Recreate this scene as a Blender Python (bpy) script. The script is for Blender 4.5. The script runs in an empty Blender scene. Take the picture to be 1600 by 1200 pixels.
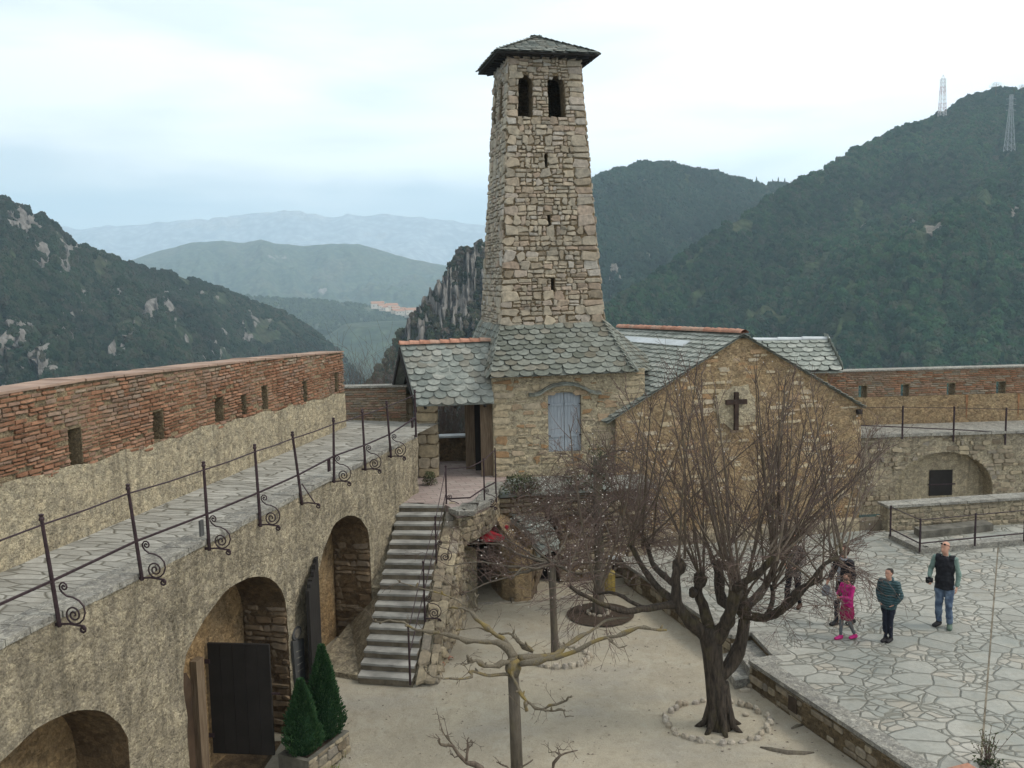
import bpy, bmesh, math, random
import numpy as np
from mathutils import Vector, Matrix
# ---------------------------------------------------------------- camera
FPX=1500.0; PITCH=math.radians(6.5); ROLL=math.radians(1.15); CZ=7.85
Fv=Vector((0,math.cos(PITCH),-math.sin(PITCH))); R0=Vector((1,0,0)); U0=Vector((0,math.sin(PITCH),math.cos(PITCH)))
Rv=math.cos(ROLL)*R0-math.sin(ROLL)*U0; Uv=math.sin(ROLL)*R0+math.cos(ROLL)*U0
C0=Vector((0,0,CZ))
def at(px,py,d):
    v=Fv*FPX+Rv*(px-800)-Uv*(py-600); return C0+v*(d/v.y)
def onz(px,py,z):
    v=Fv*FPX+Rv*(px-800)-Uv*(py-600); return C0+v*((z-CZ)/v.z)
def V(*a): return Vector(a)
sc=bpy.context.scene; COL=sc.collection
cam=bpy.data.objects.new('camera',bpy.data.cameras.new('camera')); COL.objects.link(cam)
m=Matrix((( Rv.x,Uv.x,-Fv.x,0),(Rv.y,Uv.y,-Fv.y,0),(Rv.z,Uv.z,-Fv.z,CZ),(0,0,0,1))); cam.matrix_world=m
cam.data.sensor_width=36; cam.data.lens=36*FPX/1600; cam.data.clip_end=40000; cam.data.clip_start=.1
sc.camera=cam
sc.view_settings.view_transform='Standard'; sc.view_settings.look='None'; sc.view_settings.exposure=.42; sc.view_settings.gamma=1
sc.cycles.max_bounces=6; sc.cycles.volume_bounces=3; sc.cycles.use_denoising=True
# ---------------------------------------------------------------- light
SUN_EL=math.radians(46); SUN_AZ=math.radians(100); GLOW=math.radians(30)   # azimuth from +Y towards +X
w=bpy.data.worlds.new('World'); sc.world=w; w.use_nodes=True
nt=w.node_tree; nt.nodes.clear()
def wn(t,**k):
    n=nt.nodes.new(t)
    for a,b in k.items(): setattr(n,a,b)
    return n
L=nt.links.new
out=wn('ShaderNodeOutputWorld'); bg=wn('ShaderNodeBackground'); bg.inputs[1].default_value=0.1
sky=wn('ShaderNodeTexSky',sky_type='NISHITA'); sky.sun_disc=False; sky.sun_elevation=SUN_EL; sky.sun_rotation=SUN_AZ
sky.air_density=1.2; sky.dust_density=2
tc=wn('ShaderNodeTexCoord'); sx=wn('ShaderNodeSeparateXYZ'); L(tc.outputs['Generated'],sx.inputs[0])
mp=wn('ShaderNodeMapping'); mp.inputs['Scale'].default_value=(1.5,1.5,8); L(tc.outputs['Generated'],mp.inputs[0])
n1=wn('ShaderNodeTexNoise'); n1.inputs['Scale'].default_value=1.7; n1.inputs['Detail'].default_value=5; n1.inputs['Roughness'].default_value=.45; n1.inputs['Distortion'].default_value=.3
L(mp.outputs[0],n1.inputs[0])
r1=wn('ShaderNodeValToRGB'); r1.color_ramp.elements[0].position=.36; r1.color_ramp.elements[0].color=(8.5,9.4,9.8,1)
r1.color_ramp.elements[1].position=.56; r1.color_ramp.elements[1].color=(11.6,12.1,12.2,1); L(n1.outputs[0],r1.inputs[0])
# brighter cloud towards a fixed bearing of its own, apart from the sun lamp
dt=wn('ShaderNodeVectorMath',operation='DOT_PRODUCT'); dt.inputs[1].default_value=(math.sin(GLOW)*.92,math.cos(GLOW)*.92,.39); L(tc.outputs['Generated'],dt.inputs[0])
mr=wn('ShaderNodeMapRange'); mr.inputs[1].default_value=.5; mr.inputs[2].default_value=.98; mr.inputs[3].default_value=.83; mr.inputs[4].default_value=1.12; L(dt.outputs['Value'],mr.inputs[0])
mu=wn('ShaderNodeVectorMath',operation='SCALE'); L(r1.outputs[0],mu.inputs[0]); L(mr.outputs[0],mu.inputs['Scale'])
lo_=wn('ShaderNodeMapRange',interpolation_type='SMOOTHSTEP'); lo_.inputs[1].default_value=.125; lo_.inputs[2].default_value=.072; lo_.inputs[3].default_value=0; lo_.inputs[4].default_value=1
n3=wn('ShaderNodeTexNoise'); n3.inputs['Scale'].default_value=3; n3.inputs['Detail'].default_value=6; mp3=wn('ShaderNodeMapping'); mp3.inputs['Scale'].default_value=(1.3,1.3,4); L(tc.outputs['Generated'],mp3.inputs[0]); L(mp3.outputs[0],n3.inputs[0])
zz_=wn('ShaderNodeMath',operation='MULTIPLY_ADD'); zz_.inputs[1].default_value=.13; zz_.inputs[2].default_value=-.065; L(n3.outputs[0],zz_.inputs[0]); za_=wn('ShaderNodeMath',operation='ADD'); L(zz_.outputs[0],za_.inputs[0]); L(sx.outputs[2],za_.inputs[1]); L(za_.outputs[0],lo_.inputs[0])
az_=wn('ShaderNodeMapRange',interpolation_type='SMOOTHSTEP'); az_.inputs[1].default_value=.3; az_.inputs[2].default_value=-.02; L(sx.outputs[0],az_.inputs[0])
n2=wn('ShaderNodeTexNoise'); n2.inputs['Scale'].default_value=2.6; n2.inputs['Detail'].default_value=4; mp2=wn('ShaderNodeMapping'); mp2.inputs['Scale'].default_value=(1.2,1.2,16); L(tc.outputs['Generated'],mp2.inputs[0]); L(mp2.outputs[0],n2.inputs[0])
r2=wn('ShaderNodeMapRange'); r2.inputs[1].default_value=.6; r2.inputs[2].default_value=.42; r2.inputs[3].default_value=.75; r2.inputs[4].default_value=1; L(n2.outputs[0],r2.inputs[0])
m1=wn('ShaderNodeMath',operation='MULTIPLY'); L(lo_.outputs[0],m1.inputs[0]); L(az_.outputs[0],m1.inputs[1]); m2=wn('ShaderNodeMath',operation='MULTIPLY'); L(m1.outputs[0],m2.inputs[0]); L(r2.outputs[0],m2.inputs[1])
lowc=wn('ShaderNodeMix',data_type='RGBA'); L(m2.outputs[0],lowc.inputs[0]); L(mu.outputs[0],lowc.inputs[6]); lowc.inputs[7].default_value=(5.3,6.8,7.7,1)
mx=wn('ShaderNodeMix',data_type='RGBA'); mx.inputs[0].default_value=.9; L(sky.outputs[0],mx.inputs[6]); L(lowc.outputs[2],mx.inputs[7])
L(mx.outputs[2],bg.inputs[0]); L(bg.outputs[0],out.inputs[0])
sd=bpy.data.lights.new('sun','SUN'); sd.energy=1.5; sd.angle=math.radians(16); sd.color=(1,.93,.82)
so=bpy.data.objects.new('sun',sd); COL.objects.link(so); so.location=(10,-10,40)
sdir=V(math.sin(SUN_AZ)*math.cos(SUN_EL),math.cos(SUN_AZ)*math.cos(SUN_EL),math.sin(SUN_EL))
so.rotation_euler=sdir.to_track_quat('Z','Y').to_euler()
# ---------------------------------------------------------------- material helpers
class NT:
    def __init__(s,name,rough=.85):
        s.m=bpy.data.materials.new(name); s.m.use_nodes=True; s.t=s.m.node_tree; s.b=s.t.nodes['Principled BSDF']
        s.b.inputs['Roughness'].default_value=rough; s.b.inputs['Specular IOR Level'].default_value=.25
        s.o=s.t.nodes.new('ShaderNodeTexCoord').outputs['Object']; g=s.t.nodes.new('ShaderNodeNewGeometry'); s.pos=g.outputs['Position']
    def n(s,t,**k):
        x=s.t.nodes.new(t)
        for a,b in k.items(): setattr(x,a,b)
        return x
    def L(s,a,b): s.t.links.new(a,b)
    def map(s,scale=(1,1,1),rot=(0,0,0),co=None):
        x=s.n('ShaderNodeMapping'); x.inputs['Scale'].default_value=scale; x.inputs['Rotation'].default_value=rot; s.L(co or s.pos,x.inputs[0]); return x.outputs[0]
    def noise(s,sc_,det=5,co=None,rough=.55,dist=0):
        x=s.n('ShaderNodeTexNoise'); x.inputs['Scale'].default_value=sc_; x.inputs['Detail'].default_value=det; x.inputs['Roughness'].default_value=rough; x.inputs['Distortion'].default_value=dist
        s.L(co or s.pos,x.inputs[0]); return x.outputs[0]
    def vor(s,sc_,feat='F1',co=None,out='Distance',rnd=1):
        x=s.n('ShaderNodeTexVoronoi',feature=feat); x.inputs['Scale'].default_value=sc_; x.inputs['Randomness'].default_value=rnd
        s.L(co or s.pos,x.inputs['Vector']); return x.outputs[out]
    def ramp(s,fac,stops):
        x=s.n('ShaderNodeValToRGB'); e=x.color_ramp.elements
        while len(e)<len(stops): e.new(.5)
        for i,(p,c) in enumerate(stops):
            e[i].position=p; e[i].color=(*c,1) if len(c)==3 else c
        s.L(fac,x.inputs[0]); return x.outputs[0]
    def val(s,fac,a,b,lo=0,hi=1):
        x=s.n('ShaderNodeMapRange'); x.inputs[1].default_value=a; x.inputs[2].default_value=b; x.inputs[3].default_value=lo; x.inputs[4].default_value=hi; s.L(fac,x.inputs[0]); return x.outputs[0]
    def mix(s,fac,a,b,mode='MIX'):
        x=s.n('ShaderNodeMix',data_type='RGBA',blend_type=mode)
        for i,v in ((0,fac),(6,a),(7,b)):
            if isinstance(v,(int,float)): x.inputs[i].default_value=v
            elif isinstance(v,tuple): x.inputs[i].default_value=(*v,1)
            else: s.L(v,x.inputs[i])
        return x.outputs[2]
    def math(s,op,a,b=0):
        x=s.n('ShaderNodeMath',operation=op)
        for i,v in ((0,a),(1,b)):
            if isinstance(v,(int,float)): x.inputs[i].default_value=v
            else: s.L(v,x.inputs[i])
        return x.outputs[0]
    def attr(s,name):
        x=s.n('ShaderNodeAttribute'); x.attribute_name=name; return x.outputs['Fac']
    def bump(s,h,dist,strength=1,prev=None):
        x=s.n('ShaderNodeBump'); x.inputs['Strength'].default_value=strength; x.inputs['Distance'].default_value=dist; s.L(h,x.inputs['Height'])
        if prev is not None: s.L(prev,x.inputs['Normal'])
        return x.outputs[0]
    def end(s,col,nrm=None,rough=None):
        if isinstance(col,tuple): s.b.inputs['Base Color'].default_value=(*col,1)
        else: s.L(col,s.b.inputs['Base Color'])
        if nrm is not None: s.L(nrm,s.b.inputs['Normal'])
        if rough is not None: s.L(rough,s.b.inputs['Roughness'])
        return s.m
M={}
def plain(name,c,rough=.8,bs=30,bd=.004,var=.35,metal=0):
    t=NT(name,rough); n=t.noise(bs,5); c2=tuple(x*(1-var) for x in c)
    t.b.inputs['Metallic'].default_value=metal
    M[name]=t.end(t.mix(t.val(t.noise(bs*.25,4),.35,.65),c2,c),t.bump(n,bd)); return M[name]
def stones_mat(name,stops,bd=.02,stain=(.1,.09,.07),samt=.5):
    t=NT(name,.9); a=t.attr('tint'); c=t.ramp(a,stops)
    n=t.noise(9,6,rough=.65); c=t.mix(.75,c,t.mix(t.val(n,.3,.7),(.5,.5,.5),(1.35,1.3,1.25)),'MULTIPLY')
    st=t.val(t.noise(1.1,5,rough=.6),.52,.72,0,samt); c=t.mix(st,c,stain)
    M[name]=t.end(c,t.bump(t.noise(22,6,rough=.7),bd)); return M[name]
stones_mat('tower_stone',[(0,(.2,.165,.12)),(.2,(.33,.29,.225)),(.42,(.27,.245,.2)),(.62,(.38,.33,.25)),(.8,(.3,.235,.18)),(1,(.36,.34,.3))],samt=.45)
stones_mat('facade_stone',[(0,(.40,.33,.22)),(.35,(.46,.39,.27)),(.7,(.42,.36,.27)),(.85,(.34,.22,.12)),(1,(.3,.19,.1))],samt=.15)
stones_mat('rubble_stone',[(0,(.16,.13,.09)),(.4,(.27,.23,.17)),(.7,(.34,.29,.2)),(1,(.22,.2,.17))],samt=.4)
stones_mat('jamb_block',[(0,(.13,.09,.055)),(.5,(.24,.18,.115)),(1,(.19,.15,.11))],samt=.5)
stones_mat('arcade_stone',[(0,(.26,.215,.145)),(.5,(.36,.305,.21)),(1,(.3,.24,.16))],samt=.3)
stones_mat('brick_stone',[(0,(.17,.085,.05)),(.25,(.235,.12,.072)),(.48,(.29,.16,.1)),(.68,(.235,.155,.115)),(.84,(.29,.235,.175)),(1,(.18,.16,.13))],bd=.012,stain=(.17,.15,.12),samt=.75)
stones_mat('slate',[(0,(.14,.16,.15)),(.3,(.2,.225,.21)),(.6,(.25,.27,.25)),(.8,(.18,.18,.155)),(.9,(.23,.235,.21)),(1,(.31,.325,.3))],bd=.006,stain=(.13,.12,.095),samt=.5)
stones_mat('slate_worn',[(0,(.11,.12,.1)),(.35,(.17,.185,.165)),(.7,(.2,.215,.19)),(.9,(.14,.13,.1)),(1,(.24,.24,.21))],bd=.01,stain=(.1,.09,.065),samt=.7)
stones_mat('slate_pale',[(0,(.19,.21,.19)),(.5,(.26,.285,.26)),(1,(.34,.36,.33))],bd=.006,stain=(.2,.2,.17),samt=.4)
stones_mat('ring_stone',[(0,(.3,.26,.2)),(.5,(.42,.38,.31)),(1,(.34,.31,.27))],samt=.3)
stones_mat('terracotta',[(0,(.34,.17,.115)),(.5,(.43,.23,.165)),(1,(.38,.27,.21))],bd=.004,samt=.3)
def plaster(name,c1,c2,c3,grit=.03,streak=.5,peb=7,samt=.6,grain=.4):
    t=NT(name,.92)
    big=t.val(t.noise(.9,5,rough=.6),.35,.65); c=t.mix(big,c1,c2)
    mid=t.val(t.noise(5,6,rough=.7),.35,.68); c=t.mix(t.math('MULTIPLY',mid,.7),c,c3)
    v=t.vor(peb,co=t.map((1,1,1.25)),out='Color'); sv=t.n('ShaderNodeSeparateColor'); t.L(v,sv.inputs[0])
    c=t.mix(.55,c,t.mix(t.val(sv.outputs[0],0,1),(.62,.62,.62),(1.3,1.28,1.2)),'MULTIPLY')
    s=t.val(t.noise(2.2,4,co=t.map((2.6,2.6,.22))),.5,.72,0,streak); c=t.mix(s,c,tuple(x*.42 for x in c1))
    n2=t.noise(38,4,rough=.7); c=t.mix(.6,c,t.mix(t.val(n2,.32,.68),(.55,.55,.55),(1.35,1.35,1.35)),'MULTIPLY')
    g_=t.vor(peb*3.1,co=t.map((1,1,1.3)),out='Color'); sg_=t.n('ShaderNodeSeparateColor'); t.L(g_,sg_.inputs[0]); c=t.mix(grain,c,t.ramp(sg_.outputs[1],[(0,(.35,.33,.3)),(.35,(.85,.85,.85)),(.75,(1.05,1.05,1.02)),(1,(1.7,1.7,1.65))]),'MULTIPLY')
    d=t.vor(peb,co=t.map((1,1,1.25))); pit=t.noise(13,5,rough=.8); c=t.mix(t.val(pit,.41,.33,0,.75),c,tuple(x*.35 for x in c3))  # pit darkness is painted into the colour, standing in for shade in holes
    b=t.bump(t.val(d,0,.7,1,0),grit,.9); b=t.bump(t.noise(16,7,rough=.75),grit*2.0,1,b); b=t.bump(t.val(t.vor(peb*3.1,co=t.map((1,1,1.3))),0,.6,1,0),grit*.55,.8,b); b=t.bump(t.val(pit,.33,.45),grit*.8,.8,b)
    M[name]=t.end(c,b)
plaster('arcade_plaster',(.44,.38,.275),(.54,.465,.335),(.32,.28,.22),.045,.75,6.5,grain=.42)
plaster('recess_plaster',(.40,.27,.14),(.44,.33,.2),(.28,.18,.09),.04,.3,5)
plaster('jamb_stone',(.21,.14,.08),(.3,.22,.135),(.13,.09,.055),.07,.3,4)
plaster('parapet_plaster',(.48,.405,.285),(.58,.49,.34),(.34,.31,.24),.03,.6,8,grain=.3)
plaster('gable_plaster',(.37,.265,.15),(.42,.325,.2),(.30,.2,.12),.035,.12,6)
plaster('mortar',(.33,.26,.165),(.37,.3,.2),(.25,.19,.12),.03,.2,12)
plaster('tower_mortar',(.22,.16,.095),(.27,.21,.13),(.14,.105,.07),.03,.2,12)
plaster('facade_mortar',(.42,.36,.25),(.47,.41,.3),(.35,.29,.2),.02,.15,8)
plaster('terrace_wall_plaster',(.2,.15,.085),(.27,.2,.12),(.13,.1,.065),.05,.2,5)
plaster('coping',(.27,.26,.235),(.33,.32,.29),(.2,.19,.17),.01,.3,9)
# sand of the court
t=NT('sand',.95); c=t.mix(t.val(t.noise(.55,5),.38,.64),(.345,.305,.235),(.415,.365,.275))
c=t.mix(t.val(t.noise(.35,4,co=t.map((1,2.2,1))),.5,.68,0,.55),c,(.3,.285,.25))
c=t.mix(.5,c,t.mix(t.val(t.noise(60,3,rough=.8),.3,.7),(.6,.6,.6),(1.4,1.4,1.4)),'MULTIPLY')
c=t.mix(t.val(t.vor(34),.0,.16,.5,0),c,(.5,.48,.42)); c=t.mix(t.val(t.noise(4.5,7,rough=.75),.5,.66,0,.45),c,(.25,.215,.155)); c=t.mix(t.val(t.noise(1.1,6,rough=.7,dist=1.2),.52,.6,0,.35),c,(.44,.41,.335))
M['sand']=t.end(c,t.bump(t.noise(25,7,rough=.8),.03,.9,t.bump(t.noise(3.5,5),.05)))
# crazy paving: large irregular flags, some of them broken into smaller pieces
t=NT('paving',.65); co=t.map((1,1.25,1),(0,0,.3))
wv=t.n('ShaderNodeTexNoise'); wv.inputs['Scale'].default_value=1.3; t.L(co,wv.inputs[0])
ad=t.n('ShaderNodeMix',data_type='VECTOR'); ad.inputs[0].default_value=.16; t.L(co,ad.inputs[4]); t.L(wv.outputs['Color'],ad.inputs[5])
co=ad.outputs[1]; e=t.vor(2.2,'DISTANCE_TO_EDGE',co,'Distance',1); cc=t.vor(2.2,'F1',co,'Color',1); sp=t.n('ShaderNodeSeparateColor'); t.L(cc,sp.inputs[0])
e2=t.math('MULTIPLY',t.vor(4.3,'DISTANCE_TO_EDGE',co,'Distance',1),.5); cc2=t.vor(4.3,'F1',co,'Color',1); sp2=t.n('ShaderNodeSeparateColor'); t.L(cc2,sp2.inputs[0])
fl=t.math('GREATER_THAN',sp.outputs[1],.5); e=t.math('MINIMUM',e,t.math('ADD',e2,t.math('MULTIPLY',t.math('SUBTRACT',1,fl),5)))
rc=t.math('ADD',t.math('MULTIPLY',sp.outputs[0],.6),t.math('MULTIPLY',t.math('MULTIPLY',sp2.outputs[0],fl),.4))
c=t.ramp(rc,[(0,(.25,.245,.215)),(.3,(.3,.295,.26)),(.6,(.335,.325,.285)),(.82,(.345,.31,.255)),(1,(.4,.385,.345))])
c=t.mix(.6,c,t.mix(t.val(t.noise(9,7,rough=.75),.3,.7),(.68,.68,.68),(1.25,1.25,1.25)),'MULTIPLY')
c=t.mix(t.val(t.noise(.42,5,rough=.6),.5,.64,0,.55),c,(.17,.19,.175)); c=t.mix(t.val(t.noise(1.7,5,rough=.6),.56,.7,0,.35),c,(.24,.21,.15))
jw=t.math('ADD',t.math('MULTIPLY',t.noise(3.5),.046),-.006)
j=t.math('LESS_THAN',e,jw); c=t.mix(j,c,t.mix(t.noise(6),(.12,.12,.1),(.22,.21,.175)))
M['paving']=t.end(c,t.bump(t.noise(20,6,rough=.7),.012,.8,t.bump(t.val(e,.0,.06),.03)),t.val(t.noise(2),.3,.7,.5,.85))
# walkway flags: slim slabs across the walk
t=NT('walk_flags',.8); co=t.map((1,1,1),(0,0,.24)); wz=t.n('ShaderNodeTexNoise'); wz.inputs['Scale'].default_value=1.6; t.L(co,wz.inputs[0]); am=t.n('ShaderNodeMix',data_type='VECTOR'); am.inputs[0].default_value=.12; t.L(co,am.inputs[4]); t.L(wz.outputs['Color'],am.inputs[5])
cw=t.map((1.9,6.2,1),(0,0,0),am.outputs[1]); e=t.vor(1,'DISTANCE_TO_EDGE',cw,'Distance',.85); cc=t.vor(1,'F1',cw,'Color',.85); sp=t.n('ShaderNodeSeparateColor'); t.L(cc,sp.inputs[0])
c=t.ramp(sp.outputs[0],[(0,(.25,.24,.21)),(.5,(.31,.3,.265)),(1,(.38,.365,.325))]); c=t.mix(.6,c,t.mix(t.val(t.noise(7,7,rough=.7),.3,.7),(.62,.62,.62),(1.25,1.25,1.25)),'MULTIPLY'); c=t.mix(t.val(t.noise(.9,5),.52,.68,0,.4),c,(.2,.185,.15))
c=t.mix(t.val(e,.05,.018),c,(.14,.13,.105))
M['walk_flags']=t.end(c,t.bump(t.noise(20,6,rough=.7),.012,.8,t.bump(t.val(e,0,.07),.015)))
# rose landing paving
t=NT('landing_flags',.85); br=t.n('ShaderNodeTexBrick'); br.inputs['Brick Width'].default_value=.4; br.inputs['Row Height'].default_value=.22; br.inputs['Mortar Size'].default_value=.01
br.inputs['Scale'].default_value=1; br.inputs['Color1'].default_value=(.30,.235,.215,1); br.inputs['Color2'].default_value=(.37,.31,.28,1); br.inputs['Mortar'].default_value=(.2,.17,.15,1); t.L(t.map((1,1,1),(0,0,-.3)),br.inputs[0])
M['landing_flags']=t.end(t.mix(.5,br.outputs[0],t.mix(t.noise(5,5),(.6,.6,.6),(1.3,1.3,1.3)),'MULTIPLY'),t.bump(t.noise(18,5),.006))
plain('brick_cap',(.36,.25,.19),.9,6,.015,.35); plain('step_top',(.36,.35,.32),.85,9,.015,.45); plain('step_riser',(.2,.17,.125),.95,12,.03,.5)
plain('iron',(.055,.035,.04),.6,60,.002,.4,.3); plain('dark_wood',(.022,.019,.017),.8,12,.004,.3); plain('black_cloth',(.014,.013,.014),.7,10,.01,.2)
t=NT('post_wood',.85); n=t.noise(3,6,co=t.map((14,14,.8)),rough=.6); M['post_wood']=t.end(t.ramp(n,[(.3,(.09,.06,.04)),(.6,(.2,.15,.1)),(.8,(.26,.2,.14))]),t.bump(n,.01))
t=NT('bench_wood',.8); n=t.noise(6,4); M['bench_wood']=t.end(t.mix(n,(.2,.1,.05),(.3,.17,.09)))
t=NT('shutter_paint',.7); n=t.noise(4,6,co=t.map((20,20,1))); M['shutter_paint']=t.end(t.mix(t.val(n,.3,.7),(.22,.25,.28),(.34,.375,.41)),t.bump(n,.003))
plain('red_cloth',(.42,.03,.045),.7,8,.003,.25); plain('grey_sign',(.085,.085,.085),.5,14,.002,.3); plain('pale_oval',(.2,.18,.15),.7,30,.01,.6)
plain('yellow_paint',(.33,.25,.07),.6,20,.004,.5); plain('zinc',(.5,.53,.54),.45,8,.002,.2,.2); plain('dark_void',(.012,.01,.009),1,5,.001,.2)
plain('rust',(.3,.15,.075),.9,20,.01,.5); plain('pot_clay',(.33,.25,.2),.9,20,.006,.4); plain('soil',(.07,.05,.035),.95,30,.02,.4); plain('pot_stone',(.16,.15,.125),.9,14,.02,.5)
def bark(name,c1,c2,moss=None,mamt=.5,bd=.03,sc_=1):
    t=NT(name,.9); n=t.noise(5*sc_,7,co=t.map((5,5,.9)),rough=.65); c=t.mix(t.val(n,.35,.65),c1,c2)
    if moss: c=t.mix(t.val(t.noise(3.2,5),.53,.64,0,mamt),c,moss)
    M[name]=t.end(c,t.bump(n,bd))
bark('linden_bark',(.022,.018,.014),(.085,.066,.05),(.1,.085,.03),.3,.06)
bark('shoot_bark',(.065,.05,.038),(.155,.122,.094),(.13,.12,.06),.25,.005)
bark('twig_bark',(.075,.05,.043),(.15,.108,.09),None,0,.003)
bark('plane_bark',(.1,.085,.06),(.2,.17,.125),(.27,.19,.035),.55,.02,3.2)
bark('grey_trunk',(.075,.064,.05),(.135,.115,.09),(.14,.12,.07),.3,.01)
plain('bud',(.6,.55,.5),.5,5,.001,.1)
t=NT('conifer',.8); r=t.attr('tint'); M['conifer']=t.end(t.ramp(r,[(0,(.012,.042,.016)),(.5,(.026,.075,.026)),(1,(.065,.12,.045))]))
t=NT('shrub_leaf',.8); r=t.attr('tint'); M['shrub_leaf']=t.end(t.ramp(r,[(0,(.025,.035,.015)),(.6,(.07,.09,.04)),(1,(.14,.14,.07))]))
t=NT('weed_leaf',.8); r=t.attr('tint'); M['weed_leaf']=t.end(t.ramp(r,[(0,(.06,.1,.02)),(.6,(.14,.17,.03)),(1,(.28,.24,.04))]))
# ---------------------------------------------------------------- mesh helpers
rnd=random.Random(7)
class MB:
    def __init__(s): s.v=[]; s.f=[]; s.t=[]; s.m=[]; s.cur=.5; s.mi=0
    def add(s,vs,fs,tint=None,mi=None):
        b=len(s.v); s.v.extend([tuple(x) for x in vs]); s.f.extend([tuple(i+b for i in f) for f in fs]); s.t.extend([s.cur if tint is None else tint]*len(fs)); s.m.extend([s.mi if mi is None else mi]*len(fs)); return b
    def quad(s,a,b,c,d,tint=None,mi=None): s.add([a,b,c,d],[(0,1,2,3)],tint,mi)
    def prism(s,poly,off,tint=None,mi=None):
        n=len(poly); off=Vector(off); top=[Vector(p)+off for p in poly]
        s.add(list(poly)+top,[tuple(reversed(range(n))),tuple(range(n,2*n))]+[(i,(i+1)%n,n+(i+1)%n,n+i) for i in range(n)],tint,mi)
    def box(s,o,a,b,c,tint=None,mi=None):
        o,a,b,c=map(Vector,(o,a,b,c)); s.prism([o,o+a,o+a+b,o+b],c,tint,mi)
    def cbox(s,c,sx_,sy_,sz_,rz=0,tint=None,mi=None):
        ca,sa=math.cos(rz),math.sin(rz); x=V(ca*sx_,sa*sx_,0); y=V(-sa*sy_,ca*sy_,0); s.box(Vector(c)-x/2-y/2,x,y,(0,0,sz_),tint,mi)
    def tube(s,pts,rad,n=6,tint=None,mi=None,cap=True,flat=1):
        pts=[Vector(p) for p in pts]; k=len(pts)
        if isinstance(rad,(int,float)): rad=[rad]*k
        vs=[]; up=None
        for i,p in enumerate(pts):
            d=(pts[min(i+1,k-1)]-pts[max(i-1,0)])
            if d.length<1e-9: d=V(0,0,1)
            d.normalize()
            if up is None: up=d.orthogonal().normalized()
            up=(up-d*up.dot(d)); up=up.normalized() if up.length>1e-6 else d.orthogonal().normalized()
            q=d.cross(up)
            for j in range(n):
                a=2*math.pi*j/n; vs.append(p+(up*math.cos(a)+q*math.sin(a)*flat)*rad[i])
        fs=[(i*n+j,i*n+(j+1)%n,(i+1)*n+(j+1)%n,(i+1)*n+j) for i in range(k-1) for j in range(n)]
        if cap and n>2: fs+=[tuple(reversed(range(n))),tuple(range((k-1)*n,k*n))]
        s.add(vs,fs,tint,mi)
    def build(s,name,mat,parent=None,smooth=False,**props):
        me=bpy.data.meshes.new(name); me.from_pydata(s.v,[],s.f)
        for k in (mat if isinstance(mat,(list,tuple)) else [mat]): me.materials.append(M[k] if isinstance(k,str) else k)
        at_=me.attributes.new('tint','FLOAT','FACE'); at_.data.foreach_set('value',s.t)
        if any(s.m): me.polygons.foreach_set('material_index',s.m)
        if smooth: me.polygons.foreach_set('use_smooth',[True]*len(s.f))
        me.update(); o=bpy.data.objects.new(name,me); COL.objects.link(o)
        if parent is not None: o.parent=parent; o.matrix_parent_inverse=Matrix.Translation(-parent.location)
        for k,v in props.items(): o[k]=v
        return o
def thing(name,label,cat,loc=(0,0,0),group=None):
    o=bpy.data.objects.new(name,None); COL.objects.link(o); o.location=loc; o['label']=label; o['category']=cat; o.empty_display_size=.2
    if group: o['group']=group
    return o
def lerp(a,b,t): return a+(b-a)*t
def fnoise(seed,shape,res):
    r=np.random.RandomState(seed); g=r.rand(res[0]+2,res[1]+2)
    y=np.linspace(0,res[0],shape[0]); x=np.linspace(0,res[1],shape[1]); yi=y.astype(int); xi=x.astype(int); fy=(y-yi); fx=(x-xi); fy=fy*fy*(3-2*fy); fx=fx*fx*(3-2*fx)
    a=g[np.ix_(yi,xi)]; b=g[np.ix_(yi,xi+1)]; c=g[np.ix_(yi+1,xi)]; d=g[np.ix_(yi+1,xi+1)]
    FX=fx[None,:]; FY=fy[:,None]; return (a*(1-FX)+b*FX)*(1-FY)+(c*(1-FX)+d*FX)*FY
def arch(s0,s1,zb,zs,rise):   # opening with elliptic head: z top at s
    def top(s): u=(2*(s-s0)/(s1-s0)-1); return zs+rise*math.sqrt(max(0,1-u*u))
    def span(z):
        if z<zb: return None
        if z<=zs: return (s0,s1)
        k=(z-zs)/max(rise,1e-6)
        if k>=1: return None
        h=math.sqrt(1-k*k)*(s1-s0)/2; c=(s0+s1)/2; return (c-h,c+h)
    return dict(s0=s0,s1=s1,zb=zb,zs=zs,top=top,span=span,rise=rise)
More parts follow.
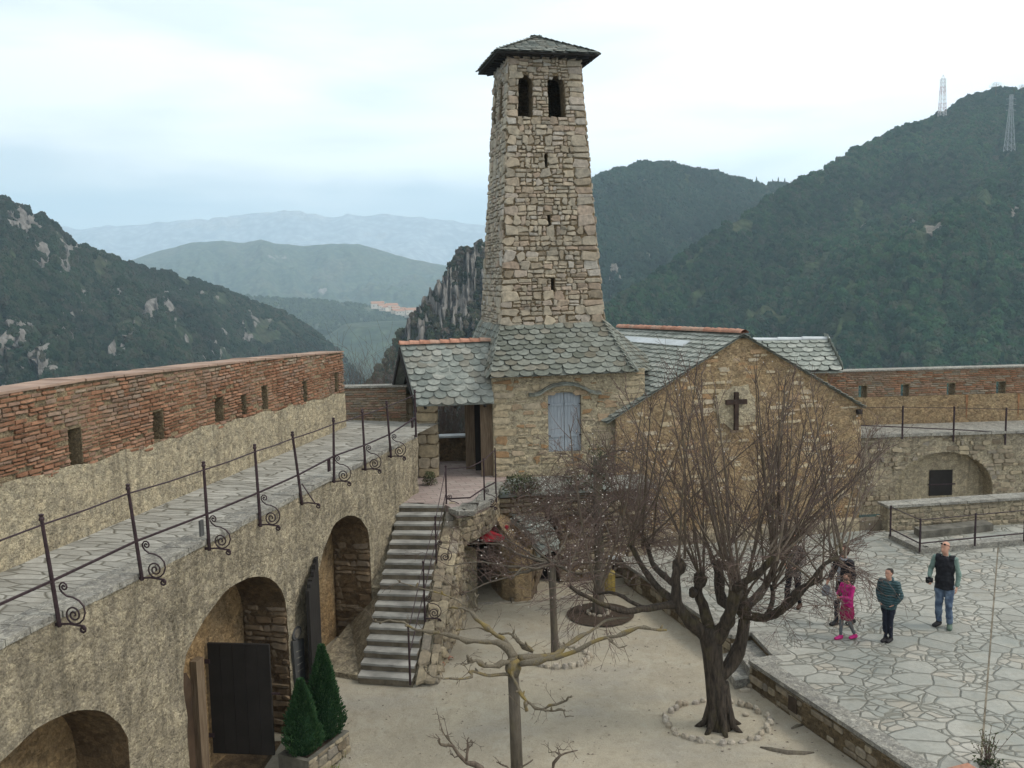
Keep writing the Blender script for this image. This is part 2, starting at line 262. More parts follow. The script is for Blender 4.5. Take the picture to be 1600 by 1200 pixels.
def skin(mb,P,S,H,ops,depth,z0=0,ds=.5,dz=.5,back=True,mi_rev=0,mi_back=0,jit=0,topf=None):
    """wall face with openings. P(s,z,h): h outward. topf(s): height of the wall top"""
    topf=topf or (lambda s:H)
    cuts={0,S}
    for o in ops:
        n=14
        for i in range(n+1): cuts.add(round((o['s0']+o['s1'])/2-(o['s1']-o['s0'])/2*math.cos(math.pi*i/n),5))
    xs=sorted(cuts); xx=[]
    for a,b in zip(xs,xs[1:]):
        k=max(1,int(math.ceil((b-a)/ds))); xx+= [a+(b-a)*i/k for i in range(k)]
    xx.append(xs[-1])
    def W(s,z): return V(s,z,0)
    def strip(a,b,za0,za1,zb0,zb1):
        k=max(1,int(math.ceil(max(za1-za0,zb1-zb0)/dz)))
        for i in range(k):
            t0,t1=i/k,(i+1)/k
            mb.quad(P(a,lerp(za0,za1,t0),0),P(b,lerp(zb0,zb1,t0),0),P(b,lerp(zb0,zb1,t1),0),P(a,lerp(za0,za1,t1),0))
    for a,b in zip(xx,xx[1:]):
        mid=(a+b)/2; oo=sorted([o for o in ops if o['s0']-1e-6<mid<o['s1']+1e-6],key=lambda o:o['zb'])
        ba=bb=z0
        for o in oo:
            if o['zb']>z0+1e-4: strip(a,b,ba,o['zb'],bb,o['zb'])
            ba,bb=o['top'](a),o['top'](b)
        strip(a,b,ba,topf(a),bb,topf(b))
    for o in ops:
        n=14; ss=[(o['s0']+o['s1'])/2-(o['s1']-o['s0'])/2*math.cos(math.pi*i/n) for i in range(n+1)]
        pr=[(o['s0'],o['zb'])]+([(o['s0'],o['zs'])] if o['rise']>0 else [])+[(s,o['top'](s)) for s in ss][(1 if o['rise']>0 else 0):]+[(o['s1'],o['zb'])]
        for (a,za),(b,zb_) in zip(pr,pr[1:]): mb.quad(P(a,za,-depth),P(b,zb_,-depth),P(b,zb_,0),P(a,za,0),mi=mi_rev)
        mb.quad(P(o['s0'],o['zb'],0),P(o['s1'],o['zb'],0),P(o['s1'],o['zb'],-depth),P(o['s0'],o['zb'],-depth),mi=mi_rev)
        if back:
            mb.add([P(a,z,-depth) for a,z in pr],[tuple(range(len(pr)))],mi=mi_back)
def courses(mb,P,S,H,ops=(),z0=0,hr=(.12,.26),wr=(.18,.5),gap=.02,bulge=.05,skip=0,quoin=0,seed=1,split=.0,tints=(0,1),mi=0,topf=None,jit=.12,row_tint=0,s_start=0):
    r=random.Random(seed); z=z0
    def stone(a,b,c,d,tint=None):
        w,h=b-a,d-c
        if w<.03 or h<.025: return
        g=gap/2; a+=g;b-=g;c+=g;d-=g; w,h=b-a,d-c; cu=min(w,h)*.22
        J=lambda k: (r.random()-.5)*k*min(w,h)
        pts=[(a+cu,c),(b-cu,c),(b,c+cu),(b,d-cu),(b-cu,d),(a+cu,d),(a,d-cu),(a,c+cu)]
        pts=[(x+J(jit*1.2),y+J(jit)) for x,y in pts]; mx_=(a+b)/2; my=(c+d)/2; bl=bulge*r.uniform(.45,1.25)
        ins=1-min(.3,bulge*.7/min(w,h)); tl=[r.uniform(-.25,.25)*bl for _ in range(3)]
        v0=[P(x,y,-.03) for x,y in pts]; v1=[P(x,y,bl*.55) for x,y in pts]
        v2=[P(mx_+(x-mx_)*ins,my+(y-my)*ins,bl+tl[0]*(x-mx_)/w*2+tl[1]*(y-my)/h*2) for x,y in pts]
        fs=[]
        for i in range(8):
            j=(i+1)%8; fs+=[(i,j,8+j,8+i),(8+i,8+j,16+j,16+i)]
        fs.append(tuple(range(16,24)))
        mb.add(v0+v1+v2,fs,r.uniform(*tints) if tint is None else tint,mi)
    row=0
    while z<H-.02:
        h=r.uniform(*hr); h=min(h,H-z); zc=z+h/2; iv=[(s_start,S)]
        if topf:
            # clip row to region under the sloping top
            xs=[s_start+(S-s_start)*i/60 for i in range(61)]; ins=[x for x in xs if topf(x)>z+h*.8]
            iv=[(ins[0],ins[-1])] if ins else []
        for o in ops:
            sp=o['span'](zc) or o['span'](z+h*.15)
            if sp:
                nv=[]
                for a,b in iv:
                    if sp[0]>a: nv.append((a,min(b,sp[0])))
                    if sp[1]<b: nv.append((max(a,sp[1]),b))
                iv=[(a,b) for a,b in nv if b>a+.02]
        rt=r.uniform(-row_tint,row_tint)
        for a,b in iv:
            ea=quoin and abs(a-s_start)<1e-6; eb=quoin and abs(b-S)<1e-6; x=a; first=True
            while x<b-1e-4:
                if first and ea: wd=quoin*(r.uniform(.8,1.1) if row%2 else r.uniform(1.2,1.6)); q=True
                else: wd=r.uniform(*wr); q=False
                if eb and b-x<=quoin*1.5+wr[0]:
                    wd=b-x; q=True
                if b-x-wd<wr[0]*.6: wd=b-x
                if skip and not q and r.random()<skip: pass
                elif (not q) and split and h>.14 and r.random()<split:
                    zz=z+h*r.uniform(.35,.65); stone(x,x+wd,z,zz); k=r.random()
                    if k<.4 and wd>.25: xm=x+wd*r.uniform(.4,.6); stone(x,xm,zz,z+h); stone(xm,x+wd,zz,z+h)
                    else: stone(x,x+wd,zz,z+h)
                else: stone(x,x+wd,z,z+h,None)
                x+=wd; first=False
        z+=h; row+=1
def scales(mb,A,B,C,D,w=.26,ex=.17,th=.014,seed=1,over=.04,mi=0,point=.0,lift=.03):
    """fish-scale slates on the quad A(bottom left) B(bottom right) C(top right) D(top left)"""
    A,B,C,D=map(Vector,(A,B,C,D)); r=random.Random(seed); vh=((D-A).length+(C-B).length)/2; n=max(1,int(round(vh/ex)))
    nm=(B-A).cross(D-A).normalized(); 
    for k in range(n):
        t=k/n; ww=w*(1-.3*t); l=lerp(A,D,t); rr=lerp(B,C,t); row=(rr-l); wid=row.length
        if wid<.02: continue
        e=row/wid; up=((lerp(D,C,.5)-lerp(A,B,.5)).normalized()); m=max(1,int(round(wid/ww))); tw=wid/m; o=-.5 if k%2 else 0
        for i in range(m+(1 if k%2 else 0)):
            x0=(i+o)*tw+r.uniform(-.07,.07)*tw; x1=(i+1+o)*tw+r.uniform(-.07,.07)*tw; x0=max(0,x0); x1=min(wid,x1)
            if x1-x0<tw*.2: continue
            c=(x0+x1)/2; hw=(x1-x0)/2*.985; drop=over*(1 if k==0 else .5)+r.uniform(-.02,.022)+(.03 if r.random()<.05 else 0); rd=min(hw*.8,ex*.8)
            pts=[]
            for q in range(7):
                a=math.pi*q/6; px=-math.cos(a); py=-math.sin(a)**(.8); pts.append((c+hw*px,rd*(py+1)-drop))
            top=ex*1.25
            pts=pts+[(c+hw,top),(c-hw,top)]
            f=lambda x,y,h: l+e*x+up*y+nm*(lift*(1-y/top)+.004+h)
            hh=r.uniform(0,.006); tp=[f(x,y,th+hh) for x,y in pts]; bt=[f(x,y,hh) for x,y in pts]; N=len(pts)
            mb.add(tp+bt,[tuple(range(N))]+[(j,N+j,N+(j+1)%N,(j+1)%N) for j in range(N)],r.random(),mi)
def ridge_tiles(mb,a,b,rad=.1,ln=.3,seed=3):
    a,b=Vector(a),Vector(b); r=random.Random(seed); d=b-a; n=int(d.length/ln); e=d.normalized(); side=e.cross(V(0,0,1)).normalized(); up=side.cross(e)
    for i in range(n+1):
        p=a+d*(i/(n+1)); q=a+d*((i+1.12)/(n+1)); R=rad*r.uniform(.95,1.08); vs=[]
        for pt,rr,hz in ((p,R*1.12,.012),(q,R*.95,0)):
            for j in range(7):
                an=math.pi*j/6; vs.append(pt+side*math.cos(an)*rr+up*(math.sin(an)*rr*.75+hz))
        mb.add(vs,[(j,j+1,8+j,7+j) for j in range(6)]+[(0,7,13,6)],r.random())
# ================================================================ GROUND AND SETTING
TZ=.55; LZ=2.53; WZ=4.0
ea=onz(0,1003,WZ); eb=onz(651,678,WZ); wd_=(eb-ea); WL=wd_.length; wu=wd_.normalized(); wn_=V(wu.y,-wu.x,0)  # wn_: out to the court
wa=ea-wu*4.5; WS0=4.5; WLEN=WL+WS0     # wall origin further back
def PW(s,z,h): return wa+wu*s+wn_*h+V(0,0,z-WZ)
def court_z(x,y):
    d=(V(x,y,0)-V(wa.x,wa.y,0)).dot(wn_); f=max(0,min(1,(5-d)/4)); g=max(0,min(1,(18-y)/3.0)); g=g*g*(3-2*g); return -.5*f*g
def hit(px,py,p0,nrm):
    v=Fv*FPX+Rv*(px-800)-Uv*(py-600); p0=Vector(p0); nrm=Vector(nrm); t=(p0-C0).dot(nrm)/v.dot(nrm); return C0+v*t
# court ground as one sheet, reaching out to the hills' feet in every direction
mb=MB(); xs=[-60,-20,-9]+[-7+i*.5 for i in range(41)]+[20,60]; ys=[-30,0,6]+[9+i*.5 for i in range(37)]+[29,60]
for j,y in enumerate(ys):
    for i,x in enumerate(xs):
        far=max(0,abs(x)-14)+max(0,y-34)*1; z=court_z(x,y) - (0 if far<=0 else min(60,far*1.2))+ (.03*math.sin(x*1.3+y)*math.cos(y*.9) if -6<x<13 else 0)
        mb.v.append((x,y,z))
W_=len(xs)
for j in range(len(ys)-1):
    for i in range(W_-1): mb.f.append((j*W_+i,j*W_+i+1,(j+1)*W_+i+1,(j+1)*W_+i)); mb.t.append(.5); mb.m.append(0)
mb.build('courtyard_ground','sand',smooth=True,kind='structure')
# paved terrace -----------------------------------------------------
ta=onz(1430,1200,TZ); tb=onz(1172,1031,TZ); tcn=onz(975,878,TZ)
d0=(ta-tb).normalized(); t0=ta+d0*9
sd_=(ta-tb).normalized(); sp_=V(-sd_.y,sd_.x,0)
if sp_.x<0: sp_=-sp_
# notch for the three steps beyond the corner
n1_=tb+sp_*.55; n2_=onz(1142,992,TZ)+sp_*.0
far_=[tcn, V(2.6,25.9,TZ), V(3.2,30.9,TZ), V(30,31.5,TZ), V(30,-4,TZ), t0]
poly=[t0,tb,n1_,n2_+sp_*.5,n2_,tcn,V(2.55,26.2,TZ),V(9.9,26.9,TZ),V(9.9,26.05,TZ),V(34,28.6,TZ),V(34,-6,TZ),V(t0.x,-6,TZ)]
poly[0]=t0
mb=MB(); mb.add([V(p.x,p.y,TZ) for p in poly],[tuple(range(len(poly)))],mi=0)
tr=mb.build('terrace_pavement','paving',kind='structure')
bm=bmesh.new(); bm.from_mesh(tr.data); bmesh.ops.triangulate(bm,faces=bm.faces[:]); 
for f in bm.faces:
    if f.normal.z<0: f.normal_flip()
bm.to_mesh(tr.data); bm.free()
# retaining wall of the terrace
rw=thing('terrace_retaining_wall','low rough ochre wall holding up the paved terrace above the sandy court','wall',(tb.x,tb.y,0))
for k,(A,B) in enumerate(((t0,tb),(tb,n1_),(n1_,n2_+sp_*.5),(n2_+sp_*.5,n2_),(n2_,tcn))):
    A=V(A.x,A.y,0);B=V(B.x,B.y,0); L_=(B-A).length; u=(B-A)/L_; nn=V(u.y,-u.x,0)
    if nn.dot(sp_)>0: nn=-nn
    if k in(1,): nn=V(0,0,0)+ (A-B).cross(V(0,0,1)).normalized(); nn = nn if nn.dot(n2_-A)>0 else -nn
    if k in(3,): nn=(A-B).cross(V(0,0,1)).normalized(); nn = nn if nn.dot(tb-A)>0 else -nn
    P=lambda s,z,h,A=A,u=u,nn=nn: A+u*s+nn*h+V(0,0,z)
    mb=MB(); skin(mb,P,L_,TZ-.07,[],.1,z0=-.6); 
    if k in(0,4): courses(mb,P,L_,TZ-.1,hr=(.09,.2),wr=(.12,.4),gap=.02,bulge=.03,skip=.45,seed=40+k,z0=-.1,mi=1)
    mb.build('wall_face',['terrace_wall_plaster','rubble_stone'],rw)
    mb=MB(); s=0
    while s<L_-.05:
        e=min(L_,s+rnd.uniform(.7,1.3)); mb.box(P(s+.008,TZ-.072-.004*(k%2),-.32),u*(e-s-.016),nn*.36,(0,0,.078),rnd.random()); s=e
    mb.build('coping_stone',"coping",rw,kind='stuff') if False else mb.build('coping','coping',rw)
# drain hole
hp=hit(1241,1098,tb,sp_); mb=MB(); mb.box(hp-sd_*.12-sp_*.022+V(0,0,-.16),sd_*.24,-sp_*.02,(0,0,.26)); mb.build('drain_hole','soil',rw)
# expansion joint in the paving
j0=onz(1548,1000,TZ); j1=onz(1532,1200,TZ); mb=MB(); q=(j1-j0).normalized(); sdn=V(q.y,-q.x,0)*.015
mb.quad(j0-q*7-sdn+V(0,0,.004),j1+q*3-sdn+V(0,0,.004),j1+q*3+sdn+V(0,0,.004),j0-q*7+sdn+V(0,0,.004)); mb.build('paving_joint','step_riser',kind='structure')
# steps in the notch
st=thing('terrace_steps','three worn stone steps between the terrace and the sandy court, behind the big tree','steps',n1_)
f0=V((tb-n1_).x,(tb-n1_).y,0).normalized()
wv_=(n2_-tb); wv_=V(wv_.x,wv_.y,0)
for k,(hh,off) in enumerate(((.37,.3),(.185,.62))):
    mb=MB(); o=n1_+f0*0; o=V(o.x,o.y,-.1); mb.box(o+V(.0,.01,0)+wv_.normalized()*.01,f0*(off+.25),wv_*1.0-wv_.normalized()*.02,(0,0,.1+hh)); mb.build('step','coping',st)
# ================================================================ LEFT ARCADE WALL + WALKWAY
def s_of(px,py=None,z=WZ):   # distance along the wall of the edge point at px
    v0=hit(px,(1003-.499*px),ea,wn_); return (v0-wa).dot(wu)
aw=thing('arcade_wall','tall rough plastered wall with three deep arches carrying the flagged wall walk','wall',(wa.x,wa.y,0))
def arch_px(xl,xr,apex):
    a=hit(*apex,ea,wn_); return a
A2=arch(s_of(275)-.0,s_of(439),-.8,2.0,1.05); A3=arch(s_of(489),s_of(572),-.8,2.05,1.0)
len2=A2['s1']-A2['s0']; c1_=A2['s0']-1.4-1.5
A1=arch(c1_-1.6,c1_+1.62,-.8,1.65,1.15); A0=arch(c1_-6.2,c1_-3.1,-.8,1.65,1.15)
print('arches',A1['s0'],A1['s1'],A2['s0'],A2['s1'],A3['s0'],A3['s1'],'len',WLEN)
for a,q in((A1,(72,1095)),(A2,(388,880)),(A3,(541,791))):
    c=(a['s0']+a['s1'])/2; p=PW(c,a['zs']+a['rise'],0); 
    h=hit(*q,ea,wn_); print('apex',h.z,(h-wa).dot(wu),c)
nz=lambda s,z: .018*math.sin(s*3.1+z*2.3)+.014*math.sin(s*7.7-z*5.1)+.01*math.sin(z*11+s*2)
PWn=lambda s,z,h: PW(s,z,h+(nz(s,z) if abs(h)<.01 else 0))
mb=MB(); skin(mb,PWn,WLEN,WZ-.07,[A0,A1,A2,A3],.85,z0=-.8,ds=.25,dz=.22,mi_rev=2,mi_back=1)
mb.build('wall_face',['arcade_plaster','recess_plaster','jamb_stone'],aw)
# jamb masonry on the far sides of arches
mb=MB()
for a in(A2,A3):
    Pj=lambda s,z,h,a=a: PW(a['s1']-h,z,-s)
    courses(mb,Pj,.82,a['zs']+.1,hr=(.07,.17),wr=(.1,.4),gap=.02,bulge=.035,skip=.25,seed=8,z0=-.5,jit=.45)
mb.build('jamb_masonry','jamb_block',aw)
# niche + sill behind the open door
mb=MB(); q=A2['s0']
nch=arch(q+.55,q+1.45,.0,1.35,.35)
Pb=lambda s,z,h: PW(s,z,-.83+h)
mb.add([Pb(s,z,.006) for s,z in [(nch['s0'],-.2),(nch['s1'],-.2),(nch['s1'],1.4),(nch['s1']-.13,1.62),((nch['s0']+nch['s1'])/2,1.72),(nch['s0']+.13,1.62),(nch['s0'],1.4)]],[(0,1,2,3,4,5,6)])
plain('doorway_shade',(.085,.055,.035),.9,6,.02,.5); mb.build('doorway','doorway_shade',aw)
mb=MB(); mb.box(PW(nch['s1'],-.3,-.84),wu*.22,wn_*.12,(0,0,2.05)); mb.build('door_post','post_wood',aw)
mb=MB(); mb.box(PW(A2['s0']+.02,-.6,-.82),wu*(A2['s1']-A2['s0']-.04),wn_*.72,(0,0,.3)); mb.build('sill','jamb_stone',aw)
mb=MB(); r=random.Random(3)
mb=MB()
# walkway paving and its edge
ia=onz(0,895,WZ); ib=onz(541,667,WZ); iu=(ib-ia).normalized(); ia2=ia-iu*5; inn=V(iu.y,-iu.x,0)
wend=PW(WLEN+.35,WZ,0)
mb=MB(); k=24
for i in range(k):
    for j in range(4):
        a0=lerp(ia2,ib,i/k); a1=lerp(ia2,ib,(i+1)/k); b0=lerp(PW(-.3,WZ,.03),wend,i/k); b1=lerp(PW(-.3,WZ,.03),wend,(i+1)/k)
        mb.quad(lerp(a0,b0,j/4),lerp(a0,b0,(j+1)/4),lerp(a1,b1,(j+1)/4),lerp(a1,b1,j/4))
q=V(0,0,-.006); mb.quad(ib+V(-1.2,-.3,0)+q,wend-wu*.3+q,wend+wu*1.5+q,ib+V(-1.2,0,0)+wu*1.5+q)
mb.build('wall_walk_path','walk_flags',kind='structure')
mb=MB(); s=-.2
while s<WLEN-.02:
    e=min(WLEN,s+rnd.uniform(.35,.8)); mb.box(PW(s+.006,WZ-.075+rnd.uniform(-.01,.01),-.42),wu*(e-s-.012),wn_*(.44+rnd.uniform(0,.02)),(0,0,.082),rnd.random()); s=e
mb.build('edge_coping','coping',aw)
# ---- parapet (brick over plaster) on the outer side
pw=thing('brick_parapet','long weathered brick parapet with small loopholes over ochre plaster, left of the wall walk','wall',(ia2.x,ia2.y,WZ))
PLn=(ib-ia2).length; s_ia=5.0
def PP(s,z,h): return ia2+iu*s+inn*h+V(0,0,z)
def pz(px,py): p=hit(px,py,ia,inn); return (p-ia2).dot(iu),p.z-WZ
tops=[pz(x,y+4) for x,y in((0,607),(135,586),(270,571),(400,556),(541,543))]; bots=[pz(x,y) for x,y in((0,757),(120,727),(250,690),(345,660),(400,648),(480,628),(541,613))]
def pl(tab):
    def f(s):
        if s<=tab[0][0]: return tab[0][1]
        for (a,b),(c,d) in zip(tab,tab[1:]):
            if s<=c: return lerp(b,d,(s-a)/(c-a))
        return tab[-1][1]
    return f
ptop=pl(tops); pbot=pl(bots); print('parapet tops',tops,bots)
loops=[]
for (x0,y0,x1,y1) in((108,672,133,727),(239,645,259,686),(336,623,352,659),(377,618,385,648),(410,604,421,639),(473,597,482,628),(523,583,529,613)):
    a=pz(x0,y0);b=pz(x1,y1); loops.append(dict(s0=a[0],s1=max(b[0],a[0]+.24),zb=b[1],zs=pz(x0,y0)[1],rise=0))
for o in loops:
    o['top']=(lambda z: (lambda s:z))(o['zs']); o['span']=(lambda o: (lambda z: (o['s0'],o['s1']) if o['zb']<z<o['zs'] else None))(o)
mb=MB(); skin(mb,lambda s,z,h: PP(s,z,h+.01*math.sin(s*4+z*3)*(h==0)),PLn,2,[],.1,z0=-.02,ds=.4,dz=.3,topf=lambda s:pbot(s)+.03*math.sin(s*5)+.02*math.sin(s*13))
mb.build('plaster_base','parapet_plaster',pw)
mb=MB(); skin(mb,lambda s,z,h: PP(s,z,h-.03),PLn,2,loops,.4,z0=.9,ds=.4,dz=.3,topf=lambda s: ptop(s)-.05,mi_rev=1,mi_back=2)
# back, end faces
mb.quad(PP(PLn,0,-.03),PP(PLn,0,-.6),PP(PLn,ptop(PLn)-.05,-.6),PP(PLn,ptop(PLn)-.05,-.03)); mb.quad(PP(0,-4,-.6),PP(PLn,-4,-.6),PP(PLn,ptop(PLn)-.05,-.6),PP(0,ptop(0)-.05,-.6))
mb.build('brick_core',['mortar','mortar','dark_void'],pw)
mb=MB(); courses(mb,lambda s,z,h: PP(s,z,h-.028+.012*math.sin(s*2.2+z)),PLn,2.9,loops,z0=.93,hr=(.05,.075),wr=(.13,.33),gap=.021,bulge=.034,skip=.06,seed=21,jit=.34,topf=lambda s: ptop(s)-.04 ,tints=(0,1),s_start=3.5)
# remove bricks under the plaster line
keep=[];
for fi,f in enumerate(mb.f):
    c=sum((Vector(mb.v[i]) for i in f),V(0,0,0))/len(f); s=(c-ia2).dot(iu)
    keep.append(c.z-WZ>pbot(s)-.02+.05*math.sin(s*5)+.03*math.sin(s*13))
mb.t=[min(1,t*.7+ .45*max(0,((sum(mb.v[i][2] for i in f)/len(f)-WZ)-ptop(((Vector(mb.v[f[0]])-ia2).dot(iu)))+.55))) for t,f in zip(mb.t,mb.f)]
mb.f,mb.t,mb.m=[[x for x,k_ in zip(q,keep) if k_] for q in (mb.f,mb.t,mb.m)]
mb.build('brickwork','brick_stone',pw)
mb=MB(); s=3.0
while s<PLn:
    e=min(PLn+.03,s+rnd.uniform(.2,.42)); mb.box(PP(s+.004,ptop(s)-.05,-.62),PP(e-.004,ptop(e),0)-PP(s+.004,ptop(s),0),inn*(.64+rnd.uniform(-.015,.02)),(0,0,.03+rnd.uniform(0,.018)),rnd.random()); s=e
mb.build('capping','brick_cap',pw)
# little end parapet across the walk
ep0=hit(541,669,ib,V(0,1,0)); z1=at(541,606,ib.y+1.4); 
e0=V(ib.x-.9,ib.y+1.35,WZ); e1=V(-2.9,25.9+.15,WZ); eu=(e1-e0).normalized(); en=V(eu.y,-eu.x,0); EL=(e1-e0).length
PE=lambda s,z,h: e0+eu*s+en*h+V(0,0,z)
ew=thing('end_parapet','low greyish brick parapet closing the far end of the wall walk under bare twigs','wall',(e0.x,e0.y,WZ)); EH=hit(580,604,e0,en).z-WZ; print('EH',EH)
mb=MB(); skin(mb,lambda s,z,h:PE(s,z,h-.03),EL,EH-.03,[],.1,z0=-1); mb.quad(PE(0,EH-.03,-.03),PE(EL,EH-.03,-.03),PE(EL,EH-.03,-.4),PE(0,EH-.03,-.4)); mb.build('wall_core','mortar',ew)
mb=MB(); courses(mb,lambda s,z,h:PE(s,z,h-.03),EL,EH-.03,hr=(.055,.075),wr=(.18,.35),gap=.018,bulge=.03,seed=4,tints=(.55,1)); mb.build('brickwork','brick_stone',ew)
mb=MB(); mb.box(PE(-.05,EH-.03,-.42),eu*(EL+.1),en*.46,(0,0,.05)); mb.build('capping','coping',ew)
# ================================================================ RAILINGS
def spiral(c,r,a0,turns,k=14,rin=.15):
    return [(c[0]+math.cos(a0+turns*2*math.pi*i/k)*r*(1-(1-rin)*i/k), c[1]+math.sin(a0+turns*2*math.pi*i/k)*r*(1-(1-rin)*i/k)) for i in range(k+1)]
def scroll(o,u,size=1,parent=None,brace=False):
    mb=MB(); P=lambda q: o+u*(q[0]*size)+V(0,0,q[1]*size)
    def tb_(pts,r=.011): mb.tube([P(q) for q in pts],r*max(.8,size),5)
    tb_([(0,0),(.12,.012),(.25,.0)]+spiral((.3,-.045),.05,math.pi*.65,-1.35,10,.3),.014)
    if brace: tb_([(.0,.36),(.24,.01)],.012)
    else:
        top=spiral((.085,.455),.062,-math.pi*.75,1.0,3,.9)
        sp=list(reversed(spiral((.085,.455),.062,math.pi*1.15,-1.6,14,.12)))
        mid=[(.06,.385),(.12,.345),(.2,.335),(.28,.30),(.335,.24),(.35,.16),(.32,.08),(.265,.03),(.2,.012)]
        big=spiral((.195,.125),.112,-math.pi/2,-1.9,26,.12)
        tb_(sp+mid+big)
    return mb.build('scroll_bracket','iron',parent)
rl=thing('iron_railing','rusty wrought iron railing with leaning posts and scroll brackets along the wall walk','railing',(ea.x,ea.y,WZ))
pd=[(65,812,93,975),(200,764,222,903),(318,728,327,857),(398,700,407,820),(457,680,472,786),(521,658,522,752),(566,644,571,733),(604,631,611,713),(648,613,650,681)]
tp=[]; bt=[]
for i,(x0,y0,x1,y1) in enumerate(pd):
    b=hit(x1,y1,ea+wn_*.06,wn_); t_=hit(x0,y0,ea+wn_*.06,wn_); 
    if i==0:
        # one more post further left, out of the frame
        dd=wu*-2.25; m2=MB(); m2.tube([b+dd,t_+dd],[.026,.022],8); m2.build('post','iron',rl); tp.append(t_+dd); bt.append(b+dd)
    m2=MB(); m2.tube([b-V(0,0,.03),lerp(b,t_,.5),t_],[.027,.025,.021],8); m2.tube([t_-V(0,0,.012),t_+V(0,0,.012),t_+V(0,0,.035),t_+V(0,0,.06),t_+V(0,0,.07)],[.03,.034,.022,.032,.012],8)
    po=m2.build('post','iron',rl,smooth=False)
    if i<8:
        sb=scroll(b+wn_*.01,wn_,1,po,brace=(i==4)); 
    m3=MB(); m3.box(b-wn_*.09-wu*.02+V(0,0,-.02),wn_*.1,wu*.04,(0,0,.035)); m3.build('wall_anchor','iron',po)
    if i in(2,5,8): m3=MB(); m3.box(b-wn_*.06+wu*-.06+V(0,0,.22),wu*-.09,wn_*.03,(0,0,.24)); m3.build('cable_box','grey_sign' if i==2 else 'iron',po)
    tp.append(t_); bt.append(b)
mb=MB()
for a,b in zip(tp,tp[1:]): mid=lerp(a,b,.5)-V(0,0,.012); mb.tube([a-V(0,0,.06),mid-V(0,0,.06),b-V(0,0,.06)],.011,6)
mb.build('top_rail','iron',rl)
mb=MB()
for (a,b),(c,d) in zip(zip(bt,tp),zip(bt[1:],tp[1:])): mb.tube([lerp(a,b,.42),lerp(c,d,.42)],.019,4)
mb.build('lower_rail','iron',rl)
# ================================================================ STAIRS + LANDING
sL0=onz(560,1066,0); sR0=onz(645,1072,0); sL1=onz(626,786,LZ); sR1=onz(697,786,LZ)
sL0.z=sR0.z=sL1.z=sR1.z=0
NS=17; rise=LZ/NS
stair=thing('stone_staircase','steep flight of stone steps with pale treads climbing beside the arcade wall to the porch','staircase',(sL0.x,sL0.y,0))
r=random.Random(12)
for i in range(NS):
    a,b=lerp(sL0,sL1,i/NS),lerp(sR0,sR1,i/NS); c,d=lerp(sL0,sL1,(i+1)/NS),lerp(sR0,sR1,(i+1)/NS); z=rise*(i+1)
    m2=MB(); fw=(c-a).normalized()
    n=6; fr=[lerp(a,b,q/n)-fw*(.03+r.uniform(-.012,.012)) for q in range(n+1)]; bk=[lerp(c,d,q/n)+fw*.02 for q in range(n+1)]
    for q in range(n):
        z0=z+r.uniform(-.004,.004)
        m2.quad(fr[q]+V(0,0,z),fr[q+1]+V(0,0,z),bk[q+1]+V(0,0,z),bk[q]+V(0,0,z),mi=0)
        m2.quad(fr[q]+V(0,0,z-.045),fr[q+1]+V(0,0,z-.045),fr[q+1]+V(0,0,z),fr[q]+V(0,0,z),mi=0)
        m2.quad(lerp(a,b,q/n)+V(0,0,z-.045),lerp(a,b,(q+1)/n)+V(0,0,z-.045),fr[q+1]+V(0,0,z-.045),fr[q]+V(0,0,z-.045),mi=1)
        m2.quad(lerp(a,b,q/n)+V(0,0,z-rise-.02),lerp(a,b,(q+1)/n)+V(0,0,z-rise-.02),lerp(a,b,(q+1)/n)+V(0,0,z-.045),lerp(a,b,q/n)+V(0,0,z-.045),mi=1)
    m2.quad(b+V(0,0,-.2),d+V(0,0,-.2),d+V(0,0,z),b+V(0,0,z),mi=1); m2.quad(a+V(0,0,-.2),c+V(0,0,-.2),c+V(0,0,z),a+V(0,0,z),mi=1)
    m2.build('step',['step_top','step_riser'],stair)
# flank wall on the court side
fo=V(sR1.y-sR0.y,-(sR1.x-sR0.x),0).normalized()*.42; slp=(sR1-sR0)
mb=MB(); a=sR0+slp*.03; b=sR1
P4=[a+V(0,0,-.2),b+V(0,0,-.2),b+V(0,0,LZ-.05),a+slp*.0+V(0,0,.06)]
mb.prism([p+fo*.02 for p in P4],fo)
fl=mb.build('flank_wall','arcade_plaster',stair)
fu=slp.normalized(); FL=slp.length
Pf=lambda s,z,h: sR0+fu*s+fo.normalized()*(.44+h)+V(0,0,z)
mb=MB(); courses(mb,Pf,FL,LZ-.1,z0=-.05,hr=(.08,.2),wr=(.1,.34),gap=.02,bulge=.06,skip=.1,seed=33,topf=lambda s: .05+(LZ-.15)*(s/FL),jit=.35,s_start=.1)
Pft=lambda s,z,h: sR0+fu*s+fo.normalized()*z+V(0,0,.06+(LZ-.1)*s/FL+h)
courses(mb,Pft,FL,.45,z0=.03,hr=(.15,.28),wr=(.15,.4),gap=.015,bulge=.05,seed=34,jit=.3)
mb.build('flank_stones','rubble_stone',stair)
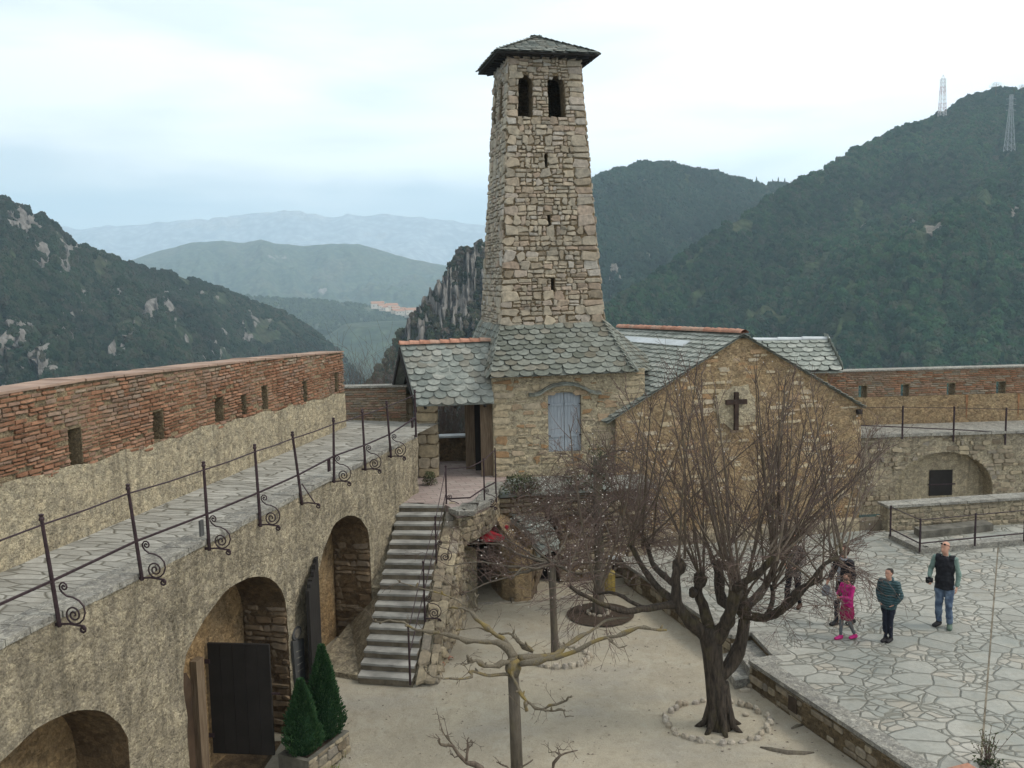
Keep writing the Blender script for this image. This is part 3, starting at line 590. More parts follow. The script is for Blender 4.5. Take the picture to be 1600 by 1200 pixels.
# rubble filling between wall and stair
offw=(sL0-wa).dot(wn_); off1=max(.02,(sL1-wa).dot(wn_)); B0=sL0+fu*.1; B1=sL1
s0_=(sL0-wa).dot(wu); s1_=(sL1-wa).dot(wu); t0_=max(.1,min(.8,(A3['s1']-s0_)/(s1_-s0_))); Bt=lerp(B0,B1,t0_); offt=lerp(offw,off1,t0_)
def pieces(bot,topz):
    v=[p+V(0,0,-.5) for p in bot]+[V(p.x,p.y,z) for p,z in zip(bot,topz)]; mb.add(v,[(0,1,5,4),(1,2,6,5),(2,3,7,6),(3,0,4,7),(4,5,6,7)])
mb=MB(); a0=B0-wn_*(offw+.5)+fu*.2; at1=Bt-wn_*(offt+.5)
pieces([B0,Bt,at1,a0],[.1,LZ*t0_-.1,.35,.05]); pieces([Bt,B1,B1-wn_*off1,Bt-wn_*offt],[LZ*t0_-.1,LZ-.12,LZ-.12,LZ*t0_-.1])
mb.build('side_rubble','arcade_plaster',stair)
def Pg(s,z,h):
    u=s/1.6; v=z/1.2; p=lerp(lerp(V(B0.x,B0.y,.1),V(Bt.x,Bt.y,LZ*t0_-.1),u),lerp(V(a0.x,a0.y,.05),V(at1.x,at1.y,.35),u),v); return p+V(0,-.4,.7)*h

# landing ---------------------------------------------------------
edge=[onz(697,789,LZ),onz(715,799,LZ),onz(740,794,LZ),onz(763,784,LZ),onz(776,768,LZ)]
lw0=PW(WLEN,LZ,0)
pol=[sL1+V(0,0,LZ),*edge,V(-.2,24.9,LZ),V(-.2,29.2,LZ),V(-3.6,29.2,LZ),lw0+V(-.1,0,0)]
mb=MB(); mb.prism([p-V(0,0,.16) for p in pol],(0,0,.16)); ld=mb.build('landing','landing_flags'); ld['kind']='structure'; 
# pale border slabs on curved edge
lwall=thing('landing_wall','rubble wall with a low arch carrying the curved landing beside the stair top','wall',(edge[1].x,edge[1].y,0))
epts=[sR1+fo*1.0+V(0,0,LZ)]+edge[1:]+[edge[-1]+V(.12,1.1,0)]
cum=[0]
for a,b in zip(epts,epts[1:]): cum.append(cum[-1]+(b-a).length)
def PC(s,z,h):
    for i in range(len(cum)-1):
        if s<=cum[i+1] or i==len(cum)-2:
            a,b=epts[i],epts[i+1]; t=(s-cum[i])/(cum[i+1]-cum[i]); p=lerp(a,b,t); n=(b-a).normalized(); n=V(n.y,-n.x,0); return V(p.x,p.y,z)+n*h
        
ua=arch(.12,cum[-1]-.3,-.1,1.3,.5)
mb=MB(); skin(mb,PC,cum[-1],LZ-.17,[ua],.3,z0=-.2,back=False,ds=.25); mb.build('wall_face','arcade_plaster',lwall)
mb=MB(); courses(mb,PC,cum[-1],LZ-.17,[ua],hr=(.09,.19),wr=(.12,.34),gap=.02,bulge=.05,skip=.05,seed=9,jit=.3,z0=-.05); mb.build('stonework','rubble_stone',lwall)
mb=MB(); mb.box((-3.4,27.3,-.3),(3.4,0,0),(0,.3,0),(0,0,2.66)); mb.box((-3.3,23.2,-.3),(0,4.1,0),(.25,0,0),(0,0,2.66)); mb.build('rear_wall','gable_plaster',lwall)
mb=MB()
for i in range(len(epts)-1):
    a,b=epts[i],epts[i+1]; n=(b-a).normalized(); n=V(n.y,-n.x,0); inn_=-n*.38; mb.prism([a+n*.04+V(0,0,-.1),b+n*.04+V(0,0,-.1),b+inn_+V(0,0,-.1),a+inn_+V(0,0,-.1)],(0,0,.106),rnd.random())
mb.build('border_slabs','coping',lwall)
# railing of landing + stairs
sr=thing('stair_railing','thin iron railing with scrolls running down the stair and round its landing','railing',(sR0.x,sR0.y,0))
fon=fo.normalized()
sp_posts=[]
for k,(x0,y0,x1,y1,big) in enumerate(((636,985,641,1066,0),(661,880,664,968,1),(681,808,682,880,1),(698,727,698,806,1))):
    pl_=sR0+fon*(.1 if k==0 else .02+.0)
    pp_=hit(x1,y1,pl_,fon); tt=hit(x0,y0,pl_,fon); tt.x=pp_.x+ (tt.x-pp_.x)*.3; tt.y=pp_.y
    m2=MB(); m2.tube([pp_-V(0,0,.05),tt],[.022,.018],7); m2.tube([tt,tt+V(0,0,.03),tt+V(0,0,.05)],[.024,.03,.01],7); po=m2.build('post','iron',sr); sp_posts.append((pp_,tt))
    if big: scroll(pp_+V(0,0,.02)+fon*.01,fon,.95,po)
mb=MB()
for (a,b),(c,d) in zip(sp_posts,sp_posts[1:]): mb.tube([b-V(0,0,.05),d-V(0,0,.05)],.009,5); mb.tube([lerp(a,b,.5),lerp(c,d,.5)],.011,5)
mb.build('stair_rail','iron',sr)
land=[]
for k,(x,yt,yb) in enumerate(((757,716,790),(775,700,772))):
    pb=onz(x,yb-8 if k==0 else yb,LZ); tt=at(x,yt,pb.y); m2=MB(); m2.tube([pb-V(0,0,.2),V(pb.x,pb.y,tt.z)],[.02,.018],7); po=m2.build('post','iron',sr); land.append((pb,V(pb.x,pb.y,tt.z)))
    if k==0: scroll(pb+V(0,0,-.15),V(1,-.2,0).normalized(),.85,po)
a,b=sp_posts[3]; (c,d),(e,f)=land; sag=V(0,0,.1)
mb=MB(); md=lerp(b,d,.5)+V(.12,-.22,-.02); mb.tube([b-V(0,0,.05),md-V(0,0,.05),d-V(0,0,.05),f-V(0,0,.05)],.012,5); 
mb.build('landing_top_rail','iron',sr); mb=MB(); lo=lerp(a,b,.35); l2=c+V(0,0,.3); mb.tube([lo,lerp(lo,l2,.5)+V(.12,-.22,-.05),l2,e+V(0,0,.3)],.02,5); mb.build('landing_lower_rail','iron',sr)
# ================================================================ GUARD HOUSE (under the tower), PORCH, TOWER
def plane_wall(A,B,zb):   # frame of a vertical wall from A to B, outward to the camera side
    A=Vector(A);B=Vector(B); u=V(B.x-A.x,B.y-A.y,0); L_=u.length; u=u/L_; n=V(u.y,-u.x,0); A0_=V(A.x,A.y,0)
    return (lambda s,z,h: A0_+u*s+n*h+V(0,0,z)), L_, u, n
fA=at(770,640,24.95); fB=V(3.55,25.5,0); fA.z=0
PFc,FcL,fcu,fcn=plane_wall(fA,fB,0)
def on(px,py,A,n): return hit(px,py,A,n)
def sz(px,py,A,u,n): p=hit(px,py,A,n); return (p-Vector((A.x,A.y,0))).dot(u),p.z
house=thing('guard_house','stone guard house with grey blue shuttered window and slate skirt roof below the tower','house',(fA.x,fA.y,0))
wz0=sz(856,615,fA,fcu,fcn); wz1=sz(909,705,fA,fcu,fcn); eav=sz(860,586,fA,fcu,fcn)[1]
win=arch(wz0[0],wz1[0],wz1[1],wz0[1]-.08,.1)
# opening with segmental head
mb=MB(); skin(mb,PFc,FcL,eav+.1,[win],.18,z0=0,ds=.6,dz=.6); 
P2,L2,u2,n2=plane_wall(fA-fcn*6,fA,0); skin(mb,P2,L2,eav+.1,[],.1)
mb.build('wall','facade_mortar',house)
mb=MB(); courses(mb,PFc,FcL,eav,[win],z0=2.2,hr=(.12,.24),wr=(.16,.5),gap=.05,bulge=.022,skip=.32,seed=61,jit=.6,quoin=.4,tints=(0,1),split=.3)
mb.build('stonework','facade_stone',house)
# lower storey
# shutters
for k in(0,1):
    mb=MB(); w_=(wz1[0]-wz0[0])/2; s0=wz0[0]+w_*k+.006; s1=s0+w_-.012; n=5
    for i in range(n):
        a=s0+(s1-s0)*i/n+.002; b=s0+(s1-s0)*(i+1)/n-.002; x=((a+b)/2-(wz0[0]+w_))/w_; tz=wz0[1]-.08+.1*math.sqrt(max(0,1-x*x))
        mb.box(PFc(a,wz1[1]+.01,-.13),PFc(b,0,0)-PFc(a,0,0),fcn*.03,(0,0,tz-wz1[1]-.02))
    for hz in(.25,.78): mb.box(PFc(s0+.01,lerp(wz1[1],wz0[1],hz),-.099),PFc(s1-.01,0,0)-PFc(s0+.01,0,0),fcn*.02,(0,0,.06))
    sh_=mb.build('shutter','shutter_paint',house); mb=MB(); e_=s0 if k==0 else s1-.1
    for hz in(.27,.8):
        mb=MB(); mb.box(PFc(e_-(.06 if k==0 else -.05),lerp(wz1[1],wz0[1],hz),-.06),PFc(e_+.12,0,0)-PFc(e_,0,0),fcn*.012,(0,0,.025)); mb.build('hinge','iron',sh_)
# hood mould of rough slates over the window
mb=MB(); hc=(wz0[0]+wz1[0])/2; hw=(wz1[0]-wz0[0])/2+.52; r=random.Random(2)
for i in range(13):
    t0_=-1+2*i/13; t1_=-1+2*(i+1)/13; f=lambda t: wz0[1]-.05+.27*max(0,1-(abs(t)/.72)**2)**.8
    a=PFc(hc+hw*t0_,f(t0_)+r.uniform(-.01,.01),0); b=PFc(hc+hw*t1_,f(t1_),0); mb.prism([a,b,b+fcn*.17,a+fcn*(.17+r.uniform(-.02,.02))],(0,0,.045),r.random()); mb.prism([a+V(0,0,.047),b+V(0,0,.047),b+V(0,0,.047)+fcn*.12,a+V(0,0,.047)+fcn*.12],(0,0,.04),r.random())
mb.build('window_hood','slate_worn',house)
# skirt roof corners
T0=at(782,510,26.0);T1=at(945,508,26.7);T3=at(752,508,29.0);T2=T1+(T3-T0); tz0=T0.z
for q in(T0,T1,T2,T3): q.z=tz0
E0=PFc(-.08,0,.28); E0.z=eav; E1=PFc(FcL-.32,0,.28);E1.z=eav+.03; E3=T3+(T3-T2).normalized()*.55; E3.z=eav+.1; E3.y+=.2
mb=MB(); mb.quad(E0,E1,T1,T0); mb.quad(E3,E0,T0,T3); mb.add([T1+V(0,0,.0),E1,T1+(T1-T0)*.55+V(0,0,-1.4)+V(0,1.5,0)],[(0,1,2)])
scales(mb,E0,E1,T1-fcn*-.02,T0,w=.37,ex=.205,seed=5,lift=.045,th=.02)
scales(mb,E3,E0,T0,T3,w=.34,ex=.2,seed=6,lift=.04,th=.018)
T1b=T1+V(.9,.6,0); 
mb.build('skirt_roof','slate_worn',house)
# right flank of skirt: slope falling to the chapel roof
mb=MB(); X1=E1; X2=T1+V(1.9,2.2,-1.55); mb.add([T1,X1,X2],[(0,1,2)]); mb.add([T1,X2,T2],[(0,1,2)]); scales(mb,X1,X2,T1+V(.03,.1,0),T1,w=.3,ex=.2,seed=8,lift=.04); scales(mb,X2,X2+V(-.6,2,0),T2,T1+V(.03,.1,0),w=.3,ex=.2,seed=9,lift=.04)
mb.build('hip_roof','slate_worn',house)
mb=MB(); ridge_tiles(mb,T1+V(.02,-.02,.0),E1+V(.05,0,.05),.03,.4); mb.build('hip_flashing','slate_worn',house)
# ---- tower
tower=thing('bell_tower','tall tapering rubble stone bell tower with quoins and two arched belfry openings','tower',((T0+T2)/2))
tb_c=(T0+T2)/2; TH=7.4
def tapered(A,B,n_side):
    # battered face: corner lines lean to the axis with a slight entasis
    def P(s,z,h):
        t=max(0,min(1.02,z/TH)); k=1-.335*t**.95 ; a=tb_c+(A-tb_c)*k; b=tb_c+(B-tb_c)*k; L0=(B-A).length; u=(b-a); nn=(B-A).normalized(); nn=V(nn.y,-nn.x,0)
        return V(0,0,z)+a+u*(s/L0)+nn*h
    return P,(B-A).length
for q in(tb_c,): q.z=tz0
print('tower',T0,T1,T2,T3,'len',(T1-T0).length,(T3-T0).length)
faces=[(T0,T1),(T3,T0),(T1,T2),(T2,T3)]
TL=(T1-T0).length
# opening positions on the front face from the picture
Pfr,_=tapered(T0,T1,0); 
def fsz(px,py):
    best=None
    for i in range(60):
        for j in range(100):
            s=TL*i/59; z=TH*j/99; p=Pfr(s,z,0); d=p-C0; c=d.dot(Fv); x=800+FPX*d.dot(Rv)/c; y=600-FPX*d.dot(Uv)/c; e=(x-px)**2+(y-py)**2
            if best is None or e<best[0]: best=(e,s,z)
    return best[1:]
b0=fsz(809,183); b1=fsz(832,183); bt_=fsz(821,118); c0_=fsz(857,183); c1_=fsz(884,183); print('belfry',b0,b1,bt_,c0_,c1_,'top',fsz(845,96))
def mkops(width):
    f=width/TL; o=[]
    for a,b in((b0[0],b1[0]),(c0_[0],c1_[0])): a*=f;b*=f; o.append(arch(a,b,b0[1],bt_[1]-.22*(b-a)/(b-a),.22))
    return o
slits=[]
for x,y0,y1 in((853,239,262),(857.5,336,359),(865,434,457)):
    a=fsz(x,y1); b=fsz(x,y0); slits.append(dict(s0=a[0]-.055,s1=a[0]+.055,zb=a[1],zs=b[1],rise=0))
for o in slits: o['top']=(lambda z: (lambda s:z))(o['zs']); o['span']=(lambda o: (lambda z: (o['s0'],o['s1']) if o['zb']<z<o['zs'] else None))(o)
for k,(A,B) in enumerate(faces):
    P,L_=tapered(A,B,0); ops=mkops(L_) if k<2 else []
    mb=MB(); skin(mb,P,L_,TH,ops+(slits if k==0 else []),.42,z0=-.6,ds=.5,dz=.35,back=False)
    # inner face of the belfry chamber
    for i in range(1):
        zf=b0[1]-.05
    mb.build('wall','tower_mortar',tower)
    mb=MB(); courses(mb,P,L_,TH-.03,ops+(slits if k==0 else []),z0=-.3,hr=(.12,.3),wr=(.12,.42),gap=.022,bulge=.046,quoin=.34,seed=70+k,split=.72,jit=.42,tints=(0,1))
    mb.build('stonework','tower_stone',tower)
mb=MB(); kf=.72; zf=tz0+b0[1]-.12; mb.prism([V(*( (tb_c+(q-tb_c)*kf)[:2]),zf) for q in(T0,T1,T2,T3)],(0,0,.05)); mb.build('belfry_floor','dark_wood',tower)
for o in slits: 
    mb=MB(); mb.quad(Pfr(o['s0']-.05,o['zb']-.05,-.4),Pfr(o['s1']+.05,o['zb']-.05,-.4),Pfr(o['s1']+.05,o['zs']+.05,-.4),Pfr(o['s0']-.05,o['zs']+.05,-.4)); mb.build('slit_back','dark_void',tower)
# cap roof
kt=.67; ov=.6; rc=V(tb_c.x,tb_c.y,0); RZ=tz0+TH; cor=[]
for q in(T0,T1,T2,T3):
    d=V(q.x-tb_c.x,q.y-tb_c.y,0); cor.append(V(tb_c.x,tb_c.y,RZ-.14)+d*kt+d.normalized()*ov)
apx=V(tb_c.x,tb_c.y,RZ+.56)
cap=MB()
for a,b in zip(cor,cor[1:]+cor[:1]):
    cap.add([a,b,apx],[(0,1,2)]); e=(b-a).normalized()*.04; scales(cap,a,b,apx+e,apx-e,w=.3,ex=.2,seed=int(a.x*10)+80,lift=.035,over=.06)
rf=cap.build('cap_roof','slate',tower)
mb=MB(); mb.prism([q-V(0,0,.045) for q in cor],(0,0,.03)); 
for a,b in zip(cor,cor[1:]+cor[:1]):
    for i in range(8): p=lerp(a,b,(i+.5)/8)-V(0,0,.075); c=lerp(V(rc.x,rc.y,p.z),p,.55); mb.tube([p+(c-p)*.15,c],.03,4)
mb.build('eaves_board','dark_wood',tower)
# ================================================================ PORCH (loggia)
porch=thing('porch','open porch with slate roof, terracotta ridge and squared stone pillar at the stair top','porch',(-1.9,25,LZ))
ra=at(625,541,25.6); rb=at(764,533,26.3); ga=at(650,633,24.5); gb=at(772,625,24.75)
rb.z=ra.z=(ra.z+rb.z)/2; gb.z=ga.z
ba=ra+(ra-ga); ba.z=ga.z-.25; bb=rb+(rb-gb); bb.z=gb.z-.25
mb=MB()
scales(mb,ga,gb,rb,ra,w=.36,ex=.2,seed=14,lift=.04,over=.06,th=.02)
scales(mb,bb,ba,ra,rb,w=.3,ex=.185,seed=15)
mb.prism([ga-V(0,0,.012),gb-V(0,0,.012),rb-V(0,0,.012),ra-V(0,0,.012)],(0,0,-.03)); mb.prism([bb-V(0,0,.012),ba-V(0,0,.012),ra-V(0,0,.012),rb-V(0,0,.012)],(0,0,-.03))
mb.build('slate_roof','slate',porch)
mb=MB(); ridge_tiles(mb,ra-V(.03,0,0)+V(0,0,.02),rb+V(0,0,.02),.12,.3); mb.build('ridge_tiles','terracotta',porch)
mb=MB()
for p,q in((ra,ga),(ra,ba)):
    mb.prism([p+V(.02,0,-.05),q+V(.02,0,-.05),q+V(.02,0,-.19),p+V(.02,0,-.22)],(-.05,0,0))
for t in(.12,.5,.88):
    for g,rr in((lerp(ga,gb,t),lerp(ra,rb,t)),(lerp(ba,bb,t),lerp(ra,rb,t))): mb.tube([g-V(0,0,.1),rr-V(0,0,.1)],.05,4)
mb.tube([lerp(ga,ra,.16)+V(.1,0,-.17),lerp(gb,rb,.16)+V(-.1,0,-.17)],.08,4); mb.tube([lerp(ba,ra,.16)+V(.1,0,-.17),lerp(bb,rb,.16)+V(-.1,0,-.17)],.08,4)
mb.build('roof_timber','dark_wood',porch)
p0=onz(654,747,LZ); p1=onz(686,746,LZ); pw_=(p1-p0).length
for k,(o_,hh,ww) in enumerate(((p0,ga.z+.1-LZ,pw_),(V(p0.x-.75,p0.y+1.3,LZ),ga.z-LZ+.05,.5))):
    u=(p1-p0).normalized(); n=V(-u.y,u.x,0)
    core=MB(); core.box(o_+u*.03+n*.03-V(0,0,.3 if k==0 else 0),u*(ww-.06),n*(ww-.06),(0,0,hh+(.3 if k==0 else 0)))
    po=core.build('pillar','mortar',porch)
    mb=MB()
    for (A,B) in((o_,o_+u*ww),(o_+u*ww,o_+u*ww+n*ww),(o_+n*ww,o_)):
        Pk,Lk,_,_=plane_wall(A,B,0); courses(mb,lambda s,z,h,Pk=Pk: Pk(s,z+LZ,h-.02),Lk,hh-.02,hr=(.22,.36),wr=(.25,.62),gap=.02,bulge=.03,seed=90+k,jit=.1,tints=(0,.7))
    mb.build('pillar_stones','facade_stone',po)
# back parapet of porch and timber posts
q0=onz(676,722,LZ); q1=q0+V(2.1,.2,0); zt=hit(700,682,q0,V(0,1,0)).z
mb=MB(); mb.box(V(q0.x-.6,q0.y,LZ-.02),(2.6,.2,0),(0,.35,0),(0,0,zt-LZ-.05)); mb.build('back_parapet','jamb_stone',porch)
mb=MB(); mb.box(V(q0.x-.62,q0.y-.04,zt-.05),(2.64,.2,0),(0,.43,0),(0,0,.05)); mb.build('parapet_slab','zinc',porch)
for px0,px1,dd in((726,741,26.1),(750,770,25.15)):
    a=at(px0,640,dd);b=at(px1,640,dd); mb=MB(); mb.box(V(a.x,a.y,LZ),(b.x-a.x,0.03,0),(0,.25,0),(0,0,ga.z+.25-LZ)); mb.build('timber_post','post_wood',porch)
a=at(741,640,25.9);b=at(752,640,25.9); mb=MB(); mb.box(V(a.x,a.y,LZ),(b.x-a.x,0,0),(0,.06,0),(0,0,ga.z+.2-LZ)); mb.build('dark_gap_panel','dark_wood',porch)  # dark panel added to stand for the shaded gap between the posts
# ================================================================ LOWER STOREY LEDGE, DRUM, CELLAR
lg=thing('lower_storey','lower rubble building front with dark arched cellar door and pale slate ledge on top','building',(1,24,0))
la=onz(779,775,2.35); lb=onz(1015,760,2.35); la.z=lb.z=0; lb.y=max(lb.y,24.3)
PLg,LgL,lu,ln=plane_wall(la,lb,0)
do0=sz(842,860,la,lu,ln)[0]; do1=sz(874,860,la,lu,ln)[0]; dtp=sz(858,806,la,lu,ln)[1]
dop=arch(do0,do1,-.1,dtp-.3,.3)
mb=MB(); skin(mb,PLg,LgL,2.32,[dop],.35,z0=-.2,mi_back=1); mb.quad(PLg(LgL,-.2,0),PLg(LgL,-.2,-1.5),PLg(LgL,2.32,-1.5),PLg(LgL,2.32,0)); mb.quad(PLg(0,-.2,-1.5),PLg(0,-.2,0),PLg(0,2.32,0),PLg(0,2.32,-1.5)); mb.build('wall',['jamb_stone','dark_void'],lg)
mb=MB(); courses(mb,PLg,LgL,2.3,[dop],hr=(.1,.2),wr=(.12,.4),gap=.03,bulge=.04,skip=.2,seed=101,jit=.35,tints=(0,.8)); mb.build('stonework','rubble_stone',lg)
mb=MB(); s=0
while s<LgL:
    e=s+rnd.uniform(.4,.8); mb.prism([PLg(s+.01,2.325,.12+rnd.uniform(-.03,.03)),PLg(e-.01,2.325,.12),PLg(e-.01,2.325+.12,-1.3),PLg(s+.01,2.325+.12,-1.3)],(0,0,.05),rnd.random()); s=e
mb.build('ledge_slabs','slate',lg)
# stuccoed drum with slate coping
dr=thing('stucco_bulwark','rounded ochre stuccoed bulwark with curved slate coping in front of the cellar door','wall',(.2,23.3,0))
pc=onz(800,925,0); base=[onz(764,897,0),onz(768,918,0),onz(785,936,0),onz(806,943,0),onz(829,940,0),onz(838,925,0)]
hts=[2.2,2.05,1.75,1.45,1.2,1.1]
mb=MB()
for i in range(5):
    a,b=base[i],base[i+1]; A=lerp(a,pc,.08);B=lerp(b,pc,.08)
    for j in range(4): mb.quad(lerp(a+V(0,0,-.1),A+V(0,0,hts[i]),j/4),lerp(b+V(0,0,-.1),B+V(0,0,hts[i+1]),j/4),lerp(b+V(0,0,-.1),B+V(0,0,hts[i+1]),(j+1)/4),lerp(a+V(0,0,-.1),A+V(0,0,hts[i]),(j+1)/4))
    mb.quad(A+V(0,0,hts[i]),B+V(0,0,hts[i+1]),pc+V(.1,.8,hts[i+1]),pc+V(.1,.8,hts[i]))
mb.build('body','gable_plaster',dr,smooth=True)
mb=MB(); cpts=[at(768,792,23.9),at(790,802,23.7),at(812,818,23.4),at(830,838,23.1),at(840,862,22.9)]; cp2=[p+V(.55,.5,.06) for p in cpts]
for i in range(4): scales(mb,cpts[i+1],cp2[i+1],cp2[i],cpts[i],w=.3,ex=.13,seed=120+i,lift=.05,th=.02)
mb.prism([p-V(0,0,.03) for p in cpts]+[p-V(0,0,.03) for p in reversed(cp2)],(0,0,-.12)); 
mb.build('slate_coping','slate',dr)
mb=MB(); k0=[at(768,795,23.92),at(790,805,23.72),at(812,821,23.42),at(830,841,23.12),at(838,862,22.95)]
for i in range(4): a,b=k0[i]-V(0,0,.1),k0[i+1]-V(0,0,.1); mb.quad(V(a.x,a.y,0),V(b.x,b.y,0),b,a)
mb.build('curved_face','gable_plaster',dr)
for i,(x0,y0,x1,y1) in enumerate(((817,935,836,880),(826,937,843,890))):
    b=onz(x0,y0,0); t_=at(x1,y1,b.y+.15); u=V(.09,0.02,0); p=thing('leaning_plank',('reddish brown board leaning on the rounded bulwark, left one','reddish brown board leaning nearer the yellow stain, right one')[i],'board',b,'boards leaning by the bulwark'); mb=MB(); mb.prism([b,b+u,t_+u,t_],(0,-.03,0)); mb.build('board','post_wood',p)
# kerbs
k=thing('stone_kerb','dark stone kerb running at an angle to the foot of the bulwark','kerb',onz(775,915,0)); mb=MB()
a,b=onz(749,893,0),onz(800,943,0); d=(b-a).normalized(); n=V(-d.y,d.x,0)*.22
for i in range(6): p,q=lerp(a,b,i/6),lerp(a,b,(i+.95)/6); mb.prism([p,q,q+n,p+n],(0,0,.12+rnd.uniform(0,.03)),.1)
mb.build('kerb_stones','rubble_stone',k)
k=thing('threshold_kerb','thin line of pale flat stones edging the sand before the cellar','kerb',onz(850,940,0)); mb=MB(); pts=[onz(x,y,0) for x,y in((698,950),(745,947),(800,944),(850,939),(905,935),(960,931),(985,929))]
for a,b in zip(pts,pts[1:]):
    m_=max(1,int((b-a).length/.35))
    for i in range(m_): p,q=lerp(a,b,i/m_),lerp(a,b,(i+.93)/m_); j=rnd.uniform(-.03,.03); mb.prism([p+V(0,j,0),q+V(0,j,0),q+V(0,.14+j,0),p+V(0,.14+j,0)],(0,0,.035),rnd.random())
mb.build('kerb_stones','ring_stone',k)
# bench and red cloth under the arch
bench=thing('bench','low wooden plank bench on black legs in front of the archway','bench',onz(745,868,0)); b0_=onz(722,880,0); 
z=.45; c=at(716,858,b0_.y); d=at(766,850,b0_.y+.6); 
mb=MB(); uu=V(d.x-c.x,d.y-c.y,0); mb.box(V(c.x,c.y,.43),uu,(0,.3,0),(0,0,.04)); mb.build('seat','bench_wood',bench)
for t in(.08,.9):
    for q in(.04,.26): mb=MB(); p=V(c.x,c.y,0)+uu*t+V(0,q,0); mb.tube([p,p+V(0,0,.43)],.02,5); mb.build('leg','iron',bench)
for i,(lab,pts) in enumerate((('bright red cloth spread flat like a small awning above the bench',((736,829),(762,827),(790,838),(785,844),(758,846))),('darker red folded cloth hanging behind the bright one near the slate coping',((760,828),(782,817),(796,822),(792,830),(776,829))))):
    dd=22.6+i*.35; ps=[at(x,y,dd+ (0.25 if j<2 else 0)) for j,(x,y) in enumerate(pts)]; cth=thing('red_cloth',lab,'cloth',ps[0]); mb=MB(); cc=sum(ps,V(0,0,0))/5+V(0,0,.04)
    mb.add(ps+[cc],[(5,j,(j+1)%5) for j in range(5)]); mb.add([p-V(0,0,.02) for p in ps+[cc]],[(5,(j+1)%5,j) for j in range(5)]); mb.build('sheet','red_cloth',cth)
mb=MB()
# yellow barrel-like object and small white bin near tree
yb=onz(951,926,0); ya=thing('yellow_container','small faded yellow container standing behind the mossy grey trunk','container',yb); mb=MB(); mb.tube([yb,yb+V(0,0,.05),yb+V(0,0,.5),yb+V(0,0,.56)],[.15,.17,.17,.13],10); mb.build('body','yellow_paint',ya)
lp=at(958,882,23.6); lm=thing('lantern','small white topped lantern fixed above the yellow container','lantern',lp)
mb=MB(); mb.tube([V(lp.x,lp.y,0),lp],.025,6); mb.build('stem','iron',lm); mb=MB(); mb.cbox(lp,.16,.16,.16); mb.build('lamp_body','iron',lm); mb=MB(); mb.cbox(lp+V(0,0,.165),.24,.24,.03); mb.build('lamp_cap','zinc',lm)
# ================================================================ CHAPEL
gA=V(3.3,25.3,0); ga_=at(1160,523,25.95); 
gR=at(1350,636,26.65); chu=V(gR.x-gA.x,gR.y-gA.y,0).normalized(); chn=V(chu.y,-chu.x,0)
PG,_,_,_=plane_wall(gA,gR,0); sa,za=sz(1160,524,gA,chu,chn); sr_,zr=sz(1346,636,gA,chu,chn); sl_=sa-(sr_-sa); zl=zr+.05
print('chapel',sa,za,sr_,zr,sl_)
sl0=max(0,sl_)
def gtop(s): return lerp(za,zr,(s-sa)/(sr_-sa)) if s>sa else lerp(za,zl,(sa-s)/(sa-sl_))
chapel=thing('chapel','ochre rubble chapel gable behind the big bare tree, with slate roof and terracotta ridge','chapel',gA+chu*sa)
PGo=lambda s,z,h: PG(s+sl_,z,h+ (.015*math.sin(s*3+z*2) if abs(h)<.001 else 0)); GL=sr_-sl_; gt=lambda s: gtop(s+sl_)
mb=MB(); skin(mb,PGo,GL,9,[],.1,z0=0,ds=.3,dz=.3,topf=gt); 
bk=-chn*11
mb.quad(PG(sr_,0,0),PG(sr_,0,-11),PG(sr_,zr,-11),PG(sr_,zr,0))
courses(mb,PGo,GL,za,mi=1,z0=.5,hr=(.07,.15),wr=(.12,.42),gap=.03,bulge=.01,skip=.7,seed=131,jit=.4,topf=gt,tints=(0,1)); mb.build('gable_wall',['gable_plaster','facade_stone'],chapel)
apg=PG(sa,za+.03,.1); er=PG(sr_+.12,zr-.02,.1); el=PG(sl_-.25,zl-.1,.1)
rbk=at(968,513,33.0); bkv=rbk-apg
mb=MB(); ll=el+V(bkv.x,bkv.y,bkv.z*.3)*.9
scales(mb,ll+V(0,0,.0),el,apg,rbk,w=.34,ex=.21,seed=141,lift=.035); mb.quad(ll-V(0,0,.02),el-V(0,0,.02),apg-V(0,0,.02),rbk-V(0,0,.02))
rr2=er+V(bkv.x,bkv.y,0); scales(mb,er,rr2,rbk,apg,w=.34,ex=.22,seed=142); mb.quad(er-V(0,0,.02),rr2-V(0,0,.02),rbk-V(0,0,.02),apg-V(0,0,.02))
mb.build('slate_roof','slate_pale',chapel)
mb=MB(); ridge_tiles(mb,rbk+V(0,0,.03),apg+V(0,0,.04),.13,.33); mb.build('ridge_tiles','terracotta',chapel)
mb=MB(); f0_=lerp(apg,el,.13); f1_=lerp(rbk,ll,.13); sd2=(el-apg).normalized()*.28; nn_=V(0,0,.05); mb.prism([lerp(f0_,f1_,.25)+nn_,lerp(f0_,f1_,.25)+sd2+nn_,f1_+sd2+nn_,f1_+nn_],(0,0,.02)); mb.build('flashing','zinc',chapel)
mb=MB(); mb.tube([PG(sr_-.1,zr-.12,.12),PG(sr_-.1,zr-.12,-.3)],.09,4); mb.build('roof_timber','dark_wood',chapel)
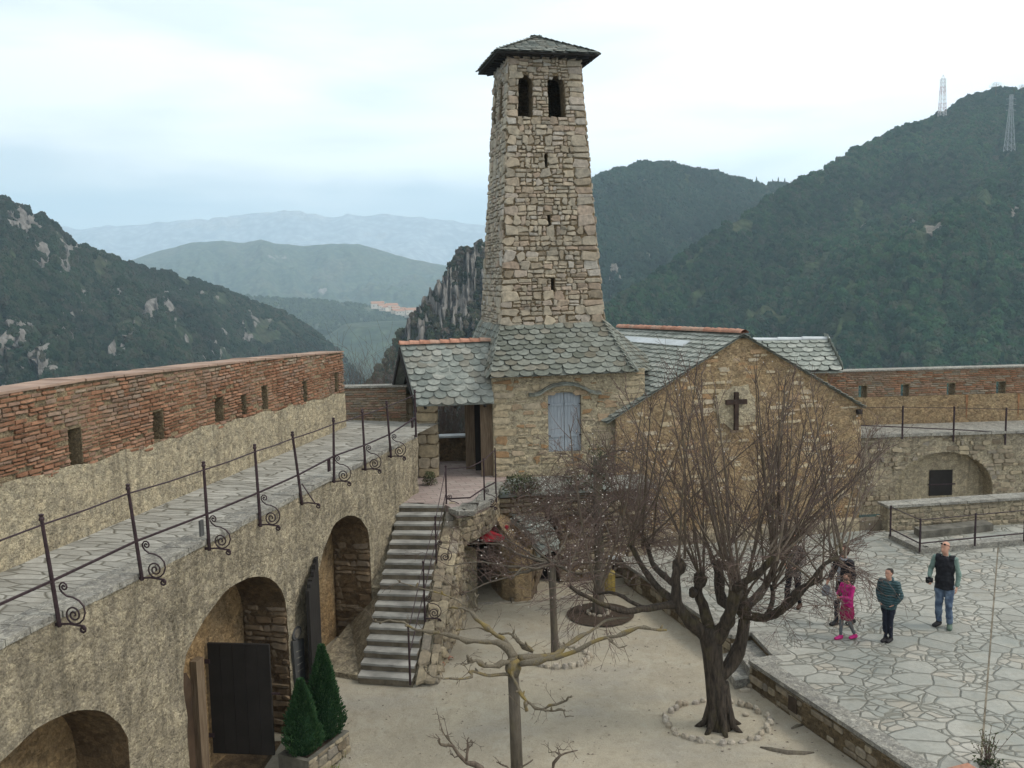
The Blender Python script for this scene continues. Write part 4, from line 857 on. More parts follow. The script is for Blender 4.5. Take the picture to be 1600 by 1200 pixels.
# patch of grey render behind the cross
mb=MB(); r=random.Random(4); cs,cz=sz(1150,632,gA,chu,chn); P8=[PG(cs+.62*math.cos(a)*r.uniform(.8,1.15),cz-.05+.62*math.sin(a)*r.uniform(.8,1.2),.021) for a in [i*math.pi/9 for i in range(18)]]
mb.add(P8,[tuple(range(18))]); mb.build('render_patch','facade_mortar',chapel)
cr=thing('cross','dark weathered wooden cross fixed high on the chapel gable','cross',PG(cs,cz,.1))
c0s,c0z=sz(1148,612,gA,chu,chn); c1s,c1z=sz(1149,671,gA,chu,chn)
mb=MB(); mb.box(PG(c0s-.055,c1z,.06),chu*.11,chn*.09,(0,0,c0z-c1z)); plain('cross_wood',(.055,.035,.027),.85,14,.01,.5); mb.build('upright','cross_wood',cr)
az=sz(1148,631,gA,chu,chn)[1]; 
for k in(-1,1): mb=MB(); mb.box(PG(c0s+(.056 if k>0 else -.30),az,.06),chu*.245,chn*.09,(0,0,.13)); mb.build('arm','cross_wood',cr)
mb=MB(); mb.box(PG(c0s-.16,c1z-.05,.05),chu*.32,chn*.14,(0,0,.045)); mb.build('foot_shelf','post_wood',cr)
# stone bench ledge along the gable foot
lg2=thing('stone_ledge','long low stone ledge at the foot of the chapel gable','ledge',PG(3,TZ,.3)); mb=MB()
s=-.2
while s<sr_+.5:
    e=s+rnd.uniform(.4,.9); mb.box(PG(s+.01,TZ-.05,.05),chu*(e-s-.02),chn*(.4+rnd.uniform(-.03,.03)),(0,0,.33+rnd.uniform(-.02,.02)),rnd.random()); s=e
mb.build('ledge_stones','rubble_stone',lg2)
# ================================================================ REAR SLATE ROOF HOUSE
rh=thing('watch_house','small building behind the chapel with pale slate roof and white metal ridge','house',at(1250,600,31))
r0=at(1176,534,31.8); r1=at(1291,528,31.8); b1_=at(1316,576,30.4); b0_=at(1180,584,30.4); b1_.z=b0_.z=(b1_.z+b0_.z)/2; r1.z=r0.z=(r0.z+r1.z)/2
c0r=r0*2-b0_; c1r=r1*2-b1_; c0r.z=c1r.z=b1_.z; b2=V(b1_.x+.0,c1r.y,b1_.z)
mb=MB(); scales(mb,b0_,b1_,r1,r0,w=.4,ex=.25,seed=151,lift=.05,th=.02,over=.08); scales(mb,b1_,b2,r1+V(0,.05,0),r1,w=.4,ex=.25,seed=152,lift=.05); scales(mb,b2,c0r,r0,r1,w=.4,ex=.25,seed=153); mb.prism([b0_-V(0,0,.03),b1_-V(0,0,.03),b2-V(0,0,.03),c0r-V(0,0,.03)],(0,0,-.05)); mb.build('slate_roof','slate_pale',rh)
mb=MB(); ridge_tiles(mb,r0,r1,.11,1.2); mb.build('metal_ridge','zinc',rh)
mb=MB(); mb.prism([V(b0_.x,b0_.y+.35,0),V(b1_.x-.35,b1_.y+.35,0),V(b1_.x-.35,b2.y-.3,0),V(b0_.x,b2.y-.3,0)],(0,0,b0_.z-.09)); mb.build('wall','gable_plaster',rh)
# ================================================================ FAR RIGHT RAMPART
r_a=at(1250,665,31.0); r_b=at(1680,684,31.6); r_a.z=r_b.z=0; ru=(r_b-r_a).normalized(); rn=V(ru.y,-ru.x,0)
r_o=r_a; 
def rs(px,py): p=hit(px,py,r_o,rn); return (p-r_o).dot(ru),p.z
rampart=thing('far_rampart','long wall across the right side with one wide arch below its pale wall walk','wall',(r_o.x,r_o.y,0))
RWz=rs(1470,676)[1]; RL=26
PR=lambda s,z,h: r_o+ru*s+rn*h+V(0,0,z)
a0=rs(1398,770)[0]; a1=rs(1550,770)[0]; az_=rs(1470,706)[1]; ra_=arch(a0,a1,-.3,az_-1.25,1.25)
mb=MB(); skin(mb,lambda s,z,h: PR(s,z,h+(.03*math.sin(s*2+z*3) if abs(h)<.001 else 0)),RL,RWz-.08,[ra_],.55,z0=-.3,ds=.4,dz=.35,mi_back=1,mi_rev=0); mb.build('wall_face',['arcade_plaster','parapet_plaster'],rampart)
mb=MB(); courses(mb,PR,RL,RWz-.1,[ra_],hr=(.09,.2),wr=(.12,.42),gap=.03,bulge=.03,skip=.45,seed=161,jit=.35,z0=0); mb.build('stonework','rubble_stone',rampart)
h0=rs(1465,740); h1=rs(1500,779); mb=MB(); mb.box(PR(h0[0],h1[1],-.545),ru*(h1[0]-h0[0]),rn*.03,(0,0,h0[1]-h1[1])); hb=mb.build('hatch','dark_wood',rampart)
mb=MB(); mb.box(PR(h0[0]-.05,h1[1]+.42*(h0[1]-h1[1]),-.515),ru*(h1[0]-h0[0]+.15),rn*.015,(0,0,.04)); mb.build('hatch_bar','iron',hb)
mb=MB(); s=0
while s<RL:
    e=s+rnd.uniform(.6,1.1); mb.box(PR(s+.01,RWz-.085,-1.9),ru*(e-s-.02),rn*(2.0+rnd.uniform(-.02,.02)),(0,0,.09),rnd.random()); s=e
mb.build('wall_walk_slabs','coping',rampart)
pz0=-1.95
PRp=lambda s,z,h: PR(s,z,h+pz0)
tz_=hit(1450,576,r_o+rn*pz0,rn).z; bz_=hit(1450,618,r_o+rn*pz0,rn).z
def ps(px,py): p=hit(px,py,r_o+rn*pz0,rn); return (p-r_o).dot(ru),p.z
rp=thing('far_brick_parapet','brick parapet with four square loopholes above the far right rampart','wall',(PRp(8,RWz,0)))
lo=[]
for x0,x1 in((1342,1355),(1408,1421),(1480,1493),(1557,1572)):
    a=ps(x0,598)[0]; b=ps(x1,598)[0]; lo.append(dict(s0=a,s1=b,zb=ps(1450,620)[1],zs=ps(1450,600)[1],rise=0))
for o in lo: o['top']=(lambda z: (lambda s:z))(o['zs']); o['span']=(lambda o: (lambda z: (o['s0'],o['s1']) if o['zb']<z<o['zs'] else None))(o)
mb=MB(); skin(mb,lambda s,z,h:PRp(s,z,h-.02),RL,tz_-.04,lo,.45,z0=bz_-.1,back=False); mb.quad(PRp(0,tz_-.04,-.02),PRp(RL,tz_-.04,-.02),PRp(RL,tz_-.04,-.5),PRp(0,tz_-.04,-.5)); mb.build('brick_core','mortar',rp)
mb=MB(); courses(mb,lambda s,z,h:PRp(s,z,h-.018),RL,tz_-.04,lo,z0=bz_,hr=(.055,.08),wr=(.2,.4),gap=.024,bulge=.03,seed=171,jit=.2,tints=(.1,1)); mb.build('brickwork','brick_stone',rp)
mb=MB(); skin(mb,lambda s,z,h:PRp(s,z,h+.0),RL,bz_,[],.1,z0=RWz-.1); mb.build('plaster_base','gable_plaster',rp)
mb=MB(); mb.box(PRp(-.05,tz_-.04,-.52),ru*RL,rn*.56,(0,0,.05)); mb.build('capping','coping',rp)
for px in(1511,1592):
    a=ps(px,606); r=random.Random(px); mb=MB(); mb.add([PRp(a[0]+x,z,.013) for x,z in((-.05,bz_),(.05,bz_-.02),(.035,RWz+.6),(.02,RWz+.25),(.0,RWz+.1),(-.02,RWz+.3),(-.03,RWz+.7))],[(0,1,2,3,4,5,6)]); mb.build('rust_streak','rust',rp)
# rampart railing
rr_=thing('rampart_railing','thin dark iron railing on the far right wall walk','railing',PR(6,RWz,.1)); prev=None
for px,y0,y1 in((1330,634,668),(1410,634,672),(1490,635,676),(1571,637,681),(1660,640,686),(1750,643,690)):
    a=hit(px,y1,r_o+rn*.08,rn);b=hit(px,y0,r_o+rn*.08,rn); b.x=a.x;b.y=a.y; mb=MB(); mb.tube([a-V(0,0,.3),b],.03,6); mb.build('post','iron',rr_)
    if prev: 
        mb=MB(); mb.tube([prev[1]-V(0,0,.05),b-V(0,0,.05)],.012,4); mb.build('top_rail','iron',rr_); mb=MB(); mb.tube([lerp(*prev,.12),lerp(a,b,.12)],.022,4); mb.build('lower_rail','iron',rr_)
    prev=(a,b)
# sunken stair enclosure at the terrace end: low wall, kerb, railing
lwl=thing('low_wall','low rubble wall with pale slab coping at the back of the terrace','wall',V(11,25.6,TZ))
wa_=at(1388,790,26.0); wb_=at(1640,773,26.8); zt_=wa_.z
A=V(wa_.x,wa_.y,TZ);B=V(wb_.x,wb_.y,TZ); PL_,LL,lu_,ln_=plane_wall(A,B,0)
mb=MB(); skin(mb,PL_,LL,zt_-.06,[],.1,z0=TZ-.1); mb.quad(PL_(0,TZ,-.4),PL_(0,TZ,0),PL_(0,zt_-.06,0),PL_(0,zt_-.06,-.4)); mb.build('wall_face','arcade_plaster',lwl)
mb=MB(); courses(mb,PL_,LL,zt_-.07,z0=TZ,hr=(.08,.17),wr=(.12,.4),gap=.03,bulge=.03,skip=.25,seed=181,jit=.3,tints=(.2,.8)); mb.build('stonework','rubble_stone',lwl)
mb=MB(); s=-.05
while s<LL:
    e=s+rnd.uniform(.7,1.2); mb.box(PL_(s+.01,zt_-.065,-.5),lu_*(e-s-.02),ln_*.56,(0,0,.07),rnd.random()); s=e
mb.build('coping','coping',lwl)
kb=thing('terrace_kerb','raised pale stone kerb enclosing the railed corner at the terrace end','kerb',onz(1440,862,TZ)); pts=[onz(1388,842,TZ),onz(1438,866,TZ),onz(1640,847,TZ)]
mb=MB()
for a,b in zip(pts,pts[1:]):
    d=(b-a).normalized(); n=V(-d.y,d.x,0)*.3; mm=int((b-a).length/.8)+1
    for i in range(mm): p,q=lerp(a,b,i/mm)+d*.005,lerp(a,b,(i+1)/mm)-d*.005; mb.prism([p,q,q+n,p+n],(0,0,.14),rnd.random())
mb.build('kerb_stones','coping',kb)
kr=thing('terrace_railing','dark iron railing standing on the kerb at the terrace end','railing',onz(1440,862,TZ)); pv=None; P_=[]
for px,y0,y1 in((1391,790,838),(1437,810,862),(1523,802,853),(1600,795,846),(1680,789,838)):
    b=onz(px,y1,TZ+.14); t_=at(px,y0,b.y); mb=MB(); mb.tube([b,V(b.x,b.y,t_.z)],.025,6); mb.build('post','iron',kr); P_.append((b,V(b.x,b.y,t_.z)))
for (a,b),(c,d) in zip(P_,P_[1:]):
    mb=MB(); mb.tube([b-V(0,0,.04),d-V(0,0,.04)],.014,4); mb.tube([lerp(a,b,.25),lerp(c,d,.25)],.02,4); mb.build('rail','iron',kr)
gb_=thing('terrace_bench','long grey stone block lying behind the railing on the terrace end','block',onz(1490,835,TZ)); a=onz(1440,842,TZ);b=onz(1552,830,TZ); mb=MB(); mb.box(a,b-a,(0,.5,0),(0,0,.2)); mb.build('block','pot_stone',gb_)
# ================================================================ HILLS
def hill_mat(name,g1,g2,g3,rock,rk,rs_=(1,1,1),rt=.6,sc_=.02):
    t=NT(name,1); t.b.inputs['Specular IOR Level'].default_value=.05
    n=t.noise(sc_*5,6,rough=.65); c=t.mix(t.val(n,.38,.62),g1,g2); c=t.mix(t.val(t.noise(sc_,5,rough=.6),.5,.7,0,.6),c,g3)
    v=t.vor(sc_*9); c=t.mix(.6,c,t.mix(t.val(v,0,.75),(1.45,1.45,1.4),(.45,.45,.5)),'MULTIPLY')
    rr=t.attr('rock'); rn_=t.noise(sc_*4,7,co=t.map(rs_),rough=.7); m_=t.val(t.math('ADD',rr,t.math('MULTIPLY',t.math('SUBTRACT',rn_,.5),1.5)),rt-.06,rt+.06)
    rc=t.mix(t.val(t.noise(sc_*12,6,co=t.map((1,1,.3)),rough=.7),.35,.65),tuple(x*.45 for x in rock),rock)
    c=t.mix(t.math('MULTIPLY',m_,rk),c,rc)
    b=t.bump(v,-4,.7); b=t.bump(t.noise(sc_*14,6,rough=.7),3,.6,b)
    M[name]=t.end(c,b)
def pts_interp(tab,x):
    xs=[a for a,_ in tab]; ys=[b for _,b in tab]; return np.interp(x,xs,ys)
def hill(name,ridge,dist,foot,nx=260,ny=90,amp=10,seed=1,mat='hill_wood',rockf=None,prof=1.0,ridge_amp=.012,label=None,backd=.05,rockbg=0):
    """terrain: ridge = picture columns and rows of the skyline, dist = table (column, metres), foot = table (column, (metres, z))"""
    x0,x1=ridge[0][0],ridge[-1][0]; xs=np.linspace(x0,x1,nx); D=pts_interp(dist,xs); RY=pts_interp(ridge,xs)
    n1=fnoise(seed,(nx,1),(60,1))[:,0]-.5; n2=fnoise(seed+1,(nx,1),(140,1))[:,0]-.5
    rid=np.array([tuple(at(x,y,d)) for x,y,d in zip(xs,RY,D)])
    fd=pts_interp([(a,b[0]) for a,b in foot],xs); fz=pts_interp([(a,b[1]) for a,b in foot],xs)
    dirx=rid[:,0]/rid[:,1]
    nb=int(ny*.2); N=ny+nb; P=np.zeros((nx,N,3)); T=np.linspace(0,1,ny)
    big=fnoise(seed+2,(nx,N),(7,5))-.5; med=fnoise(seed+3,(nx,N),(26,16))-.5; sm=fnoise(seed+4,(nx,N),(90,50))-.5; gul=np.abs(fnoise(seed+5,(nx,N),(18,4))-.5)
    for j in range(N):
        if j<ny: t=T[j]; y=fd+(D-fd)*t; z=fz+(rid[:,2]-fz)*(t**prof); fade=min(1,(1-t)*6)*min(1,t*8+.3)
        else: t=(j-ny+1)/nb; y=D*(1+backd*t); z=rid[:,2]-(rid[:,2]-fz)*t*.8; fade=0
        P[:,j,1]=y+fade*amp*2.5*(med[:,j]); P[:,j,0]=dirx*P[:,j,1]; 
        P[:,j,2]=z+fade*amp*(3.0*big[:,j]+1.6*med[:,j]+.7*sm[:,j]-2.2*gul[:,j])+ (n1*.5+n2*.35)*D*ridge_amp*(1 if j<ny and t>.93 else .3)
    rel=P-np.array([0,0,CZ]); dep=rel@np.array(Fv); px=800+FPX*(rel@np.array(Rv))/dep; py=600-FPX*(rel@np.array(Uv))/dep
    rk=np.zeros((nx,N))
    for (rx,ry,sx_,sy_,k_) in (rockf or []): rk=np.maximum(rk,k_*np.exp(-((px-rx)/sx_)**2-((py-ry)/sy_)**2))
    rn1=fnoise(seed+21,(nx,N),(110,42)); rn2=fnoise(seed+22,(nx,N),(200,80)); crag=(rn1*.6+rn2*.4)
    rk=np.clip(rk*(.5+1.35*crag)+ (crag-.62)*rockbg,0,1.4)
    jag=(np.abs(fnoise(seed+23,(nx,N),(110,12))-.5)*2+np.abs(fnoise(seed+24,(nx,N),(170,50))-.5)); P[:,:ny,1]-=(rk*amp*1.1*(jag-.3))[:,:ny]; P[:,:ny,2]+=(rk*amp*.45*(rn2-.4))[:,:ny]
    v=P.reshape(-1,3); f=[]
    i,j=np.meshgrid(np.arange(nx-1),np.arange(N-1),indexing='ij'); a=(i*N+j).ravel(); f=np.stack([a,a+N,a+N+1,a+1],1)
    me=bpy.data.meshes.new(name); me.vertices.add(len(v)); me.vertices.foreach_set('co',v.astype('f').ravel()); me.loops.add(f.size); me.loops.foreach_set('vertex_index',f.astype('i').ravel()); me.polygons.add(len(f)); me.polygons.foreach_set('loop_start',np.arange(0,f.size,4,dtype='i')); me.update(calc_edges=True); me.polygons.foreach_set('use_smooth',[True]*len(f))
    # how rocky each spot is
    at_=me.attributes.new('rock','FLOAT','POINT'); at_.data.foreach_set('value',rk.astype('f').ravel())
    me.materials.append(M[mat]); o=bpy.data.objects.new(name,me); COL.objects.link(o); o['kind']='structure'
    return o,P,rk
def forest(name,P,rk,n,size,seed,cols,thr=.5,jmax=None,seedshape=0):
    r=np.random.RandomState(seed); nx,N,_=P.shape; J=jmax or N; i=r.rand(n)*(nx-1.01); j=r.rand(n)*(J-1.01); 
    # denser with distance so that cover looks even in perspective
    ii=i.astype(int); jj=j.astype(int); fi=(i-ii)[:,None]; fj=(j-jj)[:,None]
    p=P[ii,jj]*(1-fi)*(1-fj)+P[ii+1,jj]*fi*(1-fj)+P[ii,jj+1]*(1-fi)*fj+P[ii+1,jj+1]*fi*fj
    gap=fnoise(seed+9,(nx,N),(40,26))[ii,jj]; keep=(rk[ii,jj]+ (r.rand(n)-.5)*.5<thr)&(gap>.22); p=p[keep]
    s=size*(.5+r.rand(len(p))**1.6*1.1)
    me=bpy.data.meshes.new(name); me.vertices.add(len(p)); me.vertices.foreach_set('co',p.astype('f').ravel()); 
    a=me.attributes.new('sc','FLOAT','POINT'); a.data.foreach_set('value',s.astype('f'))
    a=me.attributes.new('rot','FLOAT_VECTOR','POINT'); a.data.foreach_set('vector',(r.rand(len(p),3)*np.array([.5,.5,6.28])).astype('f').ravel())
    t=NT(name+'_crowns',1); t.b.inputs['Specular IOR Level'].default_value=.05; oi=t.n('ShaderNodeObjectInfo'); c=t.ramp(oi.outputs['Random'],[(k/(len(cols)-1),q) for k,q in enumerate(cols)])
    c=t.mix(.6,c,t.mix(t.val(t.noise(.012,4),.38,.62),(.5,.55,.66),(1.25,1.25,1.2)),'MULTIPLY'); c=t.mix(.5,c,t.mix(t.val(t.noise(.9,4),.35,.65),(.5,.5,.5),(1.4,1.4,1.4)),'MULTIPLY')
    M[name]=t.end(c,t.bump(t.noise(1.6,5,rough=.8),.8,.8))
    o=bpy.data.objects.new(name,me); COL.objects.link(o); o['kind']='stuff'
    g=bpy.data.node_groups.new(name,'GeometryNodeTree'); g.interface.new_socket('Geometry',in_out='INPUT',socket_type='NodeSocketGeometry'); g.interface.new_socket('Geometry',in_out='OUTPUT',socket_type='NodeSocketGeometry')
    N_=g.nodes.new; l=g.links.new; gi=N_('NodeGroupInput'); go=N_('NodeGroupOutput'); ip=N_('GeometryNodeInstanceOnPoints'); ico=N_('GeometryNodeMeshIcoSphere'); ico.inputs['Subdivisions'].default_value=3
    sp_=N_('GeometryNodeSetPosition'); nz_=N_('ShaderNodeTexNoise'); nz_.inputs['Scale'].default_value=3.0; nz_.inputs['Detail'].default_value=4; nz_.inputs['Roughness'].default_value=.8; po=N_('GeometryNodeInputPosition'); l(po.outputs[0],nz_.inputs['Vector'])
    sub=N_('ShaderNodeVectorMath'); sub.operation='SUBTRACT'; sub.inputs[1].default_value=(.5,.5,.45); l(nz_.outputs['Color'],sub.inputs[0]); s2=N_('ShaderNodeVectorMath'); s2.operation='SCALE'; s2.inputs['Scale'].default_value=2.3; l(sub.outputs[0],s2.inputs[0])
    l(ico.outputs['Mesh'],sp_.inputs['Geometry']); l(s2.outputs[0],sp_.inputs['Offset'])
    sm=N_('GeometryNodeSetMaterial'); sm.inputs['Material'].default_value=M[name]; l(sp_.outputs[0],sm.inputs[0]); l(sm.outputs[0],ip.inputs['Instance']); l(gi.outputs[0],ip.inputs['Points'])
    na=N_('GeometryNodeInputNamedAttribute'); na.data_type='FLOAT'; na.inputs[0].default_value='sc'; l(na.outputs[0],ip.inputs['Scale'])
    nr=N_('GeometryNodeInputNamedAttribute'); nr.data_type='FLOAT_VECTOR'; nr.inputs[0].default_value='rot'; l(nr.outputs[0],ip.inputs['Rotation']); l(ip.outputs[0],go.inputs[0])
    md=o.modifiers.new('scatter','NODES'); md.node_group=g; return o
hill_mat('hill_wood',(.035,.055,.03),(.06,.085,.04),(.09,.085,.05),(.3,.27,.23),1)
hill_mat('hill_cliff',(.035,.05,.03),(.06,.08,.042),(.1,.09,.06),(.27,.25,.225),1,(1,1,.35),.5)
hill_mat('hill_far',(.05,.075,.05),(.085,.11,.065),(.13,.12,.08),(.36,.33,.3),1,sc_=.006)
hill_mat('mountain',(.3,.33,.36),(.36,.39,.42),(.33,.36,.38),(.45,.45,.45),1,sc_=.002)  # pale blue-grey base: part of the distance haze is put into the colour
GC=[(.01,.03,.018),(.016,.048,.026),(.024,.066,.032),(.04,.085,.036),(.055,.066,.042),(.02,.054,.03),(.07,.075,.05)]
# right hill (G)
G_r=[(900,560),(945,485),(1000,450),(1060,405),(1120,365),(1160,340),(1200,312),(1245,285),(1285,268),(1330,240),(1375,216),(1420,196),(1455,186),(1480,178),(1500,160),(1530,148),(1556,140),(1600,143),(1680,120),(1800,150),(2000,200)]
o,P,rk=hill('right_hill',G_r,[(900,520),(1160,700),(1560,900),(2000,900)],[(900,(330,-120)),(1300,(270,-110)),(2000,(250,-95))],nx=360,ny=130,amp=13,seed=11,rockf=[(1470,362,34,10,1.1),(1350,357,32,9,.95),(1585,330,12,30,.7),(1150,430,12,14,.8),(1425,350,10,7,.8)],prof=.95,ridge_amp=.006)
forest('right_hill_forest',P,rk,120000,2.1,21,GC,.62,jmax=131)
# centre hill (F)
F_r=[(820,420),(870,330),(925,283),(960,268),(1000,258),(1030,254),(1060,262),(1110,270),(1150,281),(1180,288),(1215,290),(1260,292),(1330,300),(1420,330)]
o,P,rk=hill('centre_hill',F_r,[(820,1000),(1420,1250)],[(820,(560,-120)),(1420,(560,-120))],nx=260,ny=90,amp=16,seed=31,rockf=[(1000,288,30,8,.75),(985,300,22,8,.7),(960,440,20,35,.8),(1010,410,22,16,.7),(1215,310,40,14,.6),(930,300,10,14,.7)],ridge_amp=.004)
forest('centre_hill_forest',P,rk,60000,3.0,41,[(.014,.036,.024),(.02,.048,.03),(.028,.058,.034),(.042,.056,.038)],.6,jmax=91)
# cliff behind the tower (E)
E_r=[(545,640),(575,600),(605,560),(625,520),(650,490),(672,452),(693,433),(706,408),(722,390),(748,380),(790,372),(840,400),(900,440),(960,540)]
o,P,rk=hill('tower_cliff',E_r,[(545,300),(960,430)],[(545,(250,-110)),(960,(210,-60))],nx=260,ny=110,amp=7,seed=51,mat='hill_cliff',rockf=[(700,470,60,45,1.15),(650,520,40,30,.9),(740,430,40,50,.9),(620,560,30,30,.5)],prof=.8,ridge_amp=.012,rockbg=1.6)
forest('tower_cliff_scrub',P,rk,26000,.85,61,[(.02,.034,.018),(.045,.055,.03),(.075,.07,.045),(.11,.085,.07)],.55,jmax=111)
# left hill (A)
A_r=[(-400,180),(-200,250),(-60,300),(0,311),(30,325),(62,338),(88,352),(105,372),(120,382),(160,398),(200,410),(260,424),(310,440),(350,455),(400,470),(450,492),(500,520),(540,560),(600,640),(700,720)]
o,P,rk=hill('left_hill',A_r,[(-400,520),(100,640),(400,900),(700,1100)],[(-400,(240,-60)),(300,(330,-110)),(700,(560,-190))],nx=360,ny=120,amp=13,seed=71,mat='hill_cliff',rockf=[(40,345,34,26,1.2),(95,400,34,26,1.2),(75,420,20,16,1),(250,480,22,22,1.1),(200,520,22,24,.85),(20,540,40,45,1.1),(80,560,40,40,1.0),(150,470,40,20,.6),(400,510,30,22,.75),(450,530,26,16,.6),(300,560,60,20,.6),(210,560,50,22,.7),(330,530,50,20,.6),(120,500,40,30,.7)],prof=.9,ridge_amp=.006,rockbg=2.8)
forest('left_hill_forest',P,rk,75000,1.9,81,[(.014,.032,.02),(.024,.046,.026),(.034,.056,.032),(.062,.062,.044),(.034,.052,.032)],.5,jmax=121)
# green valley side (D)
D_r=[(300,455),(380,462),(440,468),(500,470),(560,476),(600,482),(640,492),(700,502),(780,505)]
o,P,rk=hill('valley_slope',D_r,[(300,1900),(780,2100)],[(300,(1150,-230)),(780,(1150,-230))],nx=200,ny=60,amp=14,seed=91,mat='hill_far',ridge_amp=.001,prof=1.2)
forest('valley_forest',P,rk,30000,3.4,95,[(.03,.05,.028),(.055,.08,.04),(.075,.1,.045)],.7,jmax=61)
VP_=P
# middle hill (B)
B_r=[(60,440),(140,425),(200,408),(250,392),(300,379),(350,376),(380,380),(408,374),(430,381),(475,384),(520,381),(558,381),(590,390),(640,404),(690,414),(740,420),(800,426),(900,430)]
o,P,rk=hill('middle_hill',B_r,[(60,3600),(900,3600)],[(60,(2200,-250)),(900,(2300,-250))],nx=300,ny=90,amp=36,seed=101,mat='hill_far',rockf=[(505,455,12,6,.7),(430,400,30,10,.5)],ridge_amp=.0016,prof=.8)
# far mountains (C)
C_r=[(-500,335),(-200,340),(50,352),(120,356),(200,352),(300,344),(380,336),(450,331),(520,338),(600,334),(680,342),(750,350),(850,356),(1000,366),(1300,372)]
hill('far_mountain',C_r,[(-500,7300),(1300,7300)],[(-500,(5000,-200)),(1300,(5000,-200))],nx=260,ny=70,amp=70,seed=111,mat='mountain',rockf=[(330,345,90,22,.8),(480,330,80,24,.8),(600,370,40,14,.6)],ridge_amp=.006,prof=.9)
mb=MB(); mb.quad((-20000,60,-262),(20000,60,-262),(20000,7600,-262),(-20000,7600,-262)); mb.build('valley_floor','hill_far',kind='structure')
# ---- village in the valley
def house_mesh(w_,d_,h_,wall,roof):
    mb=MB(); mb.cbox((0,0,0),w_,d_,h_,0,.5,0)
    a=[V(-w_/2-.4,-d_/2-.4,h_),V(w_/2+.4,-d_/2-.4,h_),V(w_/2+.4,d_/2+.4,h_),V(-w_/2-.4,d_/2+.4,h_)]; r0_=V(-w_/2-.4,0,h_*1.45); r1_=V(w_/2+.4,0,h_*1.45)
    mb.add(a+[r0_,r1_],[(0,1,5,4),(2,3,4,5),(0,4,3),(1,2,5),(0,3,2,1)],.5,1)
    for k in range(3): mb.cbox((-w_/3+k*w_/3,-d_/2-.04,h_*.45),1.2,.1,1.6,0,.5,2)
    return mb
plain('village_wall',(.66,.58,.5),.9,2,.01,.1); plain('village_roof',(.46,.25,.16),.9,2,.01,.3)
r=random.Random(5); protos=[]
VL={0:'tiny village house at the left end of the far row',12:'tiny village house at the right end of the far row, beside the rocky hill'}
spots=[(590,480.5),(597,481),(604,482),(612,483),(618,484.5),(622,486),(627,487),(632,487.5),(637,489),(641,490),(645,491),(650,492),(656,492.5),(625,490),(633,492),(642,494),(618,488),(608,485),(652,495),(600,484)]
nm_=['white','pale','long','low','tall']; 
for i,(x,y) in enumerate(spots):
    p=at(x,y,1720+r.uniform(-60,60)); 
    if i<3: o=house_mesh(r.uniform(12,22),r.uniform(8,11),r.uniform(5,8),0,0).build('village_house',['village_wall','village_roof','dark_void']); protos.append(o)
    else: o=protos[i%3].copy(); COL.objects.link(o)
    o.location=p-V(0,0,2); o.rotation_euler=(0,0,r.uniform(-.6,.6)); sc_=r.uniform(.8,1.2); o.scale=(sc_,sc_,sc_)
    o['category']='house'; o['group']='village houses far down the valley'; o['label']='tiny pale house with tiled roof in the far village seen between the cliffs'
    if i in VL: o['label']=VL[i]
# raise valley top so the houses rest on it: a gentle village plateau
vp=at(620,500,1720); mb=MB(); n=24
for i in range(n):
    a0_=2*math.pi*i/n; a1_=2*math.pi*(i+1)/n
mb.add([V(vp.x+95*math.cos(2*math.pi*i/n),vp.y+110*math.sin(2*math.pi*i/n),vp.z-6) for i in range(n)]+[V(vp.x+260*math.cos(2*math.pi*i/n),vp.y+300*math.sin(2*math.pi*i/n),vp.z-110) for i in range(n)],[tuple(range(n))]+[(i,n+i,n+(i+1)%n,(i+1)%n) for i in range(n)]); mb.build('village_hillside','hill_far',kind='structure')
# ---- spruces and a lone broad tree on the skyline
def spruce(p,h,seed,label,group):
    t=thing('conifer_tree',label,'tree',p,group); r=random.Random(seed); mb=MB(); mb.tube([p-V(0,0,1),p+V(0,0,h)],[h*.03,h*.004],5); mb.build('trunk','grey_trunk',t); mb=MB()
    for k in range(16):
        z=h*(.12+.86*k/16); rr=h*.2*(1-k/16.5)+.2
        for a in range(7): an=a*.9+k+r.random(); q=p+V(math.cos(an)*rr*r.uniform(.7,1.1),math.sin(an)*rr*r.uniform(.7,1.1),z-h*.05); c=p+V(0,0,z+h*.03); d=(q-c).cross(V(0,0,1)).normalized()*h*.035; mb.add([c,q+d,q-d,q-V(0,0,h*.03)],[(0,1,2),(0,1,3),(0,3,2)],r.random()*.3)
    mb.build('crown','conifer',t)
pos=['leftmost','second from left','third from left','middle','third from right','second from right','rightmost']
for i,(x,h) in enumerate(((1182,11),(1190,5),(1207,9),(1216,12),(1226,11),(1236,8),(1243,6))):
    p=at(x,pts_interp(F_r,x)+1.5,1180); spruce(p,h,i,'dark spruce on the saddle skyline between the two hills, %s'%pos[i],'spruces on the saddle skyline')
